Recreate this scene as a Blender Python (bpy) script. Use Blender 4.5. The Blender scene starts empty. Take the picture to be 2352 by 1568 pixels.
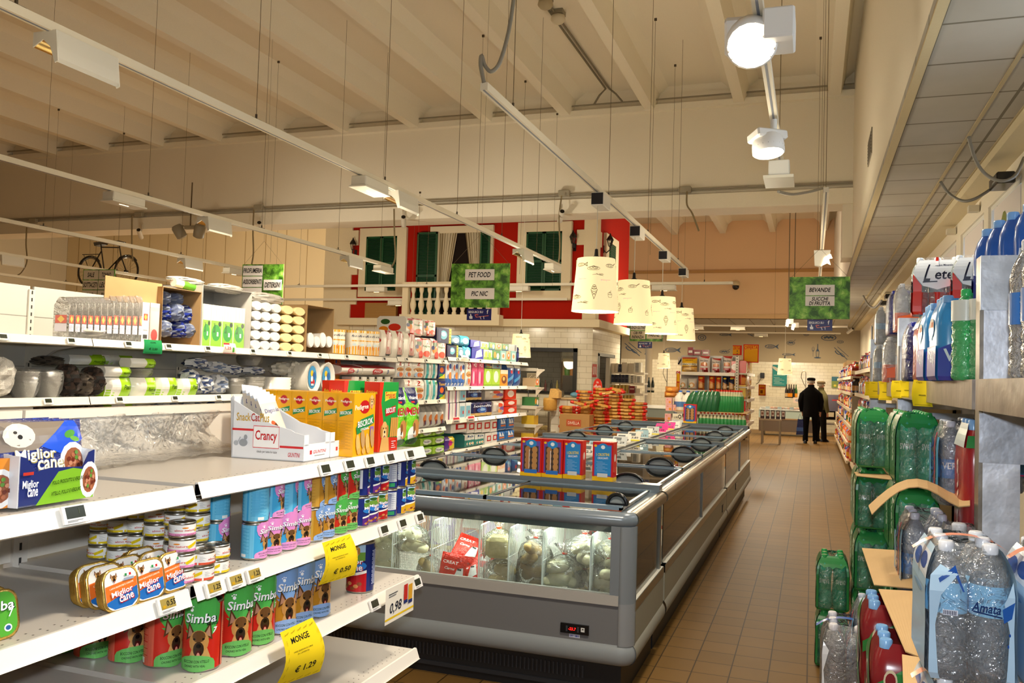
import bpy, math, random
from mathutils import Vector, Matrix
from mathutils.geometry import tessellate_polygon
R = math.radians
rnd = random.Random(7)
SC = bpy.context.scene
COLL = SC.collection
# ------------------------------------------------ camera
CX, CY, F = 1176.0, 784.0, 1945.0
YAW, PIT, ROL = 0.341269812, 0.0393252801, 0.0302246651
CAMP = Vector((0, 0, 1.6))
_f = Vector((-math.sin(YAW)*math.cos(PIT), math.cos(YAW)*math.cos(PIT), math.sin(PIT)))
_r = Vector((math.cos(YAW), math.sin(YAW), 0)); _u = _r.cross(_f)
_A = _r*math.cos(ROL)+_u*math.sin(ROL); _B = -_r*math.sin(ROL)+_u*math.cos(ROL)
cam = bpy.data.objects.new('camera', bpy.data.cameras.new('camera')); COLL.objects.link(cam)
cam.data.sensor_width = 36; cam.data.lens = F/2352*36; cam.data.clip_start = .02; cam.data.clip_end = 200
mw = Matrix((_A, _B, -_f)).transposed().to_4x4(); mw.translation = CAMP; cam.matrix_world = mw
SC.camera = cam
def at(x, y, X=None, Y=None, Z=None):
    'world point on a given plane seen at photo pixel x, y'
    d = _f*F+_A*(x-CX)-_B*(y-CY)
    t = (X-CAMP.x)/d.x if X is not None else (Y-CAMP.y)/d.y if Y is not None else (Z-CAMP.z)/d.z
    return CAMP+d*t
# ------------------------------------------------ world, exposure, big lights
SC.view_settings.view_transform = 'Standard'; SC.view_settings.look = 'None'
SC.view_settings.gamma = 1; SC.view_settings.use_curve_mapping = False
SC.view_settings.exposure = 0.6
try:
    SC.cycles.transparent_max_bounces = 32; SC.cycles.max_bounces = 7; SC.cycles.sample_clamp_indirect = 6
except Exception: pass
w = bpy.data.worlds.new('world'); SC.world = w; w.use_nodes = True
w.node_tree.nodes['Background'].inputs[0].default_value = (.75, .85, 1, 1)
w.node_tree.nodes['Background'].inputs[1].default_value = 1.0
WARM = (1, .88, .70)
def light(kind, loc, energy, col=WARM, size=.3, aim=None, spot=None, blend=.6, size_y=None):
    l = bpy.data.lights.new(kind.lower()+'_light', kind); l.energy = energy; l.color = col
    if kind == 'AREA':
        l.size = size
        if size_y: l.shape = 'RECTANGLE'; l.size_y = size_y
    else: l.shadow_soft_size = size
    if kind == 'SPOT': l.spot_size = R(spot or 110); l.spot_blend = blend
    o = bpy.data.objects.new(l.name, l); COLL.objects.link(o); o.location = loc
    if aim is not None: o.rotation_euler = (Vector(aim)-Vector(loc)).to_track_quat('-Z', 'Y').to_euler()
    return o
# floodlights of the suspended tracks: wide beams aimed at the shelves either side; back left ones added for brightness
for x, y, e, ax in ((-3.47, 1.6, 170, -4.6), (-3.47, 4.6, 150, -4.4), (-3.2, 6.6, 110, -2.4), (-3.47, 10.0, 130, -4.2), (-3.3, 12.3, 90, -4.0),
                    (-6.1, 4.0, 190, -7.2), (-6.1, 9.5, 190, -7.2), (-8.8, 6.5, 240, -10.2), (-8.8, 12, 220, -9.8), (-11.6, 9, 300, -12), (-11.6, 15.5, 260, -12),
                    (-.24, 2.3, 150, -1.6), (-.24, 4.6, 65, .2), (-.24, 10.2, 70, .5), (.09, 12.5, 80, .7), (.09, 17.5, 70, -.2),
                    (-3.2, 17.6, 90, -3), (-1, 17.6, 90, -1.5), (-11, 17.6, 420, -11), (-16, 16, 420, -17), (-18, 19, 300, -18)):
    light('SPOT', (x, y, 3.02), e, WARM, .12, aim=(ax, y, 1.0 if x > -5 else 1.2), spot=140, blend=.7)
for x, y, a in ((-8.2, 11.8, (-8, 15, 3.6)), (-5, 11.8, (-4.8, 15, 3.6)), (-2.6, 16.5, (-3.8, 17, 3.6)), (-13, 17, (-13, 22, 3.2))): light('SPOT', (x, y, 3.1), 150 if x < -10 else 55, WARM, .12, aim=a, spot=120)  # spots added to brighten the house front, its side and the far left wall
for x, y, e in ((-2.2, 24, 55), (.2, 25, 60), (-.4, 28, 50), (-5, 28, 60)): light('AREA', (x, y, 3.2), e, (1, .82, .55), .5, aim=(x, y, 0))
# point lights added to brighten beam, ceiling and far walls, like spill from fittings
for x, y, e in ((-3.47, 6.4, 12), (-3.47, 10.2, 18), (-6.1, 7.5, 8), (-6.1, 11, 12), (-8.8, 10.3, 12), (-11.6, 12, 16), (-.6, 5.2, 12), (-.6, 9.6, 28), (-8.8, 5, 6), (-2.5, 2.6, 6), (-1, 19.5, 110), (-12, 18, 90), (-17, 17.5, 60)): light('POINT', (x, y, 2.72), e, (1, .89, .69), .15)
# daylight through the high windows of the right wall, and the camera's own flash
for y in (1.5, 4.5): light('AREA', (1.7, y, 2.9), 26, (.75, .87, 1), 1.0, aim=(0, y, 1.5))
light('SPOT', (.02, -.02, 1.72), 95, (.86, .93, 1), .03, aim=(-.45, 2.9, 1.3), spot=105, blend=.5)

# ------------------------------------------------ colours and materials
def C(h, k=1.0):
    if not isinstance(h, str): return h
    h = h.lstrip('#'); h = ''.join(c*2 for c in h) if len(h) == 3 else h; v = [int(h[i:i+2], 16)/255 for i in (0, 2, 4)]
    return tuple(((c/12.92) if c <= .04045 else ((c+.055)/1.055)**2.4)*k for c in v)
MATS = {}
def mk(name, fn):
    m = bpy.data.materials.new(name); m.use_nodes = True; nt = m.node_tree
    b = nt.nodes['Principled BSDF']; a = nt.nodes.new('ShaderNodeAttribute'); a.attribute_name = 'Col'
    nt.links.new(a.outputs[0], b.inputs['Base Color']); fn(m, nt, b, a); MATS[name] = m; return m
def N(nt, t, **k):
    n = nt.nodes.new(t)
    for a, v in k.items():
        if a in n.inputs: n.inputs[a].default_value = v
        else: setattr(n, a, v)
    return n
def pbr(rough, metal=0, spec=.5, bump=0, scale=40, vary=0, coat=0):
    def f(m, nt, b, a):
        b.inputs['Roughness'].default_value = rough; b.inputs['Metallic'].default_value = metal
        b.inputs['Specular IOR Level'].default_value = spec; b.inputs['Coat Weight'].default_value = coat
        if bump or vary:
            tc = N(nt, 'ShaderNodeTexCoord'); no = N(nt, 'ShaderNodeTexNoise', Scale=scale, Detail=4.0)
            nt.links.new(tc.outputs['Object'], no.inputs['Vector'])
            if bump:
                bp = N(nt, 'ShaderNodeBump', Strength=bump, Distance=.01)
                nt.links.new(no.outputs[0], bp.inputs['Height']); nt.links.new(bp.outputs[0], b.inputs['Normal'])
            if vary:
                mr = N(nt, 'ShaderNodeMapRange'); mr.inputs[3].default_value = 1-vary; mr.inputs[4].default_value = 1+vary
                mx = N(nt, 'ShaderNodeVectorMath', operation='SCALE')
                nt.links.new(no.outputs[0], mr.inputs[0]); nt.links.new(a.outputs[0], mx.inputs[0]); nt.links.new(mr.outputs[0], mx.inputs['Scale'])
                nt.links.new(mx.outputs[0], b.inputs['Base Color'])
    return f
mk('paint', pbr(.5)); mk('matte', pbr(.85, spec=.2)); mk('gloss', pbr(.22)); mk('metal', pbr(.3, 1)); mk('chrome', pbr(.12, 1))
mk('wall', pbr(.9, spec=.15, bump=.05, scale=60, vary=.04)); mk('card', pbr(.85, spec=.15, vary=.08, scale=8))
mk('galv', pbr(.34, .6, bump=.3, scale=11, vary=.5)); mk('crinkle', pbr(.15, bump=.9, scale=55, vary=.1)); mk('bread', pbr(.75, bump=.3, scale=30, vary=.2))
mk('cloth', pbr(.95, spec=.1, bump=.2, scale=90)); mk('shelf', pbr(.28, bump=.01)); mk('foil', pbr(.22, .85, bump=.25, scale=40))
def emi(strength):
    def f(m, nt, b, a):
        b.inputs['Emission Strength'].default_value = strength; nt.links.new(a.outputs[0], b.inputs['Emission Color'])
    return f
mk('lamp', emi(9)); mk('glow', emi(1.0)); mk('screen', emi(1.6)); mk('day', emi(2.2))
def film(alpha, rough, bump, scale, haze=.06, tint=False):
    def f(m, nt, b, a):
        out = nt.nodes['Material Output']
        tr = N(nt, 'ShaderNodeBsdfTransparent'); gl = N(nt, 'ShaderNodeBsdfGlossy', Roughness=rough)
        di = N(nt, 'ShaderNodeBsdfDiffuse')
        nt.links.new(a.outputs[0], di.inputs[0])
        if tint: nt.links.new(a.outputs[0], tr.inputs[0]); nt.links.new(a.outputs[0], gl.inputs[0]) if tint == 2 else None
        fr = N(nt, 'ShaderNodeFresnel', IOR=1.45)
        if bump:
            tc = N(nt, 'ShaderNodeTexCoord'); no = N(nt, 'ShaderNodeTexNoise', Scale=scale, Detail=3.0, Distortion=1.5)
            bp = N(nt, 'ShaderNodeBump', Strength=bump, Distance=.02)
            nt.links.new(tc.outputs['Object'], no.inputs['Vector']); nt.links.new(no.outputs[0], bp.inputs['Height'])
            for n in (gl, di, fr): nt.links.new(bp.outputs[0], n.inputs['Normal'])
        ad = N(nt, 'ShaderNodeMath', operation='ADD'); ad.inputs[1].default_value = alpha; ad.use_clamp = True
        nt.links.new(fr.outputs[0], ad.inputs[0])
        m1 = N(nt, 'ShaderNodeMixShader'); m2 = N(nt, 'ShaderNodeMixShader', Fac=haze)
        nt.links.new(tr.outputs[0], m2.inputs[1]); nt.links.new(di.outputs[0], m2.inputs[2])
        nt.links.new(ad.outputs[0], m1.inputs[0]); nt.links.new(m2.outputs[0], m1.inputs[1]); nt.links.new(gl.outputs[0], m1.inputs[2])
        nt.links.new(m1.outputs[0], out.inputs[0])
    return f
mk('glass', film(.02, .02, 0, 1, .02)); mk('film', film(.06, .12, 1.0, 22, .12)); mk('pet', film(.2, .05, .8, 35, .2))
mk('petc', film(.10, .10, .6, 30, .42, 1)); mk('filmc', film(.05, .1, .8, 18, .38, 1)); mk('bag', film(.06, .12, 1.0, 28, .12))
def texmat(name, build, rough=.5, spec=.5, bump=0):
    m = bpy.data.materials.new(name); m.use_nodes = True; nt = m.node_tree; b = nt.nodes['Principled BSDF']
    b.inputs['Roughness'].default_value = rough; b.inputs['Specular IOR Level'].default_value = spec
    tc = N(nt, 'ShaderNodeTexCoord'); o = build(nt, tc.outputs['Object'])
    nt.links.new(o[0], b.inputs['Base Color'])
    if bump and len(o) > 1:
        bp = N(nt, 'ShaderNodeBump', Strength=bump, Distance=.01); nt.links.new(o[1], bp.inputs['Height']); nt.links.new(bp.outputs[0], b.inputs['Normal'])
    MATS[name] = m
def brick(c1, c2, mortar, bw, bh, ms, axes='xy', off=.5):
    def f(nt, vec):
        sp = N(nt, 'ShaderNodeSeparateXYZ'); cb = N(nt, 'ShaderNodeCombineXYZ'); nt.links.new(vec, sp.inputs[0])
        for i, a in enumerate(axes): nt.links.new(sp.outputs['xyz'.index(a)], cb.inputs[i])
        br = N(nt, 'ShaderNodeTexBrick', Scale=1.0); br.offset = off
        br.inputs['Color1'].default_value = (*C(c1), 1); br.inputs['Color2'].default_value = (*C(c2), 1); br.inputs['Mortar'].default_value = (*C(mortar), 1)
        br.inputs['Mortar Size'].default_value = ms; br.inputs['Brick Width'].default_value = bw; br.inputs['Row Height'].default_value = bh
        br.inputs['Mortar Smooth'].default_value = .1
        nt.links.new(cb.outputs[0], br.inputs['Vector'])
        no = N(nt, 'ShaderNodeTexNoise', Scale=2.5, Detail=5.0); nt.links.new(vec, no.inputs['Vector'])
        mr = N(nt, 'ShaderNodeMapRange'); mr.inputs[3].default_value = .86; mr.inputs[4].default_value = 1.12; nt.links.new(no.outputs[0], mr.inputs[0])
        mx = N(nt, 'ShaderNodeVectorMath', operation='SCALE'); nt.links.new(br.outputs[0], mx.inputs[0]); nt.links.new(mr.outputs[0], mx.inputs['Scale'])
        return mx.outputs[0], br.outputs[1]
    return f
texmat('floor_tile', brick('#7f5e30', '#77582c', '#3d2c16', .2, .2, .0035, off=0), .5, .2)
texmat('subway_x', brick('#efe6cf', '#e8dfc6', '#b4a482', .25, .105, .003, 'xz'), .12, .6)
texmat('subway_y', brick('#efe6cf', '#e8dfc6', '#b4a482', .25, .105, .003, 'yz'), .12, .6)
texmat('ceiling_tile', brick('#b3ac9f', '#afa89a', '#7a7364', .6, .6, .011, off=0), .9, .1)
texmat('square_tile', brick('#ede5d2', '#e9e0cc', '#c4b89a', .15, .15, .006, 'xz', 0), .2, .5)
def grass(nt, vec):
    n1 = N(nt, 'ShaderNodeTexNoise', Scale=14.0, Detail=8.0, Distortion=1.2); n1.inputs['Roughness'].default_value = .7
    vo = N(nt, 'ShaderNodeTexVoronoi', Scale=11.0); nt.links.new(vec, n1.inputs['Vector']); nt.links.new(vec, vo.inputs['Vector'])
    ad = N(nt, 'ShaderNodeMath', operation='MULTIPLY_ADD'); nt.links.new(vo.outputs[0], ad.inputs[0]); ad.inputs[1].default_value = -.45; nt.links.new(n1.outputs[0], ad.inputs[2])
    cr = N(nt, 'ShaderNodeValToRGB'); e = cr.color_ramp.elements
    e[0].position = .12; e[0].color = (*C('#2f5c14'), 1); e[1].position = .6; e[1].color = (*C('#c6e878'), 1)
    x = cr.color_ramp.elements.new(.36); x.color = (*C('#74b43a'), 1)
    nt.links.new(ad.outputs[0], cr.inputs[0]); return (cr.outputs[0],)
texmat('grass', grass, .4)
def wicker(nt, vec):
    wv = N(nt, 'ShaderNodeTexWave', Scale=22.0, Distortion=1.0); wv.bands_direction = 'Z'; nt.links.new(vec, wv.inputs['Vector'])
    cr = N(nt, 'ShaderNodeValToRGB'); cr.color_ramp.elements[0].color = (*C('#6e4a1c'), 1); cr.color_ramp.elements[1].color = (*C('#c49550'), 1)
    nt.links.new(wv.outputs[0], cr.inputs[0]); return (cr.outputs[0],)
texmat('wicker', wicker, .8)

# ------------------------------------------------ geometry helpers
class M:
    'collects coloured faces and links them as ONE mesh object'
    def __init__(s, mat='paint'): s.v = []; s.f = []; s.c = []; s.m = []; s.sm = []; s.mats = []; s.cur = mat; s.T = Matrix()
    def mi(s, n):
        n = n or s.cur
        if n not in s.mats: s.mats.append(n)
        return s.mats.index(n)
    def add(s, vs, fs, col, mat=None, smooth=False):
        b = len(s.v); k = s.mi(mat); T = s.T
        s.v += [T@Vector(p) for p in vs]
        for i, f in enumerate(fs):
            s.f.append([b+j for j in f]); s.c.append(C(col[i]) if isinstance(col, list) else C(col)); s.m.append(k); s.sm.append(smooth)
        return s
    def box(s, x0, x1, y0, y1, z0, z1, col, mat=None, bv=0):
        if bv:
            b = min(bv, (x1-x0)/2.01, (y1-y0)/2.01, (z1-z0)/2.01)
            L = [(z0, b), (z0+b, 0), (z1-b, 0), (z1, b)]; vs = []
            for z, i in L:
                X0, X1, Y0, Y1 = x0+i, x1-i, y0+i, y1-i; c = b if i == 0 else b*.3
                vs += [(X0+c, Y0, z), (X1-c, Y0, z), (X1, Y0+c, z), (X1, Y1-c, z), (X1-c, Y1, z), (X0+c, Y1, z), (X0, Y1-c, z), (X0, Y0+c, z)]
            fs = [list(range(7, -1, -1)), list(range(24, 32))]
            for k in range(3): fs += [[k*8+i, k*8+(i+1) % 8, k*8+8+(i+1) % 8, k*8+8+i] for i in range(8)]
            return s.add(vs, fs, col, mat)
        return s.add([(x0, y0, z0), (x1, y0, z0), (x1, y1, z0), (x0, y1, z0), (x0, y0, z1), (x1, y0, z1), (x1, y1, z1), (x0, y1, z1)],
                     [(3, 2, 1, 0), (4, 5, 6, 7), (0, 1, 5, 4), (1, 2, 6, 5), (2, 3, 7, 6), (3, 0, 4, 7)], col, mat)
    def prism(s, pts, d0, d1, col, mat=None, axis='y', smooth=False):
        'extrude a 2D outline (x,z) along y, (y,z) along x or (x,y) along z'
        g = {'y': lambda p, d: (p[0], d, p[1]), 'x': lambda p, d: (d, p[0], p[1]), 'z': lambda p, d: (p[0], p[1], d)}[axis]
        n = len(pts); vs = [g(p, d0) for p in pts]+[g(p, d1) for p in pts]
        fs = [[i, (i+1) % n, n+(i+1) % n, n+i] for i in range(n)]
        tr = tessellate_polygon([[Vector((p[0], p[1], 0)) for p in pts]])
        s.add(vs, fs, col, mat, smooth); return s.add(vs, [list(t) for t in tr]+[[n+i for i in reversed(t)] for t in tr], col, mat)
    def rings(s, rs, col, mat=None, smooth=True, caps=True, closed=True):
        'loft through equal-length rings'
        n = len(rs[0]); vs = [p for r in rs for p in r]; fs = []; cl = []
        for k in range(len(rs)-1):
            for i in range(n if closed else n-1):
                fs.append([k*n+i, k*n+(i+1) % n, (k+1)*n+(i+1) % n, (k+1)*n+i]); cl.append(col[k] if isinstance(col, list) else col)
        s.add(vs, fs, cl, mat, smooth)
        if caps:
            s.add(rs[0], [list(range(n-1, -1, -1))], cl[0], mat); s.add(rs[-1], [list(range(n))], cl[-1], mat)
        return s
    def lathe(s, prof, col, n=16, mat=None, c=(0, 0, 0), smooth=True, caps=True):
        return s.rings([[(c[0]+r*math.cos(6.28318*i/n), c[1]+r*math.sin(6.28318*i/n), c[2]+z) for i in range(n)] for r, z in prof], col, mat, smooth, caps)
    def tube(s, pts, r, col, n=6, mat=None, caps=True):
        pts = [Vector(p) for p in pts]; rs = []; up = None
        for i, p in enumerate(pts):
            t = (pts[min(i+1, len(pts)-1)]-pts[max(i-1, 0)]).normalized()
            a = t.cross(Vector((0, 0, 1))) if up is None else up-t*up.dot(t)
            if a.length < 1e-3: a = t.cross(Vector((1, 0, 0)))
            a.normalize(); up = a; b = t.cross(a); q = r[i] if isinstance(r, (list, tuple)) else r
            rs.append([p+a*q*math.cos(6.28318*k/n)+b*q*math.sin(6.28318*k/n) for k in range(n)])
        return s.rings(rs, col, mat, True, caps)
    def bar(s, p0, p1, w, h, col, mat=None):
        p0, p1 = Vector(p0), Vector(p1); t = (p1-p0).normalized(); a = t.cross(Vector((0, 0, 1)))
        if a.length < 1e-3: a = Vector((1, 0, 0))
        a.normalize(); b = a.cross(t)
        return s.rings([[p+a*i*w/2+b*j*h/2 for i, j in ((-1, -1), (1, -1), (1, 1), (-1, 1))] for p in (p0, p1)], col, mat, False)
    def ball(s, c, r, col, mat=None, n=12, m=8):
        rx, ry, rz = r if isinstance(r, tuple) else (r, r, r)
        return s.rings([[(c[0]+rx*math.sin(math.pi*k/m)*math.cos(6.28318*i/n), c[1]+ry*math.sin(math.pi*k/m)*math.sin(6.28318*i/n), c[2]-rz*math.cos(math.pi*k/m)) for i in range(n)] for k in [.08]+list(range(1, m))+[m-.08]], col, mat)
    def mesh(s, name):
        me = bpy.data.meshes.new(name); me.from_pydata([tuple(p) for p in s.v], [], s.f)
        at_ = me.color_attributes.new('Col', 'FLOAT_COLOR', 'CORNER'); buf = []
        for f, c in zip(s.f, s.c): buf += [c[0], c[1], c[2], 1.0]*len(f)
        at_.data.foreach_set('color', buf); me.polygons.foreach_set('material_index', s.m); me.polygons.foreach_set('use_smooth', s.sm)
        for n in s.mats: me.materials.append(MATS[n])
        me.update(); return me
    def build(s, name, parent=None, loc=None, rz=0):
        o = bpy.data.objects.new(name, s.mesh(name)); COLL.objects.link(o)
        if parent: o.parent = parent
        if loc is not None: o.location = loc
        if rz: o.rotation_euler = (0, 0, rz)
        return o
def tag(o, label=None, cat=None, group=None, kind=None):
    for k, v in (('label', label), ('category', cat), ('group', group), ('kind', kind)):
        if v: o[k] = v
    return o
def empty(name, label, cat, loc=(0, 0, 0), rz=0, group=None):
    o = bpy.data.objects.new(name, None); COLL.objects.link(o); o.location = loc; o.rotation_euler = (0, 0, rz); o.empty_display_size = .1
    return tag(o, label, cat, group)
def struct(o): o['kind'] = 'structure'; return o
def inst(proto, loc, rz, label, cat, group=None, rot=None, sc=None):
    'copy of a prototype: (name, mesh) or (name, [(part, mesh, [(subpart, mesh)..], offset)..])'
    name, body = proto
    if isinstance(body, bpy.types.Mesh):
        o = bpy.data.objects.new(name, body); COLL.objects.link(o)
    else:
        o = bpy.data.objects.new(name, None); COLL.objects.link(o); o.empty_display_size = .05
        for pn, pm, subs, off in body:
            p = bpy.data.objects.new(pn, pm); COLL.objects.link(p); p.parent = o; p.location = off
            for sn, sm_ in subs:
                q = bpy.data.objects.new(sn, sm_); COLL.objects.link(q); q.parent = p
    o.location = loc; o.rotation_euler = rot or (0, 0, rz)
    if sc: o.scale = sc if isinstance(sc, tuple) else (sc, sc, sc)
    return tag(o, label, cat, group)
# ------------------------------------------------ flat artwork (print on packs, cans, signs)
_txt = {}
def text_tris(t):
    if t in _txt: return _txt[t]
    cu = bpy.data.curves.new('t', 'FONT'); cu.body = t; cu.resolution_u = 2; cu.offset = .018; ob = bpy.data.objects.new('t', cu); COLL.objects.link(ob)
    me = ob.to_mesh(); me.calc_loop_triangles(); vs = [v.co.xy for v in me.vertices]
    tris = [[tuple(vs[i]) for i in tr.vertices] for tr in me.loop_triangles]
    ob.to_mesh_clear(); bpy.data.objects.remove(ob); bpy.data.curves.remove(cu)
    if not tris: _txt[t] = ([], 1, 1); return _txt[t]
    xs = [p[0] for q in tris for p in q]; ys = [p[1] for q in tris for p in q]; x0, y0 = min(xs), min(ys); h = max(ys)-y0
    tris = [[((p[0]-x0)/h, (p[1]-y0)/h) for p in q] for q in tris]
    _txt[t] = (tris, (max(xs)-x0)/h, h); return _txt[t]
def cut(poly, ax, step):
    if not step: return [poly]
    lo = min(p[ax] for p in poly); hi = max(p[ax] for p in poly); out = []
    k = math.floor(lo/step+1e-7)
    while k*step < hi-1e-9:
        a, b = k*step, (k+1)*step; q = poly
        if lo < a-1e-9 or hi > b+1e-9:
            for lim, sg in ((a, 1), (b, -1)):
                r = []
                for i in range(len(q)):
                    p0, p1 = q[i-1], q[i]; d0, d1 = (p0[ax]-lim)*sg, (p1[ax]-lim)*sg
                    if (d0 < 0) != (d1 < 0):
                        t = d0/(d0-d1); r.append((p0[0]+(p1[0]-p0[0])*t, p0[1]+(p1[1]-p0[1])*t))
                    if d1 >= 0: r.append(p1)
                q = r
                if len(q) < 3: break
        if len(q) >= 3: out.append(q)
        k += 1
    return out
def ell(cx, cy, rx, ry, n=14, rot=0):
    c, s_ = math.cos(rot), math.sin(rot); o = []
    for i in range(n):
        a = 6.28318*i/n; x, y = rx*math.cos(a), ry*math.sin(a); o.append((cx+x*c-y*s_, cy+x*s_+y*c))
    return o
def art(m, shapes, mp, W=1, H=1, sx=0, sy=0, off=.0003, mat='gloss', base=1):
    'shapes in 0..1 coordinates, mapped by mp(u, v, height) to 3D'
    for k, s in enumerate(shapes):
        t = s[0]; polys = []; col = s[-1]
        if t == 'r': polys = [[(s[1], s[2]), (s[3], s[2]), (s[3], s[4]), (s[1], s[4])]]
        elif t == 'e': polys = [ell(s[1], s[2], s[3], s[4], rot=0 if len(s) < 7 else s[5])]
        elif t == 'p':
            pts = s[1]; polys = [[pts[i] for i in tr] for tr in tessellate_polygon([[Vector((p[0], p[1], 0)) for p in pts]])]
        elif t == 'l':
            (x0, y0), (x1, y1), w_ = s[1], s[2], s[3]; dx, dy = (x1-x0)*W, (y1-y0)*H; L = math.hypot(dx, dy) or 1; nx, ny = -dy/L*w_*H/2/W, dx/L*w_/2
            polys = [[(x0-nx, y0-ny), (x1-nx, y1-ny), (x1+nx, y1+ny), (x0+nx, y0+ny)]]
        elif t == 't':
            # ('t', text, cx, cy, height, [width, shear, rotation], colour)
            tr, wd, _ = text_tris(s[1]); h = s[4]; o = list(s[5:-1])+[None, 0, 0][len(s[5:-1]):]
            if not tr: continue
            hw = o[0]/wd if o[0] else h*H/W; c, sn = math.cos(o[2] or 0), math.sin(o[2] or 0)
            for q in tr:
                pp = []
                for x, y in q:
                    X = (x-wd/2+(y-.5)*(o[1] or 0))*hw; Y = (y-.5)*h
                    X, Y = X*c-Y*sn*H/W, X*sn*W/H+Y*c; pp.append((s[2]+X, s[3]+Y))
                polys.append(pp)
        z = off*(base+k*min(1, 14/len(shapes)))
        for p in polys:
            for a in cut(p, 0, sx):
                for b in cut(a, 1, sy): m.add([mp(u, v, z) for u, v in b], [list(range(len(b)))], col, mat)
def flat(o, ux, uz, W, H):
    'map for a flat rectangle: origin o, unit directions ux, uz; height goes along their normal'
    o, ux, uz = Vector(o), Vector(ux).normalized(), Vector(uz).normalized(); n = ux.cross(uz)
    return lambda u, v, z: o+ux*(u*W)+uz*(v*H)+n*z
def canmap(r, z0, H, n=24):
    'map round a cylinder of n facets: u=.5 faces -Y'
    def f(u, v, z):
        k = math.floor(u*n+1e-6); t = u*n-k; a, b = 6.28318*(k/n-.5), 6.28318*((k+1)/n-.5); R_ = r+z
        return (R_*(math.sin(a)*(1-t)+math.sin(b)*t), -R_*(math.cos(a)*(1-t)+math.cos(b)*t), z0+v*H)
    return f
ORD = ['', 'first', 'second', 'third', 'fourth', 'fifth', 'sixth', 'seventh', 'eighth', 'ninth', 'tenth', 'eleventh', 'twelfth', 'thirteenth', 'fourteenth', 'fifteenth', 'sixteenth', 'seventeenth', 'eighteenth', 'nineteenth', 'twentieth']
def od(i, n=None):
    i += 1
    if n and n == 1: return 'only'
    if n and i == n: return 'last'
    if i <= 20: return ORD[i]
    return ('twenty-' if i < 30 else 'thirty-')+(ORD[i % 10] if i % 10 else 'tenth')
# ================================================ the setting
CRM, CRM2 = '#ece3cf', '#f0e8d4'
m = M('floor_tile'); m.box(-24, 1.48, -4, 30, -.1, 0, '#fff', 'floor_tile'); struct(m.build('floor'))
m = M('wall'); m.box(-24, .546, -4, 26, 6.42, 6.6, CRM); struct(m.build('ceiling'))
X0 = .27; k = 0
while X0 > -23:
    k += 1; m = M('wall')
    for y0, y1 in ((-4, 13.8), (14.35, 25.9)):
        m.prism([(X0-.08, 6.03), (X0+.08, 6.03), (X0+.15, 6.30), (X0+.3, 6.43), (X0-.3, 6.43), (X0-.15, 6.30)], y0, y1, CRM2)
    struct(m.build('trim_%d' % k)); X0 -= 1.43
m = M('wall'); m.prism([(13.8, 4.36), (14.35, 4.36), (14.35, 6.42), (13.8, 6.42), (13.8, 6.2), (13.8, 4.62)], -24, .546, CRM, axis='x')
m.box(-24, .546, 13.68, 13.8, 6.0, 6.1, CRM2); m.box(-24, .546, 13.74, 13.8, 4.36, 4.6, CRM2); struct(m.build('trim_30'))
# low suspended ceiling on the right and over the back of the shop, with its fascia
m = M('ceiling_tile'); m.box(.546, 1.6, -4, 26, 3.48, 3.54, '#fff', 'ceiling_tile'); m.box(-10, 1.6, 26, 30, 3.48, 3.54, '#fff', 'ceiling_tile')
m.box(.546, .60, -4, 26, 3.462, 3.484, '#c9b892', 'wall')
for x in (1.07, 1.30): m.box(x-.012, x+.012, -4, 30, 3.470, 3.481, '#b5a684', 'wall')
m.box(1.30, 1.48, -4, 30, 3.40, 3.475, '#d9cba8', 'wall'); struct(m.build('ceiling_low'))
m = M('wall'); m.box(.546, .70, -4, 26, 3.54, 6.6, CRM); m.box(.40, .546, 13.8, 14.35, 3.54, 4.4, CRM); struct(m.build('wall_right_upper'))
# right wall with high windows
WIN = [(1.0, 2.3), (2.55, 3.85), (4.1, 5.5), (5.75, 7.05), (7.3, 8.6), (8.8, 10.1), (10.4, 11.9), (12.9, 14.2), (14.5, 15.8), (16.2, 17.5), (20.5, 21.4), (21.8, 22.6), (24, 25)]
m = M('wall'); m.box(1.48, 1.62, -4, 30, 0, 2.2, CRM); m.box(1.48, 1.62, -4, 30, 3.24, 3.6, CRM); y = -4
for a, b in WIN+[(30, 30)]: m.box(1.48, 1.62, y, a, 2.2, 3.24, CRM); y = b
struct(m.build('wall_right'))
for i, (a, b) in enumerate(WIN):
    m = M('paint'); W_ = '#e9e6dc'
    for z0, z1 in ((2.2, 2.24), (3.2, 3.24)): m.box(1.50, 1.56, a, b, z0, z1, W_)
    for y in (a, b-.04): m.box(1.50, 1.56, y, y+.04, 2.24, 3.2, W_)
    m.box(1.50, 1.53, b-.30, b-.27, 2.24, 3.2, '#1c1f22')
    o = struct(m.build('window_%d' % (i+1)))
    g = M('glass'); g.box(1.535, 1.54, a+.04, b-.04, 2.24, 3.2, '#dfe9ee'); g.build('pane', o)
    s_ = M('day'); s_.box(1.60, 1.61, a+.04, b-.04, 2.24, 3.2, '#8f9ea6'); s_.box(1.592, 1.60, b-.26, b-.05, 2.75, 3.15, '#cfe0ff'); s_.build('bright_outside', o)['kind'] = 'structure'
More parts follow.
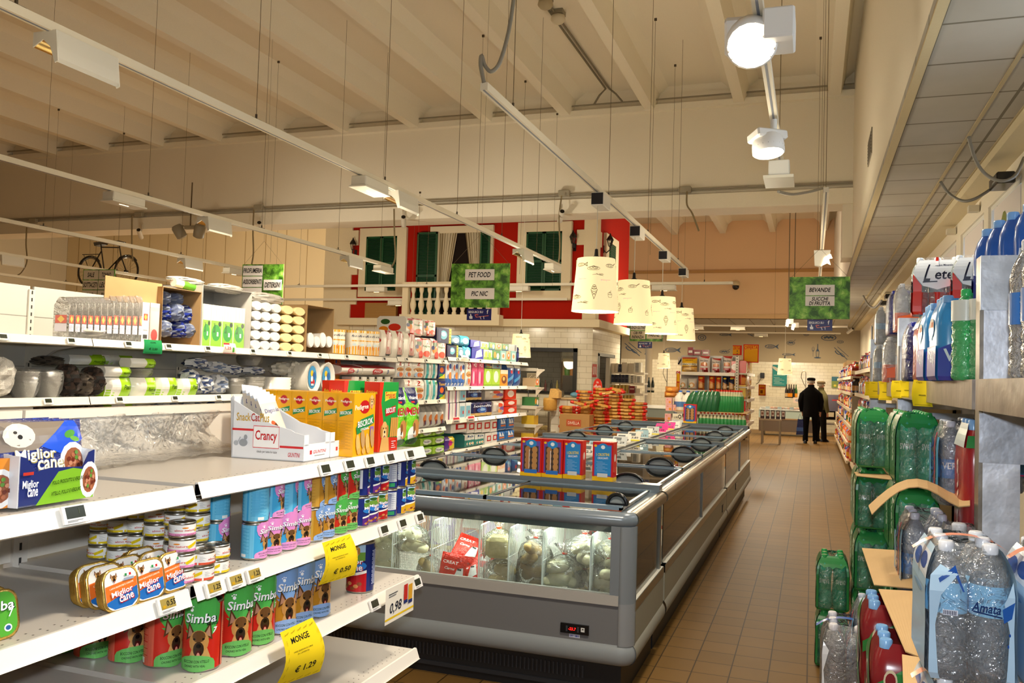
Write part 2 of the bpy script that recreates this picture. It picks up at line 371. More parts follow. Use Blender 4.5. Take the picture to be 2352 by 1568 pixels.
for a, b, ws in ((7.32, 8.3, None), (8.82, 9.8, ('Mangio sano', 'conosco il giusto')), (10.42, 11.6, ('*',)), (5.77, 6.7, None)):
    m = M('matte'); m.box(1.475, 1.485, a, b, 2.24, 3.17, '#e9e1dc')
    S = []
    if ws is None: S = [('e', .42, .62, .16, .28, '#7d8f31')]
    elif len(ws) > 1: S = [('t', ws[0], .5, .62, .09, .7, .3, 0, '#5b4a45'), ('t', ws[1], .5, .42, .07, .8, .3, 0, '#5b4a45')]
    else: S = [('e', .3, .6, .12, .15, '#c05555'), ('e', .32, .58, .08, .1, '#e9e1dc'), ('e', .35, .4, .05, .1, '#b05060')]
    art(m, S, flat((1.474, b, 2.24), (0, -1, 0), (0, 0, 1), b-a, .93), b-a, .93, off=.001)
    tag(m.build('window_poster'), {7.32: 'pale poster with a green oval in the window above the blue water packs', 8.82: 'pale window poster with two lines of slanted handwriting', 10.42: 'pale window poster with small red flowers', 5.77: 'pale poster in the window pane nearest the camera'}[a], 'poster')
# far walls
m = M('wall'); m.box(-24, -8.9, 22, 22.2, 0, 6.5, '#ead8b2'); x = -23.5
while x < -9: m.box(x, x+.012, 21.99, 22, 0, 6.5, '#a98f60'); x += .75
struct(m.build('wall_back_left'))
m = M('wall'); m.box(-24.2, -24, -4, 22, 0, 6.5, CRM); struct(m.build('wall_left'))
m = M('wall'); m.box(-24, 1.6, -4.2, -4, 0, 6.5, CRM); struct(m.build('wall_front'))
m = M('wall'); m.box(-10, .546, 26, 26.2, 4.9, 6.5, '#e8c39a'); m.box(-10, .546, 25.9, 26.2, 3.48, 4.9, '#e6c398'); m.box(-10, .546, 25.86, 25.9, 4.84, 4.92, '#b98e5a')
m.box(-10, .546, 25.87, 25.9, 3.48, 3.6, '#d9b98a')
struct(m.build('wall_back_upper'))
m = M('subway_x'); m.box(-10, 1.6, 30, 30.2, 0, 2.3, '#fff', 'subway_x')
m.box(-10, 1.6, 30, 30.2, 2.3, 3.5, '#b3a48a', 'wall'); struct(m.build('wall_back'))
# drawings on the grey frieze
def fishart(kind, c):
    if kind == 0: return [('e', .45, .5, .33, .22, c), ('e', .45, .5, .29, .17, '#a99c84'), ('p', [(.72, .5), (.98, .78), (.9, .5), (.98, .22)], c), ('e', .2, .55, .03, .04, c)]+[('l', (.3+.07*i, .36), (.36+.07*i, .62), .03, c) for i in range(6)]
    if kind == 1: return [('e', .3+.3*i, .55-.15*i, .2, .09, -.7, c) for i in range(2)]+[('e', .32+.3*i, .56-.15*i, .15, .045, -.7, '#a99c84') for i in range(2)]+[('l', (.1, .9), (.9, .1), .04, c), ('l', (.3, .95), (.98, .3), .03, c)]
    if kind == 2: return [('e', .5, .45, .42, .3, c), ('e', .5, .45, .37, .25, '#a99c84')]+[('e', .3+.1*i, .45+.07*(i % 2), .06, .1, c) for i in range(5)]+[('l', (.8, .7), (.99, .9), .04, c)]
    if kind == 3: return [('p', [(.38, .1), (.36, .5), (.46, .65), (.47, .95), (.53, .95), (.54, .65), (.64, .5), (.62, .1)], c), ('p', [(.42, .14), (.4, .48), (.6, .48), (.58, .14)], '#a99c84'), ('e', .12, .62, .1, .15, c), ('e', .12, .64, .07, .12, '#a99c84'), ('l', (.12, .5), (.12, .15), .02, c), ('e', .5, .08, .3, .04, c)]
    return [('e', .5, .5, .4, .35, c), ('e', .5, .5, .33, .28, '#a99c84'), ('e', .5, .5, .2, .16, c), ('e', .5, .5, .13, .1, '#a99c84')]
m = M('matte')
for x0, x1, y0, y1, k in ((1430, 1475, 785, 820, 1), (1522, 1565, 792, 815, 0), (1600, 1625, 765, 785, 4), (1648, 1682, 762, 775, 0), (1650, 1678, 800, 814, 2), (1714, 1735, 762, 775, 1), (1752, 1790, 785, 806, 0), (1792, 1828, 808, 820, 0), (1805, 1828, 778, 795, 2),
                         (1864, 1892, 788, 824, 3), (1882, 1925, 762, 786, 2), (1912, 1950, 795, 828, 1), (1844, 1860, 763, 773, 4), (1920, 1940, 780, 790, 4), (1478, 1490, 785, 815, 3)):
    a, b = at(x0, y1, Y=30), at(x1, y0, Y=30)
    art(m, fishart(k, '#4d5c70'), flat((a.x, 29.995, a.z), (1, 0, 0), (0, 0, 1), b.x-a.x, b.z-a.z), off=.0015, mat='matte')
o = m.build('trim_40'); struct(o)

# ---- red village-house facade built inside the hall
HX0, HX1, HY, ZB = -8.93, -3.77, 15.0, 2.62
RED, WHT = '#ad1d0c', '#e9d9b6'
m = M('wall'); m.box(HX0, HX1, HY, 18.0, ZB, 5.7, RED); m.box(HX0-.5, HX0+.12, HY-.04, 19.2, 0, 5.7, WHT)
m.box(HX1-.20, HX1+.05, HY-.05, HY+.2, ZB, 5.7, WHT)
for k in range(9):
    if k % 2: m.box(HX0+.12, HX0+.26, HY-.04, HY, ZB+.3*k, ZB+.3*k+.3, WHT); m.box(HX1-.34, HX1-.2, HY-.04, HY, ZB+.28*k, ZB+.28*k+.28, WHT); m.box(HX1, HX1+.04, HY+.2, HY+.36, ZB+.28*k, ZB+.28*k+.28, WHT)
m.box(HX0-.1, HX1+.16, HY-.18, 18.0, 2.50, 2.64, WHT)
struct(m.build('wall_house'))
m = M('subway_x'); wx0, wx1, wz0, wz1 = -5.5, -4.05, 1.27, 2.12
for a, b, c, d in ((HX0-2, wx0, 0, 2.5), (wx1, HX1, 0, 2.5), (wx0, wx1, 0, wz0), (wx0, wx1, wz1, 2.5)): m.box(a, b, HY, HY+.15, c, d, '#fff', 'subway_x')
for a, b, c, d in ((15.0, 15.45, 0, 2.5), (15.45, 16.8, 2.04, 2.5), (16.8, 17.45, 0, 2.5)): m.box(HX1-.15, HX1, a+(.15 if a == 15 else 0), b, c, d, '#fff', 'subway_y')
m.box(HX0-2, HX1, 17.35, 17.45, 0, 2.5, '#fff', 'subway_x')
struct(m.build('wall_kitchen'))
m = M('paint'); t_ = .07
m.box(wx0, wx1, HY-.03, HY+.12, wz1-t_, wz1, '#15110d'); m.box(wx0, wx1, HY-.03, HY+.12, wz0, wz0+t_*.7, '#15110d'); m.box(wx1-t_, wx1, HY-.03, HY+.12, wz0, wz1, '#15110d'); m.box(wx0, wx0+t_, HY-.03, HY+.12, wz0, wz1, '#15110d')
o = struct(m.build('window_20')); g = M('glass'); g.box(wx0+.05, wx1-.05, HY+.03, HY+.036, wz0+.04, wz1-.05, '#cfd8d4'); g.build('pane', o)
m = M('galv'); m.box(HX1-.1, HX1+.02, 15.45, 15.5, 0, 2.04, '#8b8c88'); m.box(HX1-.1, HX1+.02, 16.76, 16.8, 0, 2.04, '#8b8c88'); m.box(HX1-.1, HX1+.02, 15.45, 16.8, 2.0, 2.06, '#6f706c'); struct(m.build('trim_41'))
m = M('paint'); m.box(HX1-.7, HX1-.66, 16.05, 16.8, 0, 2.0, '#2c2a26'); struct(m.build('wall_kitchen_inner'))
m = M('subway_x'); m.box(-7.5, -3.95, 17.1, 17.2, 0, 2.5, '#fff', 'subway_x'); struct(m.build('wall_kitchen_back'))
def shutter(mm, x0, x1, z0, z1, y, col='#0e4a22'):
    'louvred leaf in the xz plane'
    b = .035
    for a in ((x0, x0+b, z0, z1), (x1-b, x1, z0, z1), (x0, x1, z0, z0+b), (x0, x1, z1-b, z1), (x0, x1, (z0+z1)/2-.02, (z0+z1)/2+.02)): mm.box(a[0], a[1], y-.03, y, a[2], a[3], col)
    mm.box(x0+b, x1-b, y-.004, y, z0, z1, '#062412')
    z = z0+b+.01
    while z < z1-b-.02: mm.add([(x0+b, y-.026, z), (x1-b, y-.026, z), (x1-b, y-.004, z+.022), (x0+b, y-.004, z+.022)], [(0, 1, 2, 3)], col); z += .03
def house_window(fx0, fx1, fz0, fz1, sx0, sx1, sz0, sz1, label):
    o = empty('shuttered_window', label, 'window', ((fx0+fx1)/2, HY, fz0), 0, 'windows of the red house front'); L = Matrix.Translation((-(fx0+fx1)/2, -HY, -fz0))
    f = M('wall'); f.T = L
    for a in ((fx0, fx1, sz1, fz1), (fx0, fx1, fz0, sz0), (fx0, sx0, sz0, sz1), (sx1, fx1, sz0, sz1)): f.box(a[0], a[1], HY-.07, HY, a[2], a[3], WHT)
    f.build('frame', o); xm = (sx0+sx1)/2
    for a, b in ((sx0, xm-.004), (xm+.004, sx1)): s_ = M('paint'); s_.T = L; shutter(s_, a, b, sz0, sz1, HY-.03); s_.build('shutter', o)
house_window(-8.62, -7.58, 3.07, 4.45, -8.47, -7.78, 3.19, 4.28, 'closed green shutters in a cream frame left of the balcony')
a, b = at(1193, 513, Y=HY), at(1312, 690, Y=HY); c, d = at(1212, 534, Y=HY), at(1290, 668, Y=HY)
house_window(a.x, b.x, b.z, a.z, c.x, d.x, d.z, c.z, 'closed green shutters in a cream frame right of the balcony')
# balcony door with open shutters and curtains
a, b = at(992, 522, Y=HY), at(1131, 690, Y=HY); c, d = at(1013, 537, Y=HY), at(1106, 700, Y=HY)
o = empty('balcony_door', 'dark balcony doorway with cream frame, open green shutters and striped curtains', 'door', ((c.x+d.x)/2, HY, ZB)); L = Matrix.Translation((-(c.x+d.x)/2, -HY, -ZB))
f = M('wall'); f.T = L; f.box(a.x, b.x, HY-.07, HY, c.z, a.z, WHT); f.box(b.x-.14, b.x, HY-.07, HY, ZB, c.z, WHT); f.box(a.x, c.x, HY-.07, HY, ZB, c.z, WHT); f.build('frame', o)
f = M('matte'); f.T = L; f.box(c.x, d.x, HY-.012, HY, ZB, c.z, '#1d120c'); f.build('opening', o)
for s in (0, 1):
    f = M('cloth'); f.T = L; x0, x1 = (c.x, c.x+.36) if s == 0 else (d.x-.36, d.x); n = 20; r1 = []; r2 = []
    for i in range(n+1):
        t = i/n; wv = .018*math.sin(i*1.7)
        xt = x0+(x1-x0)*t; xb = xt if s == 0 and t < .05 else (x0+(x1-x0)*.42*t if s == 0 else x1-(x1-x0)*.42*(1-t))
        r1.append((xt, HY-.045+wv, c.z)); r2.append((xb, HY-.045+wv, ZB+.35))
    f.rings([r1, r2], '#cdbfa0', closed=False, caps=False)
    for i in range(0, n, 3): f.rings([[(p[0], p[1]-.004, p[2]) for p in (r1[i], r1[i+1])], [(p[0], p[1]-.004, p[2]) for p in (r2[i], r2[i+1])]], '#8f7d5c', closed=False, caps=False)
    f.build('curtain', o)
for x0, x1 in ((at(965, 537, Y=HY).x, c.x-.02), (d.x-.02, at(1131, 537, Y=HY).x)):
    f = M('paint'); f.T = L; shutter(f, x0, x1, ZB, c.z+.02, HY-.09); f.build('shutter', o)
# side window
a, b = at(1387, 527, X=HX1), at(1413, 640, X=HX1)
f = M('wall'); f.box(HX1, HX1+.06, a.y, b.y, 3.0, 4.35, WHT); f.box(HX1+.05, HX1+.07, a.y+.25, b.y-.3, 3.15, 4.2, '#0e4a22')
z = 3.2
while z < 4.15: f.box(HX1+.07, HX1+.08, a.y+.3, b.y-.35, z, z+.02, '#0e4a22', 'paint'); f.box(HX1+.068, HX1+.072, a.y+.3, b.y-.35, z+.02, z+.045, '#062412', 'paint'); z += .045
tag(f.build('shuttered_window'), 'green shuttered window in cream frame on the side of the red house', 'window')
# balcony
bx0, bx1 = at(930, 640, Y=14.65).x, at(1145, 640, Y=14.65).x
o = empty('balcony', 'cream balcony with turned balusters in front of the red house', 'balcony', ((bx0+bx1)/2, HY-.2, 2.64)); L = Matrix.Translation((-(bx0+bx1)/2, -HY+.2, -2.64))
f = M('wall'); f.T = L; f.box(bx0-.06, bx1+.06, 14.58, HY-.19, 2.50, 2.70, WHT); f.build('slab', o)
f = M('wall'); f.T = L; f.box(bx0-.03, bx1+.03, 14.6, 14.72, 3.22, 3.32, WHT); f.box(bx0-.03, bx0+.09, 14.72, HY-.19, 3.22, 3.32, WHT); f.build('handrail', o)
for x in (bx0+.04, bx1-.04): f = M('wall'); f.T = L; f.box(x-.06, x+.06, 14.6, 14.72, 2.70, 3.22, WHT); f.build('pillar', o)
bp = M('wall').lathe([(.045, 0), (.045, .04), (.03, .06), (.06, .16), (.062, .2), (.03, .34), (.026, .4), (.045, .46), (.045, .52)], WHT, 10).mesh('baluster')
n = 10
for i in range(n):
    q = bpy.data.objects.new('baluster', bp); COLL.objects.link(q); q.parent = o; q.location = (bx0+.19+(bx1-bx0-.38)*i/(n-1)-(bx0+bx1)/2, 14.66-HY+.2, .06)
a, b = at(842, 696, Y=14.9), at(912, 728, Y=14.9); f = M('wicker'); f.box(a.x, b.x, 14.84, 14.93, 2.645, a.z, '#fff', 'wicker'); tag(f.build('wicker_panel'), 'brown wicker basket box on the ledge under the left shuttered window', 'basket')
# wall lanterns
def lantern(x, y, z, s, label, side=0):
    o = empty('wall_lantern', label, 'lantern', (x, y, z), side, 'black lanterns of the red house')
    f = M('paint'); f.tube([(0, 0, -.1), (0, -.05, -.16), (0, -.12, -.1), (0, -.12, -.04)], .012, '#120d0a'); f.box(-.03, .03, -.01, 0, -.16, -.02, '#120d0a'); f.build('bracket', o)
    f = M('paint'); f.lathe([(.03, 0), (.035, .01), (.0, .012)], '#120d0a', 6, c=(0, -.12, -.04)); f.lathe([(.075, .12), (.05, .17), (.02, .21), (.008, .25)], '#120d0a', 6, c=(0, -.12, -.04), smooth=False)
    for i in range(6):
        a = i*1.0472; f.bar((.03*math.cos(a), -.12+.03*math.sin(a), -.03), (.06*math.cos(a), -.12+.06*math.sin(a), .085), .007, .007, '#120d0a')
    f.build('cage', o); f = M('glass'); f.lathe([(.028, 0), (.056, .115)], '#8a7c66', 6, c=(0, -.12, -.03), smooth=False); f.build('glass', o)
lantern(-8.74, HY, 4.05, 1, 'black wall lantern at the left edge of the red house front')
lantern(-4.16, HY, 4.07, 1, 'black wall lantern on the house front beside the right corner')
lantern(HX1+.04, 15.5, 4.1, 1, 'black wall lantern on the side wall of the red house', R(90))
# ---- fascia vent, cable ends
f = M('paint'); f.box(.536, .546, 9.3, 9.9, 3.98, 4.25, '#8e8574')
for i in range(7): f.box(.532, .537, 9.33, 9.87, 4.0+.033*i, 4.015+.033*i, '#5d5548')
tag(f.build('wall_vent'), 'grey louvred vent high on the cream fascia', 'vent')
# ================================================ product building blocks
def pack(w, d, h, base, front=(), side=(), top=(), prof=None, n=1, mat='gloss', back=False, mm=None, ns=None, bv=0):
    m = mm or M(mat)
    if prof is None:
        if bv: m.box(-w/2, w/2, -d/2, d/2, 0, h, base if not isinstance(base, list) else base[2], mat, bv)
        else: m.box(-w/2, w/2, -d/2, d/2, 0, h, base, mat)
        pf = lambda u, v: 1
    else:
        pf = prof; n = n if n > 1 else 8; ns = ns or n
        for s in (-1, 1):
            rs = [[(-w/2+w*i/n, s*d/2*pf(i/n, j/ns), h*j/ns) for i in range(n+1)] for j in range(ns+1)]
            if s > 0: rs = [r[::-1] for r in rs]
            m.rings(rs, base, mat, True, caps=False, closed=False)
        for u in (0, 1):
            m.rings([[(-w/2+w*u, -d/2*pf(u, j/ns), h*j/ns), (-w/2+w*u, d/2*pf(u, j/ns), h*j/ns)] for j in range(ns+1)], base, mat, True, caps=False, closed=False)
        m.rings([[(-w/2+w*i/n, -d/2*pf(i/n, 1), h), (-w/2+w*i/n, d/2*pf(i/n, 1), h)] for i in range(n+1)], base, mat, True, caps=False, closed=False)
    sx = 1/n if prof else 0; sy = 1/(ns or n) if prof else 0
    art(m, front, lambda u, v, z: (-w/2+u*w, -(d/2)*pf(u, v)-z, v*h), w, h, sx, sy)
    if back: art(m, front, lambda u, v, z: (w/2-u*w, (d/2)*pf(1-u, v)+z, v*h), w, h, sx, sy)
    if side:
        art(m, side, lambda u, v, z: (-w/2-z, d/2-u*d, v*h), d, h); art(m, side, lambda u, v, z: (w/2+z, -d/2+u*d, v*h), d, h)
    art(m, top, lambda u, v, z: (-w/2+u*w, -d/2+v*d, h+z), w, d)
    return m
def bagprof(u, v): return max(.04, (1-(2*u-1)**4)*(min(1, v*6)*min(1, (1-v)*3.2))**.6)
def pouchprof(u, v): return max(.03, ((1-(2*u-1)**2)*(1-(2*v-1)**2))**.45)
def lobes(k, amp=.16, vt=0):
    def f(u, v):
        a = 1-amp+amp*abs(math.sin(math.pi*k*u)) if k else 1
        if vt: a *= 1-amp+amp*abs(math.sin(math.pi*vt*v))
        return a*min(1, .82+min(v, 1-v)*3)
    return f
def put(shapes, cx, cy, hx, hy):
    o = []
    for s in shapes:
        if s[0] == 'e': o.append(('e', cx+s[1]*hx, cy+s[2]*hy, s[3]*hx, s[4]*hy)+tuple(s[5:]))
        elif s[0] == 'p': o.append(('p', [(cx+x*hx, cy+y*hy) for x, y in s[1]], s[2]))
        elif s[0] == 'r': o.append(('r', cx+s[1]*hx, cy+s[2]*hy, cx+s[3]*hx, cy+s[4]*hy, s[5]))
        elif s[0] == 't': o.append(('t', s[1], cx+s[2]*hx, cy+s[3]*hy, s[4]*hy, (s[5] or 0)*hx or None)+tuple(s[6:]))
    return o
SHEP = [('p', [(-.35, -.2), (.45, -.2), (.95, -1.25), (-.75, -1.25)], '#cf9f5e'), ('p', [(-.62, 1.0), (-.78, .1), (-.2, .4)], '#5a3a20'), ('p', [(.62, 1.0), (.78, .1), (.2, .4)], '#5a3a20'), ('p', [(-.58, .8), (-.66, .25), (-.32, .4)], '#b5866a'), ('p', [(.58, .8), (.66, .25), (.32, .4)], '#b5866a'),
        ('e', 0, .05, .56, .55, '#c4904f'), ('e', 0, .3, .36, .28, '#6b4826'), ('e', 0, -.3, .3, .36, '#37271a'), ('e', 0, -.14, .13, .1, '#0c0a08'), ('e', 0, -.5, .17, .16, '#4a1414'), ('e', 0, -.66, .1, .22, '#e48f7c'), ('e', -.25, .18, .07, .05, '#0c0a08'), ('e', .25, .18, .07, .05, '#0c0a08')]
GOLD = [('e', 0, 0, .62, .85, '#e0b26a'), ('e', -.6, .05, .22, .5, '#b9803c'), ('e', .6, .05, .22, .5, '#b9803c'), ('e', 0, -.2, .34, .42, '#edcf97'), ('e', 0, 0, .14, .11, '#120d0a'), ('e', -.24, .3, .07, .07, '#120d0a'), ('e', .24, .3, .07, .07, '#120d0a'), ('e', 0, -.42, .2, .14, '#4a1616'), ('e', 0, -.6, .13, .28, '#ea8f86')]
def lines(x0, x1, y0, y1, n, c, th=.25):
    h = (y1-y0)/n; return [('r', x0+.06*(x1-x0)*(i % 3 == 1), y0+i*h, x1-(.1+.2*((i*7) % 3))*(x1-x0), y0+i*h+h*th, c) for i in range(n)]
def bold(t, cx, cy, h, w, sh, c1, c2, rot=0, d=.006): return [('t', t, cx+d, cy-d*1.6, h*1.06, w*1.05, sh, rot, c2), ('t', t, cx, cy, h, w, sh, rot, c1)]
def can(name, r, h, base, arts, lidc='#222222', n=24, rim='#b9b6ac', ridge=True, labelpart='label'):
    b = M('metal'); b.lathe([(r*.93, 0), (r, .003), (r, .006), (r*.985, .007), (r*.985, h-.007), (r, h-.006), (r*1.01, h-.003), (r*.985, h), (r*.95, h), (r*.94, h-.005)], rim, n)
    lb = M('gloss'); lb.lathe([(r, .006), (r, h-.006)], base, n, caps=False); art(lb, arts, canmap(r, .006, h-.012, n), 6.28318*r, h-.012, sx=1/n, off=.00022)
    ld = M('metal' if lidc != '#222222' else 'gloss'); ld.lathe([(r*.94, h-.004), (r*.94, h-.0042)], lidc, n); ld.tube([(r*.25*math.cos(a), r*.45+r*.3*math.sin(a), h-.002) for a in [i*.7854 for i in range(9)]], .0012, '#8a8880', 4)
    ld.box(-.006, .006, r*.05, r*.25, h-.003, h-.001, '#8a8880')
    return (name, [('tin', b.mesh('tin'), [], (0, 0, 0)), (labelpart, lb.mesh('label'), [], (0, 0, 0)), ('lid', ld.mesh('lid'), [], (0, 0, 0))])
def simba(c1, c2, c3, c1b):
    a = [('r', .0, 0, .30, 1, c1b)]+lines(.03, .26, .15, .92, 22, c1, .35)+[('r', .12, .03, .2, .12, '#f2f2ee')]
    a += [('e', .5, .86, .17, .34, c2), ('r', .33, .82, .67, 1, c2), ('p', [(.36, .6), (.64, .6), (.5, .38)], c2)]
    a += put(SHEP, .49, .42, .145, .33)
    a += [('e', .47, .1, .16, .13, c3), ('r', .31, 0, .63, .1, c3), ('t', 'BOCCONI CON VITELLO', .47, .13, .045, .22, .1, 0, '#1a3320'), ('t', 'CHUNKS WITH VEAL', .46, .06, .035, .18, .1, 0, '#1a3320')]
    a += bold('Simba', .5, .80, .145, .26, .12, '#ffffff', '#12331d')+[('e', .425, .93, .014, .03, '#fff'), ('e', .405, .965, .006, .012, '#fff'), ('e', .42, .985, .006, .012, '#fff'), ('e', .437, .98, .006, .012, '#fff'), ('t', '7', .62, .6, .09, None, .2, 0, '#ffffff')]
    a += [('t', 'MONGE', .60, .70, .04, .1, .1, 0, '#151515')]
    a += [('r', .70, 0, .98, 1, c1b)]+lines(.72, .96, .1, .9, 24, c1, .35)
    return a
SIM = {'blue': ('#3a9fd0', '#e58fcf', '#e79ad2', '#6fc3e6'), 'gold': ('#b97f22', '#7fa6dc', '#8fb1e4', '#cf9d3e'), 'red': ('#c8261a', '#4fb04e', '#6dbb60', '#d9634a'), 'brown': ('#b08a55', '#c9a468', '#d9bb80', '#b7935c')}
SB = {'blue': '#45a9d8', 'gold': '#b98226', 'red': '#cc2a1c', 'brown': '#b89054'}
CANS = {k: can('dog_food_can', .0365, .1055, SB[k], simba(*SIM[k]), n=24) for k in SIM}
BIG = {k: can('dog_food_can', .0495, .180, SB[k], simba(SIM[k][0], SIM[k][1], SIM[k][2], SIM[k][3]), n=32) for k in ('red', 'gold')}
def miglior(c):
    a = [('r', .03, .25, .25, .95, '#eef0f2')]+lines(.04, .24, .28, .93, 26, '#2b3a78', .5)+[('r', .05, .05, .2, .2, '#2f8f5c')]
    a += [('r', .36, .68, .66, 1, '#a9cbe8'), ('r', .36, .66, .66, .84, '#6e9a3c'), ('e', .44, .9, .07, .06, '#2f5a24')]+put(GOLD, .55, .86, .06, .16)
    a += [('p', [(.34, .3), (.68, .44), (.68, 0), (.34, 0)], c), ('p', [(.34, .26), (.68, .40), (.68, .46), (.34, .32)], '#f2efe4')]+[('e', .4+.04*i, .07+.05*(i % 3), .03, .04, '#8c4424' if i % 2 else '#c9874e') for i in range(6)]
    a += [('e', .51, .55, .17, .12, '#2e7fd0')]+bold('Miglior', .5, .63, .13, .27, 0, '#ffffff', '#a3161c')+bold('cane', .54, .5, .1, .18, 0, '#ffffff', '#a3161c')
    a += [('r', .74, .1, .96, .9, '#22306e')]+lines(.75, .95, .15, .88, 24, '#c9d2ee', .4)
    return a
MIG = {k: can('dog_food_can', .0365, .1055, '#1c2c78', miglior(c)) for k, c in (('gold', '#d9a91c'), ('red', '#b5161f'), ('purple', '#5a2a80'))}
MIGB = can('dog_food_can', .0495, .180, '#1a2a6c', miglior('#b5161f'), n=32)
def almo(c):
    a = []
    for k in range(2):
        x = .25+.5*k
        a += [('r', x-.24, 0, x+.24, .22, c), ('t', 'almo nature', x, .5, .2, .26, 0, 0, '#c23a2e'), ('e', x, .72, .04, .07, '#e08a2c'), ('p', [(x+.14, .25), (x+.24, .62), (x+.24, .92), (x+.12, .5)], '#e7c91c'), ('t', 'tuna and chicken', x, .1, .1, .24, 0, 0, '#6a5a20')]+lines(x-.23, x-.15, .35, .85, 6, '#9a9a9a')
    return a
ALM = {k: can('cat_food_can', .033, .039, '#f2f0ea', almo(c), lidc='#8d8a80') for k, c in (('yellow', '#e6c821'), ('pink', '#e88fc0'), ('red', '#dd5a3c'))}
# ================================================ near shelving (pet food)
FX = -1.46
def shelf(m, x0, x1, y0, y1, z, c='#d9d2c6', lip='#efe9df', lh=.038, dirx=1, dots=True, back=None):
    'tray with a folded, tilted price rail along the front'
    m.box(min(x0, x1), max(x0, x1), y0, y1, z-.028, z, c, 'shelf')
    f = x1 if dirx > 0 else x0; a = dirx
    for p, q in (((0, .006), (.008, .006)), ((.008, .006), (.024, -lh+.004)), ((.024, -lh+.004), (.029, -lh+.006)), ((.014, -lh), (.024, -lh+.004)), ((0, .006), (0, -.03))):
        m.rings([[(f+a*p[0], y0, z+p[1]), (f+a*q[0], y0, z+q[1])], [(f+a*p[0], y1, z+p[1]), (f+a*q[0], y1, z+q[1])]], lip, 'shelf', False, caps=False, closed=False)
    m.add([(f+a*.01, y1, z+.004), (f+a*.024, y1, z-lh), (f, y1, z-.03), (f, y1, z+.004)], [(0, 1, 2, 3)], lip, 'shelf')
    if dots:
        y = y0+.02
        while y < y1-.01:
            for dx in (.03, .05): m.add([(f-a*dx, y, z+.0006), (f-a*(dx+.004), y, z+.0006), (f-a*(dx+.004), y+.005, z+.0006), (f-a*dx, y+.005, z+.0006)], [(0, 1, 2, 3)], '#6d675d', 'matte')
            y += .035
def price_tag(parent, f, y, z, txt='', dirx=1, off=(0, 0, 0), w=.066, h=.038):
    'electronic label clipped on the tilted rail'
    m = M('paint'); T = Matrix.Translation((f+dirx*.021, y, z-.017)) @ Matrix.Rotation(R(90*dirx), 4, 'Z') @ Matrix.Rotation(R(-20), 4, 'X'); m.T = Matrix.Translation([-c for c in off]) @ T
    m.box(-w/2, w/2, -.006, 0, -h/2, h/2, '#ece9e4'); m.box(-w*.38, w*.34, -.0065, -.004, -h*.22, h*.42, '#2b2f22' if not txt else '#a8924a', 'gloss')
    art(m, ([('t', txt, .62, .60, .34, None, .1, 0, '#1b1a10'), ('r', .18, .34, .34, .52, '#c99c1e')] if txt else [('r', .6, .5, .62, .8, '#4b5238')])+[('r', .1, .08, .5, .11, '#888'), ('r', .1, .15, .7, .18, '#777')], lambda u, v, zz: (-w/2+u*w, -.0067-zz, -h/2+v*h), w, h)
    o = m.build('price_tag', parent); return o
SZ = {1: 1.300, 2: 1.045, 3: .795, 4: .510}
BAY = [(.43, 1.745, 'shelving bay at the left picture edge holding the blue dog food pouches', {1: [(153, 1175, '')], 2: [(367, 1388, '0.55')]}),
       (1.755, 3.075, 'white shelving bay nearest the freezer with dog food cans and biscuit boxes', {1: [(733, 1075, ''), (790, 1062, ''), (837, 1055, ''), (884, 1046, ''), (930, 1037, '')], 2: [(475, 1350, '1.25'), (525, 1332, '1.25'), (568, 1318, '1.25'), (869, 1222, ''), (912, 1208, ''), (952, 1195, '')], 3: [(847, 1385, ''), (946, 1338, '')]})]
for y0, y1, lab, tags in BAY:
    o = empty('shelving_unit', lab, 'shelves', (-1.75, (y0+y1)/2, 0)); L = Matrix.Translation((1.75, -(y0+y1)/2, 0)); off = (-1.75, (y0+y1)/2, 0)
    m = M('shelf'); m.T = L
    for z0, z1 in ((.16, .50), (.51, .79), (.80, 1.04), (1.05, 1.29), (1.30, 1.455)): m.box(-2.06, -2.045, y0+.03, y1, z0, z1-.006, '#e4dccf')
    m.box(-2.075, -2.035, y0, y1, 1.435, 1.462, '#ece3d4'); m.build('back_panel', o)
    m = M('shelf'); m.T = L; m.box(-2.07, -2.035, y0-.015, y0+.03, 0, 1.44, '#dcd5ca')
    z = .2
    while z < 1.42: m.box(-2.036, -2.034, y0+.003, y0+.010, z, z+.02, '#3d3b38', 'matte'); z += .04
    m.build('upright', o)
    if y1 > 3: m = M('shelf'); m.T = L; m.box(-2.07, -2.035, y1, y1+.03, 0, 1.44, '#dcd5ca'); m.build('upright', o)
    m = M('shelf'); m.T = L; m.box(-2.05, -1.50, y0, y1, 0, .14, '#c9c3b8'); m.build('plinth', o)
    for k in (1, 2, 3, 4):
        m = M('shelf'); m.T = L; shelf(m, -2.04, FX, y0+.004, y1-.004, SZ[k]-(.006 if y0 < 1 else 0), '#cbc3b8', '#f2ece2')
        if k > 1:
            for yy in (y0+.01, y1-.014): m.prism([(-2.04, SZ[k]-.028), (FX-.05, SZ[k]-.03), (-1.9, SZ[k]-.06), (-2.04, SZ[k]-.11)], yy, yy+.003, '#d5cec2', 'shelf', 'y')
        s_ = m.build('shelf', o)
        for px, py, t in tags.get(k, []): price_tag(s_, FX, at(px, py, X=FX).y, SZ[k], t, off=off)
G1R = R(90)
def on(px, py, z, X=None): p = at(px, py, Z=z); return (p.x if X is None else X, p.y, z)
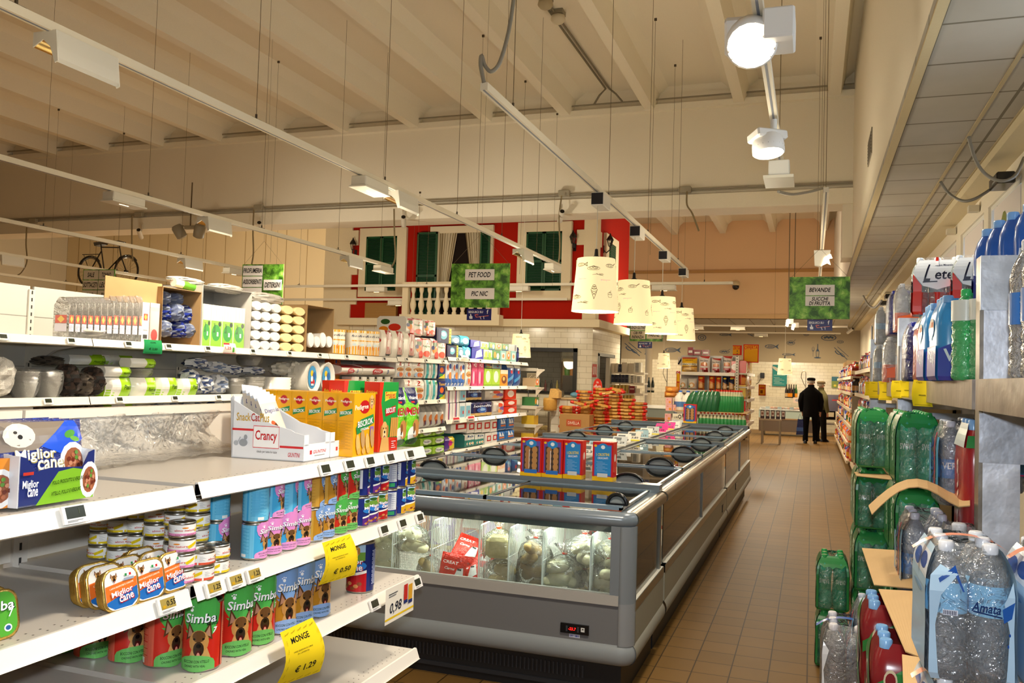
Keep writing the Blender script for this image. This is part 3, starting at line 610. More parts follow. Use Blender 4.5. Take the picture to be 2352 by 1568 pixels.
# --- cans, middle shelf: front row of 14, two high, with scattered second row
z2 = SZ[2]+.001; seq = ['blue']*4+['gold']*2+['red']*2; mig = ['purple', 'purple', 'red', 'red', 'gold', 'gold']
desc = {'blue': 'blue and pink dog food can', 'gold': 'gold and light blue dog food can', 'red': 'red and green dog food can', 'brown': 'beige-brown dog food can'}
Y0 = at(583, 1295, X=-1.52).y
for lv in (0, 1):
    for i in range(14):
        k = seq[i] if i < 8 else mig[i-8]; pr = CANS[k] if i < 8 else MIG[k]
        rot = {0: -.75, 1: -.25, 2: -.2, 3: -.15}.get(i % 4)+(.3 if lv == 0 else -.35)*(1 if i < 8 else .6)+rnd.uniform(-.15, .15)
        if lv and i in (0, 2): rot -= .6
        rot += .2
        if i == 11: rot = -1.6
        d = desc[k] if i < 8 else 'navy dog food can with %s band' % k
        inst(pr, (-1.52+rnd.uniform(-.003, .003), Y0+.0745*i, z2+lv*.106), G1R-rot, '%s, %s in the %s front row, middle shelf' % (d, od(i), 'upper' if lv else 'lower'), 'can', 'cans on the middle pet food shelf')
for i, (y, x, lv, k) in enumerate([(Y0-.035, -1.63, 0, 'blue'), (Y0-.035, -1.63, 1, 'blue'), (Y0-.055, -1.73, 0, 'brown'), (Y0-.055, -1.73, 1, 'brown'), (Y0-.06, -1.82, 0, 'brown'), (Y0-.06, -1.82, 1, 'brown'), (Y0-.05, -1.92, 1, 'gold'), (Y0-.05, -1.92, 0, 'gold')]):
    inst(CANS[k], (x, y, z2+lv*.106), G1R+[.35, 1.9, .8, 2.4, .2, 2.0, 1, 2][i], '%s %s, %s place behind the front blue cans' % ('upper' if lv else 'lower', desc[k], ['first', 'second', 'third', 'fourth'][i//2]), 'can', 'cans on the middle pet food shelf')
for r_, xx in ((1, -1.598), (2, -1.675)):
    for i in range(2, 14):
        if r_ == 2 and i % 3: continue
        k = seq[i] if i < 8 else mig[i-8]
        for lv in (0, 1): inst(CANS[k] if i < 8 else MIG[k], (xx, Y0+.0745*i, z2+lv*.106), G1R, '%s %s, row %s, column %s' % ('upper' if lv else 'lower', desc[k] if i < 8 else 'navy dog food can with %s band' % k, ['', 'two', 'three'][r_], od(i)), 'can', 'cans on the middle pet food shelf')
# --- small cat food tins in stacks
STK = [(252, 1283, 4, 'yellow', 'stack at the far left'), (294, 1290, 5, 'yellow', 'second stack from the left'), (335, 1290, 5, 'yellow', 'third stack from the left'), (378, 1300, 5, 'yellow', 'fourth stack from the left'), (425, 1312, 5, 'yellow', 'fifth stack, behind the pink tins'), (470, 1314, 5, 'yellow', 'sixth stack, right of the pink tins'), (438, 1342, 4, 'pink', 'front stack of four'), (486, 1335, 2, 'red', 'short front stack of two'), (520, 1318, 2, 'yellow', 'short stack beside the blue cans')]
for px, py, n, k, d in STK:
    p = at(px, py, Z=z2)
    for j in range(n):
        inst(ALM[k], (p.x-.033+rnd.uniform(-.002, .002), p.y, z2+j*.0395), rnd.uniform(0, 6.28), '%s cat tin, %s from bottom, %s' % (k, od(j), d), 'can', 'cat food tins stacked on the middle shelf')
# --- foil trays standing on edge
def rsq(w, h, r, n=5):
    o = []
    for cx, cy, a0 in ((w/2-r, h/2-r, 0), (-w/2+r, h/2-r, 90), (-w/2+r, -h/2+r, 180), (w/2-r, -h/2+r, 270)):
        for i in range(n): a = R(a0+90*i/(n-1)); o.append((cx+r*math.cos(a), cy+r*math.sin(a)))
    return o
def foodtray(arts, bg):
    w, h, d = .098, .094, .032; b = M('foil')
    rg = lambda s, y: [(x*s, y, z*s+h/2) for x, z in rsq(w, h, .026)]
    b.rings([rg(.8, d), rg(.97, .006)], '#d9b45c'); b.rings([rg(1.0, .005), rg(1.04, .001), rg(1.04, -.002), rg(.93, -.002)], '#e8c266')
    for i in range(5): b.rings([rg(.97-.03*i, .008+.005*i), rg(.985-.03*i, .009+.005*i), rg(.965-.03*i, .011+.005*i)], '#c9a24a')
    l = M('gloss'); pts = [(.5+x/w*.93, .5+z/h*.93) for x, z in rsq(w, h, .026)]
    art(l, [('p', pts, bg)]+arts, lambda u, v, z: ((u-.5)*w, -.0022-z, v*h), w, h)
    return ('pet_food_tray', [('foil_tray', b.mesh('foil_tray'), [], (0, 0, 0)), ('lid', l.mesh('lid'), [], (0, 0, 0))])
TR1 = foodtray([('p', [(.04, .62), (.96, .72), (.96, .4), (.04, .22)], '#e8742c'), ('p', [(.05, .25), (.95, .5), (.95, .2), (.75, .06), (.25, .06), (.06, .18)], '#2369b5'), ('t', 'CARNI BIANCHE E CAROTE', .5, .58, .04, .7, 0, .1, '#fff0d0')]+put(SHEP[1:], .3, .78, .13, .13)+[('r', .6, .78, .66, .84, '#2f8f4a'), ('r', .66, .78, .72, .84, '#fff'), ('r', .72, .78, .78, .84, '#c22'), ('r', .55, .68, .85, .74, '#9aa3b5')]+bold('Miglior', .48, .42, .17, .62, 0, '#ffffff', '#b5161f', .12, .012)+bold('cane', .58, .28, .13, .42, 0, '#ffffff', '#b5161f', .12, .012), '#f0ede6')
TR2 = foodtray([('p', [(.05, .1), (.55, .04), (.4, .96), (.05, .9)], '#b3202a'), ('e', .74, .2, .09, .08, '#f2f2f2'), ('e', .74, .2, .06, .05, '#2f5f9a')]+put(SHEP, .3, .42, .25, .3)+bold('Simba', .5, .68, .2, .8, .1, '#ffffff', '#12331d')+[('t', '7', .8, .5, .16, None, .2, 0, '#fff')], '#57a838')
for i, (px, py, k, d) in enumerate([(222, 1388, 1, 'hindmost of the left row'), (246, 1392, 1, 'middle of the left row'), (283, 1400, 1, 'front of the left row'), (298, 1368, 1, 'middle of the centre row'), (345, 1377, 1, 'front of the centre row'), (360, 1352, 1, 'behind the right row'), (405, 1355, 1, 'front of the right row'), (330, 1345, 1, 'hindmost of the centre row'),
                                     (-6, 1470, 2, 'front one'), (-28, 1462, 2, 'second one'), (-50, 1455, 2, 'last one')]):
    p = at(px, py, Z=z2-.004)
    inst((TR1, TR2)[k-1], (p.x, p.y, z2-.004), 0, ('orange-labelled foil dog food tray standing on edge, %s' if k == 1 else 'green Simba foil tray at the left picture edge, %s').replace('Simba ', '') % d, 'pet food tray', 'foil dog food trays', rot=(R(-12), 0, G1R+rnd.uniform(-.05, .05)))
# --- big cans on the third shelf
z3 = SZ[3]+.001; X3 = -1.53; YB = at(497, 1522, X=X3+.05).y+.0
bigs = [('red', 'second can of the row, in front', 0, -.35, 0)]
ys = [at(px, py, X=X3+.049).y for px, py in ((497, 1522), (569, 1498), (622, 1475), (672, 1458), (712, 1432), (752, 1410))]
cols = ['red', 'red', 'red', 'gold', 'gold', 'gold']
for i, y in enumerate(ys):
    inst(BIG[cols[i]], (X3, y, z3), G1R-[1.0, .5, .45, .3, .3, .25][i], 'large %s dog food can, %s in the front row, third shelf' % ('red-green' if cols[i] == 'red' else 'gold-blue', od(i)), 'can', 'large dog food cans on the third shelf')
for i, (x, dy) in enumerate(((-1.64, -.02), (-1.75, -.03), (-1.86, -.04), (-1.97, -.045))):
    inst(BIG['red'], (x, ys[0]+dy, z3), G1R-[.1, .3, .3, .3][i], 'large red dog food can, %s behind the front can, third shelf' % od(i), 'can', 'large dog food cans on the third shelf')
for i in range(1, 6):
    inst(BIG[cols[i]], (X3-.105, ys[i]-.004, z3), G1R, 'large %s dog food can in the second row, column %s, third shelf' % ('red-green' if cols[i] == 'red' else 'gold-blue', od(i)), 'can', 'large dog food cans on the third shelf')
p = at(843, 1357, Z=z3); inst(MIGB, (p.x-.03, p.y, z3), G1R-1.75, 'large navy dog food can standing alone at the end of the third shelf', 'can')
# --- top shelf
z1 = SZ[1]+.001
# blue pouches in a printed display box
a, b = at(40, 1168, Z=z1), at(213, 1140, Z=z1)
def bowl(cx, cy, rx, ry): return [('e', cx, cy, rx, ry, '#f3f1ee'), ('e', cx, cy, rx*.72, ry*.72, '#9a5a3c')]+[('e', cx+rx*.55*math.cos(i*2.4)*(i/14)**.5, cy+ry*.55*math.sin(i*2.4)*(i/14)**.5, rx*.13, ry*.11, ('#c98a6a', '#6f3020', '#b06a4a', '#5f8f3a')[i % 4]) for i in range(14)]
po = pack(.235, .05, .215, '#27357f', [('p', [(0, 1), (0, .62), (.35, .62), (.8, .98)], '#8d7f70'), ('e', .2, .82, .16, .16, '#e8dccb'), ('e', .2, .8, .025, .03, '#1a1410'), ('e', .16, .86, .02, .02, '#1a1410'), ('p', [(.78, .99), (.9, .98), (.98, .72), (.62, .55), (.4, .66)], '#2457d8'), ('e', .78, .80, .08, .05, .4, '#4f9a3a'), ('e', .84, .73, .07, .035, -.3, '#6fb04a')]
          + bowl(.8, .42, .2, .27)+[('p', [(.1, .02), (.14, .24), (.6, .24), (.95, .06), (.95, 0), (.1, 0)], '#86bb2e'), ('e', .64, .2, .05, .04, '#e8662a'), ('t', 'DOPPIO MANICARETTO', .45, .13, .05, .6, 0, 0, '#2f5a12')]+bold('Miglior', .33, .55, .17, .42, 0, '#f6f0dc', '#a99a5a')+bold('cane', .48, .42, .13, .3, 0, '#f6f0dc', '#a99a5a')+[('t', 'Pranzetti', .38, .27, .13, .38, .3, 0, '#cfa436')],
          prof=pouchprof, n=10, mat='crinkle').mesh('pouch')
L = (b-a).length; ang = math.atan2(b.y-a.y, b.x-a.x); c = (a+b)/2; n_ = Vector((math.sin(ang), -math.cos(ang), 0))
o = empty('display_box', 'blue and green printed display box holding dog food pouches on the top shelf', 'display box', (c.x-n_.x*.07, c.y-n_.y*.07, z1), ang)
m = M('gloss'); w = L; d = .14
m.prism([(-w/2, 0), (w/2, 0), (w/2, .105), (w*.42, .10), (w*.34, .07), (-w*.1, .075), (-w*.3, .07), (-w*.42, .10), (-w/2, .105)], -d/2, -d/2+.003, '#23306f', 'gloss')
for s in (-1, 1): m.prism([(-d/2, 0), (d/2, 0), (d/2, .12), (-d/2+.02, .105), (-d/2, .105)], s*w/2-.0015, s*w/2+.0015, '#dfe3e8', 'gloss', 'x')
m.box(-w/2, w/2, d/2-.003, d/2, 0, .11, '#dfe3e8'); m.box(-w/2, w/2, -d/2, d/2, 0, .003, '#cfd3d8')
art(m, [('p', [(.22, 0), (1, 0), (1, .55), (.7, .66), (.5, .62)], '#7fb52c')]+bowl(.93, .38, .13, .38)+[('t', 'POLLO, PROSCIUTTO E VERDURE', .62, .42, .09, .42, .3, .05, '#1d3a0e'), ('t', 'VITELLO, POLLO E VERDURE', .6, .2, .09, .4, .3, .05, '#1d3a0e'), ('t', 'Miglior', .13, .42, .2, .2, 0, 0, '#fff'), ('t', 'cane', .16, .27, .15, .13, 0, 0, '#fff'), ('r', .03, .62, .16, .68, '#c0392b')], lambda u, v, z: (-w/2+u*w, -d/2-z, v*.105), w, .105)
m.build('printed_tray', o)
for i in range(4): inst(('dog_food_pouch', po), (c.x-n_.x*(.035+.03*i)-.02*math.cos(ang), c.y-n_.y*(.035+.03*i), z1+.008), 0, 'blue dog food pouch with meat bowl picture, %s in the display box' % ['front one', 'second', 'third', 'rearmost'][i], 'pouch', 'blue dog food pouches', rot=(R(-9), 0, ang), sc=(.92, 1, .76))
a2 = at(-20, 1172, Z=z1); inst(('dog_food_display', pack(.20, .12, .10, '#e08a2a', [('p', [(0, 0), (.6, 0), (.4, .6), (0, .7)], '#e0802a')]+bowl(.72, .4, .2, .4)).mesh('box')), (a2.x-.06, a2.y-.03, z1), ang, 'orange display box cut off by the left picture edge', 'display box')
# white cat snack display trays
pA, pB, pC = at(531, 1050, Z=z1), at(697, 1061, Z=z1), at(757, 1051, Z=z1)
ln = (pB-pA).length; an = math.atan2(pA.y-pB.y, pA.x-pB.x); wt = (pC-pB).length
for q in (0, 1):
    base = pB+(pC-pB)*q*1.02
    o = empty('snack_display', ['white swooping cardboard display of cat snacks, the front one with sticks', 'empty white swooping cardboard display behind the snack display'][q], 'display box', base, an-math.pi, group='white cardboard snack displays')
    # local x: from back (-ln) to front (0); y: depth 0..wt
    prof = [(-ln, 0), (0, 0), (0, .085), (-.035, .092), (-.05, .10), (-.12, .115), (-.2, .155), (-.28, .195), (-ln, .205)]
    m = M('paint')
    for y in (0, wt-.003): m.prism(prof, y, y+.003, '#eef0f4', 'paint')
    m.box(-.003, 0, .003, wt-.003, 0, .055, '#eef0f4'); m.box(-ln, 0, 0, wt, 0, .003, '#e4e6ea'); m.box(-ln, -ln+.003, 0, wt, 0, .2, '#eef0f4')
    for y in (.003, wt-.028): m.box(-.003, 0, y, y+.025, .05, .085, '#eef0f4')
    art(m, [('t', 'GIUNTINI', .6, .5, .2, .5, .2, 0, '#c5323a'), ('r', .22, .38, .3, .62, '#c5323a'), ('r', .4, .25, .8, .3, '#999')], lambda u, v, z: (0+z, u*wt, v*.055), wt, .055)
    if q == 0:
        S = [('r', 0, .44, .3, .475, '#d8242c'), ('r', .67, .2, .99, .235, '#d8242c'), ('p', [(x*.36/1+.3, y*.34+.19) for x, y in ((0, 0), (1, 0), (1, 1), (0, 1))], '#fff'), ('r', .3, .18, .66, .19, '#d8242c'), ('r', .3, .52, .66, .53, '#d8242c'), ('r', .3, .19, .305, .52, '#d8242c'), ('r', .655, .19, .66, .52, '#d8242c'),
             ('t', 'Crancy', .48, .36, .2, .3, .0, 0, '#c5141c'), ('t', 'ideale per tutte le razze', .5, .12, .05, .28, 0, 0, '#777'), ('t', 'GIUNTINI', .87, .1, .07, .16, .2, 0, '#c5323a'), ('t', 'Snack', .16, .66, .13, .2, 0, 0, '#c9a13a'), ('t', 'Cat', .325, .66, .13, .12, 0, 0, '#b5382c'), ('t', 'Plus', .455, .66, .14, .13, 0, 0, '#c9a13a'),
             ('e', .17, .25, .06, .06, '#9aa0a8'), ('e', .2, .34, .025, .04, '#9aa0a8'), ('e', .07, .24, .035, .04, '#b3b8bf'), ('l', (.1, .26), (.13, .34), .02, '#b3b8bf')]
        art(m, S, lambda u, v, z: (-ln+u*ln, -z, v*.205), ln, .205)
    m.build('tray', o)
sp = pack(.10, .014, .21, '#eadfce', [('r', 0, .86, 1, 1, '#dfe6f2'), ('t', 'Dogsticks', .5, .72, .09, .8, .2, 0, '#5b5f92'), ('e', .35, .42, .2, .12, -.5, '#c9603a'), ('l', (.35, .5), (.9, .08), .06, '#5a2c18'), ('l', (.25, .42), (.8, .04), .05, '#7a3d22'), ('e', .62, .35, .09, .08, '#b06a5a')], prof=pouchprof, n=8, mat='gloss').mesh('snack_pouch')
for i in range(5):
    t_ = pB+(pA-pB)*(.42+.11*i)+(pC-pB)*.5
    inst(('snack_pouch', sp), (t_.x, t_.y, z1+.015+.004*i), 0, 'white pouch of dog sticks leaning in the white display, %s from the front' % od(i), 'pouch', 'snack pouches in the white display', rot=(R(-24+3*i), R(-4+2*i), G1R+.05))
# yellow biscuit boxes seen from the spine
ped_f = [('e', .5, .78, .24, .11, '#c4141c'), ('t', 'Pedigree', .36, .77, .1, .62, 0, .05, '#fff3e0')]+put(GOLD, .82, .86, .17, .13)+[('p', [(.1, .46), (.3, .58), (.9, .66), (.95, .52), (.5, .42), (.15, .34)], '#2a8f4c')]+bold('BISCROK', .53, .53, .1, .72, .1, '#ffffff', '#17552c', .12)+[('t', 'ORIGINAL', .5, .43, .04, .4, 0, .1, '#fff'), ('r', .75, .3, .93, .46, '#9a6fb0')]+[('e', .2+.22*i, .2+.07*(i % 2), .09, .16, .3, ('#e6bd6c', '#caa06a')[i % 2]) for i in range(4)]+[('e', .24+.22*i, .08, .08, .05, '#dcae5c') for i in range(3)]
ped_s = [('e', .5, .86, .24, .07, '#c4141c'), ('t', 'Pedigree', .5, .865, .05, .7, 0, 0, '#fff3e0'), ('p', [(.1, .7), (.9, .76), (.9, .68), (.1, .62)], '#2a8f4c'), ('t', 'BISCROK', .5, .69, .05, .7, .1, .04, '#fff'), ('r', .05, .56, .95, .565, '#b98412')]+lines(.1, .95, .12, .54, 26, '#c58e16', .4)
a, b = at(811, 1040, X=-1.484), at(861, 1028, X=-1.484); wd = abs(b.y-a.y)-.004; hh = at(809, 903, X=-1.5).z-z1
bx = pack(wd, .062, hh, '#f0ae14', ped_f, ped_s).mesh('biscuit_box')
for i in range(7): inst(('biscuit_box', bx), (-1.515-.0635*i, a.y+wd/2-.003+rnd.uniform(-.002, .002), z1), G1R, 'yellow dog biscuit box, %s from the shelf front' % od(i), 'box', 'yellow dog biscuit boxes')
fr_f = [('p', [(0, 0), (0, 1), (.2, 1), (.1, .7), (.3, .3), (.2, 0)], '#d8321c'), ('p', [(.28, .72), (.75, .78), (.9, .86), (.35, .84)], '#f0d83c'), ('r', .28, .76, .86, .86, '#f0d83c'), ('t', 'Friskies', .57, .81, .1, .5, 0, .04, '#c2182c'), ('p', [(.3, .6), (.85, .66), (.88, .56), (.34, .5)], '#b5161f'), ('t', 'BISCUIT', .6, .59, .075, .48, .1, .06, '#fff'), ('p', [(.2, 0), (1, 0), (1, .18), (.5, .2)], '#cc2a1a')]+put(GOLD, .3, .28, .26, .18)+[('p', [(.05, 0), (.55, 0), (.5, .2), (.15, .2)], '#d9a860')]+[('l', (.6+.1*i, .2), (.66+.1*i, .48), .05, '#d39a4a') for i in range(4)]+lines(.65, .9, .04, .16, 4, '#fff')
a, b = at(869, 1037, X=-1.497), at(911, 1024, X=-1.497); wd2 = abs(b.y-a.y)-.002; h2 = at(870, 877, X=-1.5).z-z1
fb = pack(wd2, .065, h2, ['#1f8f3c', '#1f8f3c', '#1f9a40', '#1f8f3c', '#1f8f3c', '#d8321c'], fr_f, [('t', 'Friskies', .5, .85, .05, .7, 0, 0, '#f0d83c')]).mesh('biscuit_box')
inst(('biscuit_box', fb), (-1.53, a.y+wd2/2, z1), G1R-.03, 'green and red dog biscuit box standing in front between yellow boxes and green bags', 'box')
inst(('biscuit_box', fb), (-1.62, a.y+wd2/2-.10, z1+.002), G1R-.03, 'green dog biscuit box half hidden behind the front green and red box', 'box')
inst(('biscuit_box', fb), (-1.70, a.y+wd2/2-.02, z1), G1R, 'green dog biscuit box hindmost in its row', 'box')
mb = pack(.125, .07, .235, '#7ccf2c', [('p', [(.12, 1), (.88, 1), (.8, .76), (.5, .7), (.2, .76)], '#1c2352'), ('t', 'Vitakraft', .5, .83, .06, .55, .1, 0, '#fff'), ('r', .3, .74, .5, .77, '#c22')]+bold('MENU', .5, .6, .13, .8, .1, '#c2182c', '#ffffff')+[('t', 'Vital', .72, .49, .06, .3, 0, 0, '#2f6a16'), ('e', .55, .3, .22, .16, '#c98a4a'), ('e', .35, .2, .2, .14, '#f0ece4'), ('e', .45, .32, .07, .08, '#8a5a30'), ('e', .42, .24, .03, .03, '#111'), ('e', .5, .08, .38, .06, '#2a5f24'), ('e', .8, .4, .08, .06, '#f0c02c')], prof=bagprof, n=10, mat='crinkle').mesh('bag')
for i, px in enumerate((908, 938)):
    p = at(px, 1028-i*6, X=-1.52); inst(('rodent_food_bag', mb), (-1.55, p.y+.045, z1), G1R-.08, 'green %s bag of rodent food at the end of the top shelf' % ['left-hand', 'right-hand'][i], 'bag', 'green rodent food bags')
# stretch film left on the empty top shelf
m = M('film'); n = 16; rs = []
for j in range(9):
    v = j/8; rs.append([(-2.035+.012*math.sin(i*1.3+j)+(.0 if v > .25 else (.25-v)*.7), 1.80+.75*i/n+.05*math.sin(j*.9), z1+.006+max(0, v-.2)*.16+.008*abs(math.sin(i*2.1+j*1.7))) for i in range(n+1)])
m.rings(rs, '#ffffff', caps=False, closed=False); tag(m.build('stretch_film'), 'crumpled clear plastic film against the back of the empty top shelf', 'plastic film')
# paper signs clipped on the rails
def papersign(px0, py0, px1, py1, X, arts, name, lab, cat='sign', curl=.02, col='#f2d21c', tilt=0, wv=1):
    a, b = at(px0, py0, X=X), at(px1, py1, X=X); w, h = abs(b.y-a.y), abs(a.z-b.z); n = 10
    f = lambda u, v: (-w/2+u*w, -curl*math.sin(3.1*(1-v))*wv-curl*1.5*(1-v)*(u-.3), (v-1)*h)
    m = M('matte'); m.rings([[f(i/n, j/n) for i in range(n+1)] for j in range(n+1)], col, caps=False, closed=False)
    art(m, arts, lambda u, v, z: (f(u, v)[0], f(u, v)[1]-z-.0004, f(u, v)[2]), w, h, .1, .1, mat='matte')
    o = m.build(name, None, (X+.004, (a.y+b.y)/2, a.z)); o.rotation_euler = (0, R(tilt), G1R); return tag(o, lab, cat)
def ysign(t, pr): return [('t', t, .45, .80, .1, .5, 0, 0, '#1b1a10'), ('t', 'VARIE SELEZIONI DI CARNI', .45, .6, .025, .5, 0, 0, '#7a6a10'), ('t', 'IN OFFERTA', .45, .55, .025, .3, 0, 0, '#7a6a10'), ('t', pr, .55, .25, .13, .5, 0, 0, '#1b1a10')]+[('t', 'Capoggio', .14+.18*i, y, .03, .14, .4, .2, '#a8900f') for i in range(5) for y in (.93, .05)]+[('t', 'Capo', x, .2+.15*i, .03, .08, .3, 1.5, '#a8900f') for i in range(5) for x in (.06, .94)]
papersign(737, 1246, 798, 1318, -1.415, ysign('MONGE', '€ 0.50'), 'price_sign', 'curling yellow paper price sign hanging from the middle shelf')
papersign(640, 1452, 710, 1538, -1.415, ysign('MONGE', '€ 1.29'), 'price_sign', 'curling yellow paper price sign hanging from the third shelf', curl=.03)
papersign(884, 1355, 947, 1400, -1.41, [('r', 0, .1, 1, .16, '#e8c21c'), ('t', '0,98', .35, .38, .34, .4, .15, 0, '#1c2030'), ('r', .1, .8, .4, .83, '#555'), ('r', .1, .74, .35, .77, '#777'), ('r', .62, .45, .75, .9, '#c02a22'), ('r', .78, .4, .92, .85, '#d9a02a'), ('r', .62, .35, .75, .45, '#20306e'), ('r', .78, .3, .92, .4, '#20306e')], 'price_sign', 'white price card with two cans printed on it, under the third shelf', col='#efe8da', curl=.0, tilt=0)
# cardboard scraps under the shelf end
m = M('card'); m.rings([[(-1.68, 3.02, .16), (-1.30, 3.02, .28)], [(-1.62, 3.5, .19), (-1.18, 3.25, .36)], [(-1.6, 3.52, .187), (-1.16, 3.27, .357)], [(-1.66, 3.04, .155), (-1.28, 3.04, .275)]], '#b08c5c', smooth=False, caps=False)
tag(m.build('cardboard_sheet'), 'loose brown cardboard sheet sticking out below the lowest near shelf', 'cardboard')
m = M('card'); m.box(-1.75, -1.35, 2.85, 3.25, 0, .22, '#7b7468'); tag(m.build('storage_box'), 'grey storage box on the floor under the near shelf end', 'box')
# ================================================ tall shelving across the first aisle
GX = -4.08
BZ = {'A': (1.735, 1.387, 1.05, .72, .4), 'N': (1.745, 1.285, .965, .60, .25), 'B': (1.785, 1.435, 1.035, .66, .3)}
bays = [(1.3+1.32*i, 1.3+1.32*(i+1), 'A') for i in range(5)]+[(7.9, 9.2, 'N'), (9.2, 10.7, 'B'), (10.7, 12.2, 'B')]
tagpx = {0: [(117, 900), (230, 903), (335, 902)], 1: [(318, 780), (405, 785), (437, 899), (505, 897)], 2: [(605, 798), (677, 803), (728, 898), (440, 786)], 3: [(735, 806), (812, 812)]}
for i, (y0, y1, k) in enumerate(bays):
    o = empty('shelving_unit', 'tall cream shelving bay, %s from the left of the row across the aisle' % od(i), 'shelves', (GX-.25, (y0+y1)/2, 0), group='tall shelving row with tableware and paper goods')
    L = Matrix.Translation((.25-GX, -(y0+y1)/2, 0)); off = (GX-.25, (y0+y1)/2, 0)
    top = 2.06 if y1 < 5.5 else 1.93 if k != 'B' else 1.84
    m = M('shelf'); m.T = L; m.box(-4.60, -4.585, y0+.03, y1, .1, top, '#c9c5bb')
    for z in (.7, 1.05, 1.56, 1.87): m.box(-4.5851, -4.584, y0+.03, y1, z, z+.004, '#8d8a80')
    m.build('back_panel', o)
    m = M('shelf'); m.T = L; m.box(-4.60, -4.575, y0-.012, y0+.03, 0, top-.02, '#d8d2c4'); z = .3
    while z < top-.05: m.box(-4.576, -4.574, y0+.004, y0+.013, z, z+.022, '#3d3b38', 'matte'); z += .045
    m.build('upright', o)
    m = M('shelf'); m.T = L; m.box(-4.58, GX-.05, y0, y1, 0, .15, '#b9b3a6'); m.build('plinth', o)
    for z in BZ[k]:
        m = M('shelf'); m.T = L; shelf(m, -4.585, GX, y0+.003, y1-.003, z, '#c9c4b8', '#e8e2d4', dots=False, lh=.045)
        for yy in (y0+.01, y1-.013): m.prism([(-4.585, z-.028), (GX-.02, z-.03), (-4.35, z-.07), (-4.5, z-.15), (-4.585, z-.15)], yy, yy+.003, '#cfc9bb', 'shelf', 'y')
        s_ = m.build('shelf', o)
        if z > .5:
            for q in range(3): price_tag(s_, GX, y0+.25+.42*q+.07*math.sin(i*3+z*9+q), z, off=off, w=.06, h=.036)
m = M('shelf')
# ---- product kinds: nominal size, drawn once and scaled
K = {}
def kind(n, mesh): K[n] = mesh.mesh(n) if isinstance(mesh, M) else mesh
def sleeve():
    m = M('petc')
    for i in range(7): m.lathe([(.034+.002*(j % 2), .02+j*.028) for j in range(13)], '#efe9dd', 10, 'matte') if i == 0 else None
    pack(.1, .1, .42, '#f4f1ea', mat='bag', mm=m, prof=lambda u, v: 1 if v < .8 else max(.3, 1-(v-.8)*3), n=4, ns=10)
    art(m, [('r', .12, .36, .88, .56, '#d96a5a'), ('p', [(.5, .37), (.75, .46), (.5, .55), (.25, .46)], '#eec86a'), ('r', .1, .16, .9, .35, '#e6e0ea')]+lines(.15, .85, .18, .33, 5, '#a7a0b5'), lambda u, v, z: (-.05+u*.1, -.0505-z, v*.42), .1, .42)
    art(m, [('r', .12, .36, .88, .56, '#d96a5a'), ('p', [(.5, .37), (.75, .46), (.5, .55), (.25, .46)], '#eec86a'), ('r', .1, .16, .9, .35, '#e6e0ea')], lambda u, v, z: (-.0505-z, .05-u*.1, v*.42), .1, .42)
    return m
kind('sleeve', sleeve())
kind('whitebox', pack(.1, .3, .35, '#efe8da', [('r', .2, .55, .8, .72, '#c8301c'), ('p', [(.5, .56), (.7, .635), (.5, .71), (.3, .635)], '#f0c23c'), ('r', .2, .1, .8, .2, '#333'), ('r', .2, .3, .8, .32, '#999')], [('e', .7, .1, .2, .1, '#b5262a')]))
kind('redbox', pack(.1, .3, .35, '#e6d9cf', [('r', 0, 0, 1, .9, '#c9a9a4'), ('e', .5, .2, .35, .15, '#b52a26'), ('r', .1, .35, .9, .8, '#d4b9b0')]))
def opencarton(col='#9c7f58', inn='#6e5a40'):
    m = M('card'); t = .008
    for a in ((-.5, -.5+t, -.5, .5, 0, 1), (.5-t, .5, -.5, .5, 0, 1), (-.5, .5, -.5, .5, 0, t), (-.5, .5, -.5, .5, 1-t, 1), (-.5, .5, .5-t, .5, 0, 1)): m.box(*a, col)
    m.box(-.5+t, .5-t, .5-t*1.5, .5-t, t, 1-t, inn); return m
kind('carton', opencarton('#b08f62', '#8d7048')); kind('whitecarton', opencarton('#b9b5ad', '#97948e'))
def crumple(c1, c2, seed, mat='crinkle'):
    r = random.Random(seed); m = M(mat); n, k = 18, 11; rs = []
    for j in range(k+1):
        a = math.pi*(.06+.88*j/k); rs.append([(math.sin(a)**.7*math.cos(6.28318*i/n)*.5*r.uniform(.66, 1.05), math.sin(a)**.7*math.sin(6.28318*i/n)*.5*r.uniform(.66, 1.08), .5-.5*math.cos(a)*r.uniform(.92, 1)) for i in range(n)])
    m.rings(rs, c1, None, False); m.c = [C(c2) if r.random() < .35 else x for x in m.c]; return m
kind('bagblue', crumple('#7d88a8', '#aeb6c4', 1)); kind('bagblue2', crumple('#26389a', '#8e98b0', 2)); kind('bagblack', crumple('#1c1512', '#3a2a22', 3)); kind('bagwhite', crumple('#e8e2d6', '#cfc8bc', 4)); kind('bagspot', crumple('#dcdee2', '#8391ad', 5)); kind('bagclear', crumple('#d8d2c4', '#efe9dc', 6)); kind('bagfloral', crumple('#e4e4e6', '#4a5a86', 7)); kind('bagbrown', crumple('#5d5246', '#2e241c', 8))
kind('cupset', pack(.16, .1, .36, '#ece8dc', [('r', 0, 0, 1, .62, '#8cc63c'), ('e', .5, .33, .42, .2, '#2f9c3c'), ('t', 'Bicchieri', .3, .45, .1, .5, 0, 1.57, '#0f4d1c'), ('e', .8, .55, .14, .06, '#1c3a2a'), ('r', .55, .25, .7, .35, '#fff'), ('r', .03, .62, .97, .64, '#d9d4c6')]+[('r', .12+.3*i, .65, .15+.3*i, .98, '#cfcabd') for i in range(3)], [('r', .2, .2, .8, .6, '#a8d84c')]))
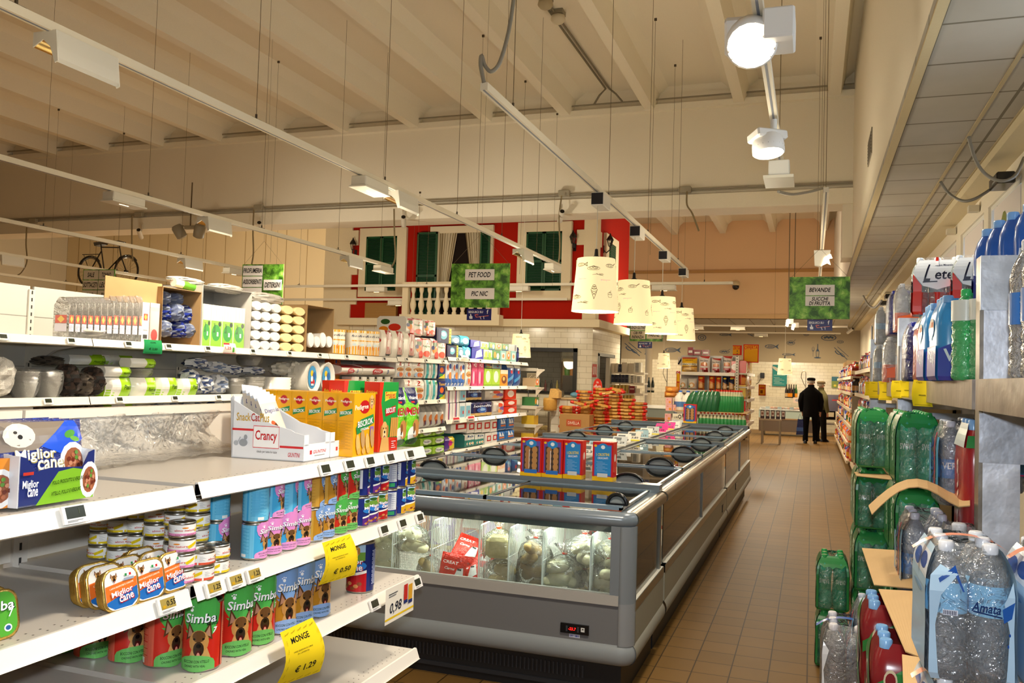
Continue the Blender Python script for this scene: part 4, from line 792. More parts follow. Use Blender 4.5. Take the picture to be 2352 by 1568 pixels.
def cups(c, c2):
    m = M('petc'); 
    m.lathe([(.36, 0), (.40, .1), (.46, .86), (.5, .9), (.5, .97), (.44, 1.0)], c, 14, 'gloss'); m.lathe([(.40, .99), (.37, .80)], c2, 14, 'gloss', caps=False); m.lathe([(.37, .8), (.01, .8)], c2, 14, 'gloss')
    return m
_cm = cups('#eeeae2', '#cfcabf'); _cy = cups('#f2d79a', '#e8c070')
def lay(mm):   # a stack of cups seen end-on: axis toward the front
    q = M('gloss'); q.v = [Vector((p.x, -(p.z-.5), p.y+.5)) for p in mm.v]; q.f = mm.f; q.c = mm.c; q.m = mm.m; q.sm = mm.sm; q.mats = mm.mats; return q
kind('cupend', lay(_cm)); kind('cupendy', lay(_cy)); kind('cupup', _cm)
kind('fantasy', M('gloss').lathe([(.46, 0), (.5, .03), (.5, .97), (.46, 1)], '#f0ead8', 14)); _fan = M('gloss'); _fan.lathe([(.47, 0), (.5, .02), (.5, .98), (.47, 1)], '#f3ecd8', 14)
art(_fan, [('r', 0, .0, 1, .2, '#f2a712'), ('p', [(0, .2), (.4, .36), (.6, .3), (1, .42), (1, .2)], '#f2a712'), ('r', 0, .9, 1, 1, '#f2b21e'), ('t', 'fantasy', .5, .76, .12, .36, .2, 0, '#3c3a52'), ('r', .33, .55, .62, .6, '#e9a31c'), ('e', .56, .3, .08, .1, '#f08a1c'), ('e', .4, .42, .05, .05, '#d9eaf0')], canmap(.5, 0, 1, 14), 3.14, 1, sx=1/14, off=.002); kind('fantasy', _fan)
def P3(kn, *a, **k): kind(kn, pack(*a, **k))
P3('kitchen', .26, .26, .26, '#efe7d8', [('r', .4, .1, .9, .92, '#a96a5a'), ('p', [(.35, .75), (.65, 1), (.95, .75), (.95, 1), (.35, 1)], '#b5202a'), ('e', .65, .45, .15, .22, '#e9d9cc'), ('r', .5, .25, .7, .38, '#b02a2a'), ('r', .45, .03, .85, .1, '#444')], [('e', .75, .6, .2, .1, '#b5202a')], prof=lobes(1, .1), n=6)
P3('regina', .3, .28, .3, '#ece6da', [('p', [(.35, 0), (.35, 1), (.5, .93), (.66, .96), (.8, .93), (1, 1), (1, 0)], '#c22a1c'), ('r', .4, .03, .95, .9, '#f0e8da'), ('t', 'Regina', .67, .6, .12, .42, 0, 0, '#1c6a3a'), ('e', .2, .72, .12, .13, '#2f5a26'), ('e', .18, .45, .14, .16, '#e88a1c'), ('e', .32, .2, .16, .18, '#d8321c'), ('e', .08, .55, .08, .1, '#33407a'), ('e', .7, .25, .2, .15, '#e6492c'), ('r', .04, .8, .3, .9, '#b52a3a')], [('e', .3, .7, .15, .15, '#2f5a26'), ('e', .6, .4, .2, .2, '#d8321c'), ('e', .25, .3, .15, .15, '#e88a1c')], prof=lobes(2, .06), n=8)
def two(c1, c2, txt, tc, extra=()): return [('r', 0, 0, 1, .24, c1), ('e', .5, .5, .34, .28, c2), ('t', txt, .5, .52, .2, .56, .1, 0, tc)]+list(extra)
P3('navyshell', .3, .3, .26, '#262b4c', [('e', .55, .55, .3, .3, '#6fb6cc'), ('e', .55, .6, .2, .15, '#bfe0e6'), ('r', .1, .1, .35, .9, '#3b3f66')], n=1)
P3('yellowtape', .05, .3, .26, '#d8c03a', [('r', 0, .2*i, 1, .2*i+.06, '#3a3a2a') for i in range(5)] if 0 else [('r', .2, .2*i, .8, .2*i+.06, '#6a6028') for i in range(5)])
P3('bluegrey', .2, .28, .24, '#5d87a0', [('r', 0, 0, 1, .24, '#2f5a80'), ('e', .5, .5, .34, .28, '#d9e3e6')], prof=lobes(2, .08), n=6)
P3('skyblue', .2, .28, .24, '#3e9cb4', [('r', 0, 0, 1, .24, '#2a6a8a'), ('e', .5, .5, .34, .28, '#e6eceb')], prof=lobes(2, .08), n=6)
P3('violetblue', .25, .28, .2, '#2a2f9a', [('p', [(.3, .1), (.9, .3), (.8, .95), (.4, .7)], '#eef0f6')]+[('r', .05+.06*i, .1, .07+.06*i, .8, '#5a62c0') for i in range(3)])
P3('greenpair', .22, .25, .2, '#dfe6c8', [('r', 0, 0, 1, .3, '#8cae4a'), ('e', .25, .55, .15, .3, '#e8c24a'), ('e', .7, .5, .15, .3, '#9ac23c'), ('r', .45, .1, .52, .9, '#6a8a3a')])
P3('mixedsmall', .2, .25, .2, '#4a8a52', [('e', .3, .55, .18, .3, '#e89a3c'), ('e', .7, .45, .18, .3, '#f0ece0'), ('r', 0, 0, 1, .15, '#2f6a8a')])
P3('orangesmall', .2, .25, .2, '#d9b88a', [('e', .5, .55, .3, .35, '#e8742c'), ('r', 0, .05, 1, .2, '#5aa05a'), ('e', .5, .6, .12, .15, '#fff')])
P3('tealsmall', .2, .25, .2, '#7fb6b4', [('r', .2, .2, .8, .8, '#e6e2d4'), ('e', .5, .5, .2, .2, '#c98a5a')])
P3('greystripe', .2, .25, .22, '#b5b8b4', [('r', .7, .1*i, .9, .1*i+.05, '#2a2f40') for i in range(10)])
P3('limeplate', .26, .2, .12, '#ece8dc', [('r', .42, 0, 1, 1, '#9ccc1c'), ('t', 'Piatti fondi', .7, .35, .2, .4, .3, 0, '#2f5210'), ('r', .7, .1, .95, .16, '#5a8a12')], prof=lambda u, v: (1-(2*u-1)**4*.5)*(.75+.25*math.sin(3.14*v)), n=8)
P3('limeplate2', .26, .2, .12, '#9ccc1c', [('r', .0, 0, .4, 1, '#ece8dc'), ('t', 'Piatti', .68, .5, .25, .3, .3, 0, '#2f5210')], prof=lambda u, v: (1-(2*u-1)**4*.5)*(.75+.25*math.sin(3.14*v)), n=8)
def bowls(c='#f0ece2'):
    m = M('gloss'); m.lathe([(.30, 0), (.34, .05), (.42, .45), (.46, .55), (.47, .6), (.43, .62), (.47, .70), (.48, .74), (.44, .76), (.48, .84), (.5, .88), (.45, .9), (.5, .97), (.5, 1.0), (.42, 1.0)], c, 16)
    f = M('bag'); m.lathe([(.36, -.0), (.50, .3), (.54, .8), (.50, 1.06), (.3, 1.12)], '#f2efe6', 12, 'film', caps=False); return m
kind('bowls', bowls())
def platedisc():
    m = M('gloss'); R_ = .5; pr = []
    for i in range(9): y = -.5+i*.11; pr += [(R_*(.97 if i else 1), y), (R_*.90, y+.05)]
    n = 20; m.rings([[(r*math.cos(6.28318*a/n), y, .5+r*math.sin(6.28318*a/n)) for a in range(n)] for r, y in pr], '#efeade', caps=False)
    m.rings([[(r*math.cos(6.28318*a/n), y, .5+r*math.sin(6.28318*a/n)) for a in range(n)] for r, y in ((.5, -.5), (.46, -.5), (.38, -.42), (.0, -.42))], '#e9e4da', caps=False)
    art(m, [('e', .5, .5, .30, .36, '#3f97cc'), ('e', .46, .62, .1, .1, '#e8c22c'), ('e', .52, .34, .14, .1, '#c0303a'), ('e', .45, .45, .08, .09, '#fff'), ('e', .6, .55, .1, .12, '#2a66b0'), ('r', .38, .24, .56, .3, '#e9e9ee')], lambda u, v, z: (-.5+u, -.43-z*5, v), off=.001)
    return m
kind('platedisc', platedisc())
kind('platestack', M('gloss').lathe([(.30, 0), (.38, .08), (.5, .22), (.47, .26), (.5, .40), (.47, .44), (.5, .6), (.47, .64), (.5, .8), (.47, .84), (.5, .97), (.4, 1)], '#efe8da', 18))
P3('orangetop', .2, .25, .3, '#e8662a', [('p', [(0, 0), (0, .35), (1, .75), (1, 0)], '#f0d9b0'), ('e', .5, .5, .4, .24, '#f09a3c'), ('t', '2ng', .6, .82, .12, .4, 0, 0, '#7a1a10'), ('e', .2, .85, .12, .06, '#2a3a8a')], [('e', .5, .6, .3, .2, '#f09a3c')], prof=lobes(2, .08), n=6)
P3('foxyroll', .4, .25, .22, '#e9e2d6', [('r', 0, .72, 1, 1, '#a81c26'), ('e', .45, .4, .16, .3, '#b5202e'), ('t', 'Foxy', .45, .4, .16, .22, .3, 0, '#fff'), ('r', .75, .2, .8, .6, '#8a8fa8')], prof=lambda u, v: (1-(2*v-1)**4*.6), n=6)
P3('rollpack', .2, .25, .3, '#e4ddd0', [('r', .6, 0, .95, 1, '#1c1a18'), ('t', '20', .77, .8, .16, .24, 0, 0, '#e6d9a0'), ('e', .3, .4, .2, .14, '#b5202e')])
P3('twored', .2, .2, .34, '#e6dfd4', [('t', '2', .5, .82, .24, .28, .1, 0, '#c82a1c'), ('e', .5, .48, .42, .12, '#d8a36a'), ('t', 'Cucina', .5, .48, .12, .8, 0, 0, '#8a4a1c'), ('e', .4, .2, .26, .14, '#9ab4cf'), ('e', .6, .2, .2, .12, '#d8703a')], prof=lobes(2, .08), n=6)
P3('teal', .13, .2, .34, '#dfe2d9', [('r', .15, 0, .5, 1, '#4fb0b4'), ('p', [(.4, .9), (.9, .95), (.8, .7)], '#3a9a5a'), ('r', .65, .1, .7, .8, '#bcd3cf')], prof=lobes(1, .1), n=4)
P3('bluecitrus', .16, .2, .34, '#1c2f74', [('t', 'Tuono', .5, .82, .16, .9, .1, 0, '#f0c01c'), ('e', .5, .5, .3, .16, '#e8702a'), ('p', [(0, 0), (1, .3), (1, 0)], '#e8d23c'), ('e', .4, .2, .3, .08, '#3a9a4a')])
P3('catlitter', .2, .2, .34, '#d6d2ca', [('r', 0, .7, 1, .95, '#8a8680'), ('e', .5, .4, .3, .2, '#c9763c'), ('r', .3, .12, .6, .35, '#7a3a26'), ('e', .65, .2, .2, .12, '#2f4a7a')], prof=bagprof, n=6)
P3('greenpack', .3, .2, .2, '#86b83a', [('r', 0, .0, .12, 1, '#a8cf4a'), ('e', .5, .5, .36, .3, '#e9efe0'), ('t', 'Foxy', .5, .5, .24, .5, .3, 0, '#4a3a9a')], prof=lobes(3, .08), n=9)
P3('spray', .16, .2, .34, '#dfe3ea', [('r', 0, 0, 1, .3, '#3f6fc0'), ('e', .3, .7, .18, .12, '#d8502a'), ('e', .7, .4, .18, .14, '#e88a3c'), ('e', .35, .35, .15, .12, '#3f7fd0'), ('e', .7, .75, .16, .1, '#2f4fa0')], prof=lobes(2, .1), n=6)
P3('pinkpack', .2, .2, .3, '#e2507e', [('r', 0, .72, 1, 1, '#d8246a'), ('t', '+2', .5, .85, .15, .5, 0, 0, '#fff'), ('e', .3, .35, .16, .26, '#f6b9cc'), ('e', .7, .35, .16, .26, '#c02a5e')])
P3('limelabel', .2, .2, .26, '#a6cf3e', [('e', .5, .55, .3, .34, '#eef0dc'), ('r', 0, 0, 1, .1, '#7aa82c')])
P3('orangepic', .2, .2, .24, '#e8962a', [('r', 0, .75, 1, 1, '#e9dcc0'), ('e', .5, .4, .35, .25, '#7a3a1c'), ('e', .45, .45, .15, .12, '#f0c26a')])
P3('bluerolls', .2, .2, .36, '#1f4f96', [('r', 0, .84, 1, 1, '#e6e2d6'), ('p', [(0, .3), (1, .6), (1, .45), (0, .15)], '#4a9ad0'), ('e', .5, .65, .16, .08, '#c8303a')], prof=lobes(1, .12), n=6)
P3('pinkwhite', .2, .2, .3, '#e9e6e2', [('r', .38, 0, .48, 1, '#c23a6a'), ('r', .5, 0, .62, 1, '#2f3a7a')])
P3('tealwhite', .2, .2, .26, '#dfe6e6', [('r', .1, .1, .9, .8, '#7fb8cc'), ('r', .55, .3, .75, .5, '#c23a3a')])
P3('navygold', .4, .2, .3, '#1c2450', [('r', 0, 0, 1, .26, '#c9a86a'), ('t', 'Scottonelle', .5, .72, .16, .8, .2, 0, '#e6ecf6'), ('e', .5, .45, .22, .2, '#3a5fa8'), ('e', .5, .48, .12, .1, '#8fb4e0')], prof=lobes(4, .12), n=12)
P3('clearfruit', .3, .2, .3, '#cfc6bc', [('e', .55, .7, .2, .14, '#d8543a'), ('e', .75, .45, .2, .16, '#7a5a9a'), ('e', .5, .3, .2, .14, '#e89a5a'), ('e', .3, .5, .14, .2, '#b9b2aa')], prof=lobes(2, .12), n=6)
P3('redpack', .22, .2, .2, '#d8301c', [('e', .5, .5, .3, .3, '#f0e2d8')])
P3('whitered', .2, .2, .3, '#e9e6e2', [('r', .3, .25, 1, .75, '#c2202c'), ('r', .45, .35, .85, .65, '#e9e6e2')])
P3('blueroll', .3, .2, .28, '#2f6fb4', [('p', [(.5, .5), (.65, .95), (.8, .5)], '#f2f4f6'), ('p', [(.2, .5), (.35, .95), (.5, .5)], '#f2f4f6'), ('r', .2, .3, .8, .42, '#e07a3c'), ('r', 0, 0, 1, .12, '#dfe6f0')], prof=lobes(3, .08), n=9)
P3('egggreen', .3, .2, .3, '#3f8f86', [('r', 0, .55, 1, 1, '#e6e9e2')]+[('e', .2+.28*i, .28, .09, .1, '#f2efe6') for i in range(3)]+[('e', .2+.28*i, .28, .04, .05, '#e8b03c') for i in range(3)]+[('t', 'Mega', .5, .8, .2, .6, 0, 0, '#2a4a7a')], prof=lobes(3, .08), n=9)
P3('purpleyellow', .26, .2, .3, '#5a3a9a', [('r', .5, .0, 1, 1, '#e8d23c'), ('e', .5, .55, .2, .2, '#e23a8a'), ('t', 'Foxy', .6, .6, .16, .5, 0, 0, '#5a2a8a')], prof=lobes(2, .08), n=6)
P3('yellowbox', .3, .2, .2, '#e0b83a', [('r', .15*i, 0, .15*i+.03, 1, '#b5862a') for i in range(7)])
P3('darkbottles', .1, .1, .3, '#1c2250', [('r', .2, .3, .8, .6, '#3a4a8a')], prof=lobes(1, .3), n=6)
NOM = {}
for n_, me in K.items():
    xs = [v.co for v in me.vertices]; NOM[n_] = (max(p.x for p in xs)-min(p.x for p in xs), max(p.y for p in xs)-min(p.y for p in xs), max(p.z for p in xs)-min(p.z for p in xs))
def place(kd, name, px0, px1, ytop, zb, label, cat, group=None, X=None, depth=None, ybot=None, gap=.003, mats=None):
    'stand a product on a shelf: px range and top row in the photo on the plane of the shelf front'
    X = GX-.015 if X is None else X; yr = ytop
    a, b = at(px0, yr, X=X), at(px1, yr, X=X); w = abs(b.y-a.y)-gap; h = at((px0+px1)/2, ytop, X=X).z-zb
    if ybot: zb = at((px0+px1)/2, ybot, X=X).z; h = at((px0+px1)/2, ytop, X=X).z-zb
    nx, ny, nz = NOM[kd]; d = depth or min(.38, w*1.1)
    return inst((name, K[kd]), (X-d/2, (a.y+b.y)/2, zb+.001), G1R, label, cat, group, sc=(w/nx, d/ny, max(.02, h-.002)/nz))
zt = BZ['A'][0]+.001; z5 = BZ['A'][1]+.001
gt = 'tableware on the top shelf across the aisle'
for i in range(12):
    x0 = 160+14.6*i; place('sleeve', 'cup_sleeve', x0, x0+14.6, 682-(i > 6)*3, zt, 'tall clear sleeve of plates with red logo, %s from the left' % od(i), 'tableware', 'clear tableware sleeves', depth=.12)
place('bagclear', 'cutlery_bag', 160, 285, 748, zt, 'flat clear bag of white cutlery lying before the tall sleeves', 'bag', X=GX+.0, depth=.14)
place('whitebox', 'tableware_box', 328, 345, 694, zt, 'narrow white tableware box with red and yellow badge', 'box', depth=.2)
place('redbox', 'tableware_box', 346, 368, 696, zt, 'pinkish narrow box with a red seal beside the open brown carton', 'box', depth=.2)
# open brown carton with blue bags, its flap standing up to the left
o = place('carton', 'open_carton', 374, 464, 664, zt, 'open brown cardboard carton full of clear and blue bags', 'carton', depth=.36, X=GX-.01)
o2 = M('card'); a, b = at(243, 652, X=GX-.05), at(374, 652, X=GX-.05); c_ = at(300, 695, X=GX-.05); o2.box(GX-.06, GX-.055, a.y, b.y, c_.z, b.z, '#b08f62'); tag(o2.build('carton_flap'), 'long tan cardboard flap standing up left of the open brown carton', 'cardboard')
ii = 0
for x0, x1, yt, yb, kd in ((378, 412, 735, 776, 'bagblue'), (410, 445, 738, 778, 'bagblue2'), (438, 462, 742, 778, 'bagblue'), (378, 410, 695, 738, 'bagblue2'), (405, 440, 695, 740, 'bagblue'), (428, 460, 700, 745, 'bagblue2'), (380, 408, 668, 700, 'bagblue'), (408, 436, 672, 702, 'bagblue')):
    place(kd, 'cup_bag', x0, x1, yt, zt, 'crinkled %s bag of cups in the brown carton, %s one' % ('blue' if kd[-1] == '2' else 'pale', od(ii)), 'bag', 'cup bags in the brown carton', ybot=yb, X=GX-.04-.03*(ii % 2), depth=.16); ii += 1
o = place('whitecarton', 'open_carton', 466, 580, 662, zt, 'open pale grey carton holding green-labelled cups', 'carton', depth=.36, X=GX-.01)
for i, (x0, x1) in enumerate(((468, 486), (487, 512), (513, 538), (539, 564))):
    place('cupset', 'cup_pack', x0, x1, 698+i*3, zt+.004, 'clear cup pack with green label, %s from the left in the pale carton' % od(i), 'cups', 'green-labelled cup packs', X=GX-.02, depth=.1)
for i, (x0, x1, yt, yb, d) in enumerate(((400, 490, 636, 657, 'over the brown carton'), (495, 578, 652, 674, 'over the pale carton'), (576, 672, 672, 697, 'over the cup stacks'))):
    place('bagwhite', 'cup_bag', x0, x1, yt, zt, 'long clear bag of white cups lying %s' % d, 'bag', 'cup bags lying on top', ybot=yb, X=GX-.06, depth=.14)
    if i < 2: pass
a = at(435, 648, X=GX-.05); m = M('gloss'); m.tube([(GX-.10, a.y-.10, a.z-.01), (GX-.10, a.y+.16, a.z-.025)], .03, '#f0ede4', 10); m.tube([(GX-.10, a.y-.02, a.z-.013), (GX-.10, a.y+.12, a.z-.023)], .0315, '#5fae2c', 10); tag(m.build('cup_roll'), 'white roll of cups with a green band on top of the brown carton', 'cups')
for q, (x0, kd, nx_, cw, lab, yts) in enumerate(((582, 'cupend', 3, 22, 'white', 698), (649, 'cupendy', 2, 27, 'yellow', 704))):
    for r_ in range(5):
        for c in range(nx_):
            zz = zt+.0765*r_
            o = place(kd, 'cup_stack', x0+c*cw, x0+(c+1)*cw, yts, zt, '%s cup stack seen end on, row %s, column %s' % (lab, ['one', 'two', 'three', 'four', 'five'][r_], ['one', 'two', 'three'][c]), 'cups', '%s cup stacks' % lab, depth=.24)
            o.location.z = zz; o.scale.z = .076
place('carton', 'open_carton', 706, 768, 704, zt, 'open brown carton, nearly empty, beside the yellow tissue rolls', 'carton', depth=.34, X=GX-.01)
for i in range(4): place('cupend', 'cup_stack', 709+14*i, 723+14*i, 764+(i % 2)*8, zt+.004, 'white cup stack in the nearly empty carton, %s one' % od(i), 'cups', 'cups in the nearly empty carton', X=GX-.01, depth=.2, ybot=799)
for i, (x0, x1) in enumerate(((767, 783), (783, 800), (798, 815), (815, 833), (833, 849), (849, 864), (863, 878))):
    place('fantasy', 'kitchen_roll', x0, x1, 756+i*.9, zt+.01, 'yellow and white kitchen roll, %s in the row on top' % od(i), 'kitchen roll', 'yellow kitchen rolls', depth=.13, X=GX-.01-(i == 2)*.1)
for i, (x0, x1) in enumerate(((879, 903), (904, 930), (931, 957))): place('kitchen', 'kitchen_roll_pack', x0, x1, 758+i*2, zt+.01, 'white kitchen roll pack with brown picture, %s of three' % od(i), 'paper rolls', 'white kitchen roll packs')
for x0, x1, yt, yb, d in ((957, 993, 775, None, 'lower left'), (994, 1027, 778, None, 'lower right'), (936, 975, 729, 771, 'upper left'), (976, 1003, 735, 772, 'upper right')): place('regina', 'paper_roll_pack', x0, x1, yt, BZ['N'][0]+.001, 'white and red kitchen roll pack with fruit, %s of the stack' % d, 'paper rolls', 'fruit pattern roll packs', ybot=yb)
zb = BZ['B'][0]+.001
TOPB = [('navyshell', 1027, 1049, 793, 0), ('yellowtape', 1049, 1053, 793, 0), ('bluegrey', 1053, 1066, 797, 0), ('skyblue', 1066, 1083, 796, 0), ('violetblue', 1084, 1111, 799, 0), ('greenpair', 1112, 1131, 803, 0), ('mixedsmall', 1132, 1149, 804, 0), ('tealsmall', 1150, 1163, 805, 0), ('orangesmall', 1164, 1173, 806, 0), ('tealsmall', 1174, 1186, 806, 0), ('darkbottles', 1188, 1196, 797, 0),
        ('navyshell', 1004, 1032, 753, 788), ('yellowtape', 1032, 1037, 755, 790), ('bluegrey', 1038, 1058, 770, 793), ('skyblue', 1059, 1080, 771, 795), ('violetblue', 1081, 1104, 781, 798), ('greenpair', 1105, 1123, 785, 802), ('mixedsmall', 1124, 1138, 786, 803), ('orangesmall', 1139, 1153, 788, 804), ('mixedsmall', 1154, 1168, 790, 805), ('greystripe', 1169, 1188, 791, 807)]
DN = {'navyshell': ('detergent_pack', 'dark navy pack with pale shell'), 'yellowtape': ('detergent_pack', 'slim yellow striped strip pack'), 'bluegrey': ('napkin_pack', 'grey-blue pack'), 'skyblue': ('napkin_pack', 'sky blue pack'), 'violetblue': ('wipes_pack', 'violet-blue pack with white flash'), 'greenpair': ('napkin_pack', 'cream and green pack'), 'mixedsmall': ('napkin_pack', 'green picture pack'), 'tealsmall': ('napkin_pack', 'pale teal pack'), 'orangesmall': ('napkin_pack', 'orange picture pack'), 'darkbottles': ('bottle', 'dark blue bottle'), 'greystripe': ('napkin_pack', 'grey pack with dark dashes'),
      'orangetop': ('paper_roll_pack', 'orange roll pack'), 'foxyroll': ('paper_roll_pack', 'white and red roll pack lying flat'), 'rollpack': ('paper_roll_pack', 'white and black roll pack'), 'twored': ('paper_roll_pack', 'white roll pack'), 'teal': ('tissue_pack', 'white and teal tissue pack'), 'bluecitrus': ('tissue_pack', 'dark blue pack with yellow lettering'), 'catlitter': ('litter_bag', 'grey and white litter bag'), 'greenpack': ('paper_roll_pack', 'green roll pack with white oval'),
      'spray': ('paper_roll_pack', 'blue and orange dotted roll pack'), 'pinkpack': ('tissue_pack', 'bright pink pack'), 'limelabel': ('tissue_pack', 'lime pack with oval label'), 'orangepic': ('tissue_pack', 'orange picture box'), 'bluerolls': ('kitchen_roll', 'blue wrapped kitchen roll'), 'pinkwhite': ('tissue_pack', 'white pack with pink stripe'), 'tealwhite': ('tissue_pack', 'pale teal tissue pack'), 'navygold': ('paper_roll_pack', 'navy and gold toilet roll pack'), 'clearfruit': ('paper_roll_pack', 'clear wrapped pack with coloured rings'), 'redpack': ('tissue_pack', 'bright red tissue pack'),
      'whitered': ('paper_roll_pack', 'white and red roll pack'), 'blueroll': ('paper_roll_pack', 'blue and white roll pack'), 'egggreen': ('paper_roll_pack', 'green roll pack with egg pictures'), 'purpleyellow': ('paper_roll_pack', 'purple and yellow pack'), 'yellowbox': ('biscuit_pack', 'yellow box'), 'limeplate': ('plate_pack', 'white plate pack with lime label'), 'limeplate2': ('plate_pack', 'lime plate pack')}
_cnt = {}
def shelfrow(items, z, where, lay_=None, **kw):
    for it in items:
        kd, x0, x1, yt, yb = it[:5]; nm, ds = DN[kd]; key = (kd, where); _cnt[key] = _cnt.get(key, 0)+1
    tot = dict(_cnt); seen = {}
    for it in items:
        kd, x0, x1, yt, yb = it[:5]; nm, ds = DN[kd]; key = (kd, where); seen[key] = seen.get(key, 0)+1; i = seen[key]-1; t = tot[key]
        place(kd, nm, x0, x1, yt, z, ds+(', %s one' % od(i) if t > 1 else '')+' '+where, nm.split('_')[-1], ds.split(' one')[0]+'s '+where if t > 1 else None, ybot=yb or None, **kw)
shelfrow(TOPB, zb, 'on the far end of the top shelf')
# second shelf of the left part: tableware
items = [('bagwhite', 'bowl_bag', -12, 62, 820, 'big clear bag of white bowls at the left picture edge'), ('bowls', 'bowl_stack', 62, 112, 846, 'stack of white bowls in film, second from the left'), ('bowls', 'bowl_stack', 112, 166, 848, 'stack of white bowls in film beside the black bags'),
         ('bagblack', 'cutlery_bag', 163, 205, 836, 'crinkled black and brown bag right of the white bowls'), ('bagbrown', 'cutlery_bag', 195, 235, 856, 'low brown glossy bag among the black bags'), ('bagblack', 'cutlery_bag', 222, 260, 842, 'crinkled black bag beside the lime plates'),
         ('limeplate2', 'plate_pack', 257, 314, 867, 'lower white plate pack with lime end beside the black bags'), ('limeplate', 'plate_pack', 315, 371, 867, 'lower plate pack under the lime-labelled pack'), ('limeplate2', 'plate_pack', 372, 419, 867, 'lime plate pack standing right of the plate stacks'), ('limeplate2', 'plate_pack', 420, 466, 869, 'rightmost lime plate pack next to blue patterned bags'),
         ('bagfloral', 'napkin_bag', 440, 480, 848, 'blue and white patterned bag beside the lime plates'), ('bagfloral', 'napkin_bag', 470, 510, 862, 'blue and white patterned bag in the lower middle of the heap'), ('bagspot', 'napkin_bag', 505, 542, 860, 'pale spotted bag at the right of the patterned heap'), ('bowls', 'bowl_stack', 541, 578, 866, 'small bowl stack in film right of the patterned heap'), ('bowls', 'bowl_stack', 580, 626, 862, 'bowl stack in film under the navy labelled bowls'),
         ('platestack', 'plate_stack', 633, 684, 866, 'stack of cream plates lying flat before the white ones')]
for kd, nm, x0, x1, yt, lb in items: place(kd, nm, x0, x1, yt, z5, lb, nm.split('_')[0]+'s', depth=.2)
for kd, nm, x0, x1, yt, yb, lb, X in (('limeplate', 'plate_pack', 257, 314, 842, 866, 'upper white plate pack with lime label beside the black bags', GX-.015), ('limeplate', 'plate_pack', 316, 370, 823, 845, 'topmost plate pack with lime label', GX-.015), ('bowls', 'bowl_stack', 318, 370, 845, 867, 'white bowl stack between two lime plate packs', GX-.015),
          ('limeplate', 'plate_pack', 175, 258, 816, 838, 'plate pack with green label at the back of the shelf, left', GX-.24), ('limeplate2', 'plate_pack', 250, 320, 816, 838, 'green-wrapped plate pack at the back of the shelf, right', GX-.24), ('bagbrown', 'cutlery_bag', 105, 172, 817, 842, 'dark brown bag at the back behind the white bowls', GX-.22),
          ('bagfloral', 'napkin_bag', 450, 500, 822, 848, 'top left blue patterned bag of the heap', GX-.05), ('bagspot', 'napkin_bag', 495, 540, 830, 858, 'top right pale spotted bag of the heap', GX-.05), ('bagfloral', 'napkin_bag', 535, 575, 838, 862, 'blue patterned bag lying on the small bowl stack', GX-.03),
          ('bowls', 'bowl_stack', 576, 618, 816, 840, 'topmost bowl pack with dark rim and white label', GX-.06), ('bagfloral', 'napkin_bag', 582, 628, 842, 862, 'navy and yellow labelled bag on the bowl stack', GX-.03), ('bagclear', 'plate_bag', 645, 692, 830, 864, 'clear bag of white plates leaning behind the cream plates', GX-.14), ('bagclear', 'plate_bag', 684, 706, 828, 890, 'clear bag of plates behind the round picture plates', GX-.06)):
    place(kd, nm, x0, x1, yt, z5, lb, nm.split('_')[0]+'s', ybot=yb, X=X, depth=.2)
for i, (x0, x1) in enumerate(((704, 737), (736, 769))): place('platedisc', 'plate_pack', x0, x1, 829+i*2, z5, 'round white plate pack with blue sea picture, %s of the two' % ['left', 'right'][i], 'plates', depth=.24, X=GX+.01)
shelfrow([('orangetop', 770, 784, 818, 0)], z5, 'in the upper row behind the yellow dog boxes', X=GX-.2)
shelfrow([('orangetop', 768, 783, 870, 0), ('orangetop', 784, 813, 871, 0)], z5-.02, 'low on the shelf above the yellow dog boxes')
shelfrow([('foxyroll', 786, 833, 837, 862), ('foxyroll', 834, 908, 838, 864)], z5, 'above the green dog biscuit box')
shelfrow([('rollpack', 815+18*i, 831+18*i, 865, 905) for i in range(5)], z5, 'in the row above the dog biscuits')
zn = [z+.001 for z in BZ['N']]
shelfrow([('twored', 911, 930, 826, 868), ('twored', 931, 948, 827, 868), ('twored', 949, 977, 828, 869), ('teal', 979, 993, 828, 869), ('teal', 994, 1007, 829, 869), ('bluecitrus', 1008, 1023, 830, 869)], zn[1], 'in the upper layer before far bays')
shelfrow([('twored', 931, 948, 870, 0), ('twored', 949, 977, 871, 0), ('teal', 979, 993, 872, 0), ('teal', 994, 1007, 873, 0), ('bluecitrus', 1008, 1023, 874, 0)], zn[1], 'in the lower layer before far bays')
shelfrow([('catlitter', 972+13*i, 984+13*i, 930, 0) for i in range(4)], zn[2], 'on the shelf right of the green rodent bags')
for r_ in range(3): shelfrow([('greenpack', 968+28*c, 995+28*c, 984+21*r_-c*3, 1004+21*r_-c*4) for c in range(2)], zn[3], 'in layer %s of the green packs' % ['three', 'two', 'one'][r_])
z6, z7, z8 = [BZ['B'][i]+.001 for i in (1, 2, 3)]
shelfrow([('spray', 1026, 1040, 825, 0), ('spray', 1041, 1055, 826, 0), ('spray', 1056, 1070, 828, 0), ('twored', 1071, 1084, 829, 0), ('pinkpack', 1085, 1098, 829, 0), ('pinkpack', 1099, 1112, 830, 0), ('limelabel', 1113, 1130, 846, 0), ('limelabel', 1131, 1149, 847, 0), ('orangepic', 1150, 1167, 849, 0), ('bluerolls', 1168, 1184, 836, 0), ('bluerolls', 1185, 1199, 838, 0)], z6, 'on the second shelf of the far bays')
shelfrow([('bluecitrus', 1114, 1130, 832, 844), ('tealwhite', 1131, 1150, 834, 846), ('pinkwhite', 1150, 1167, 834, 848)], z6, 'at the back of the second far shelf', X=GX-.12)
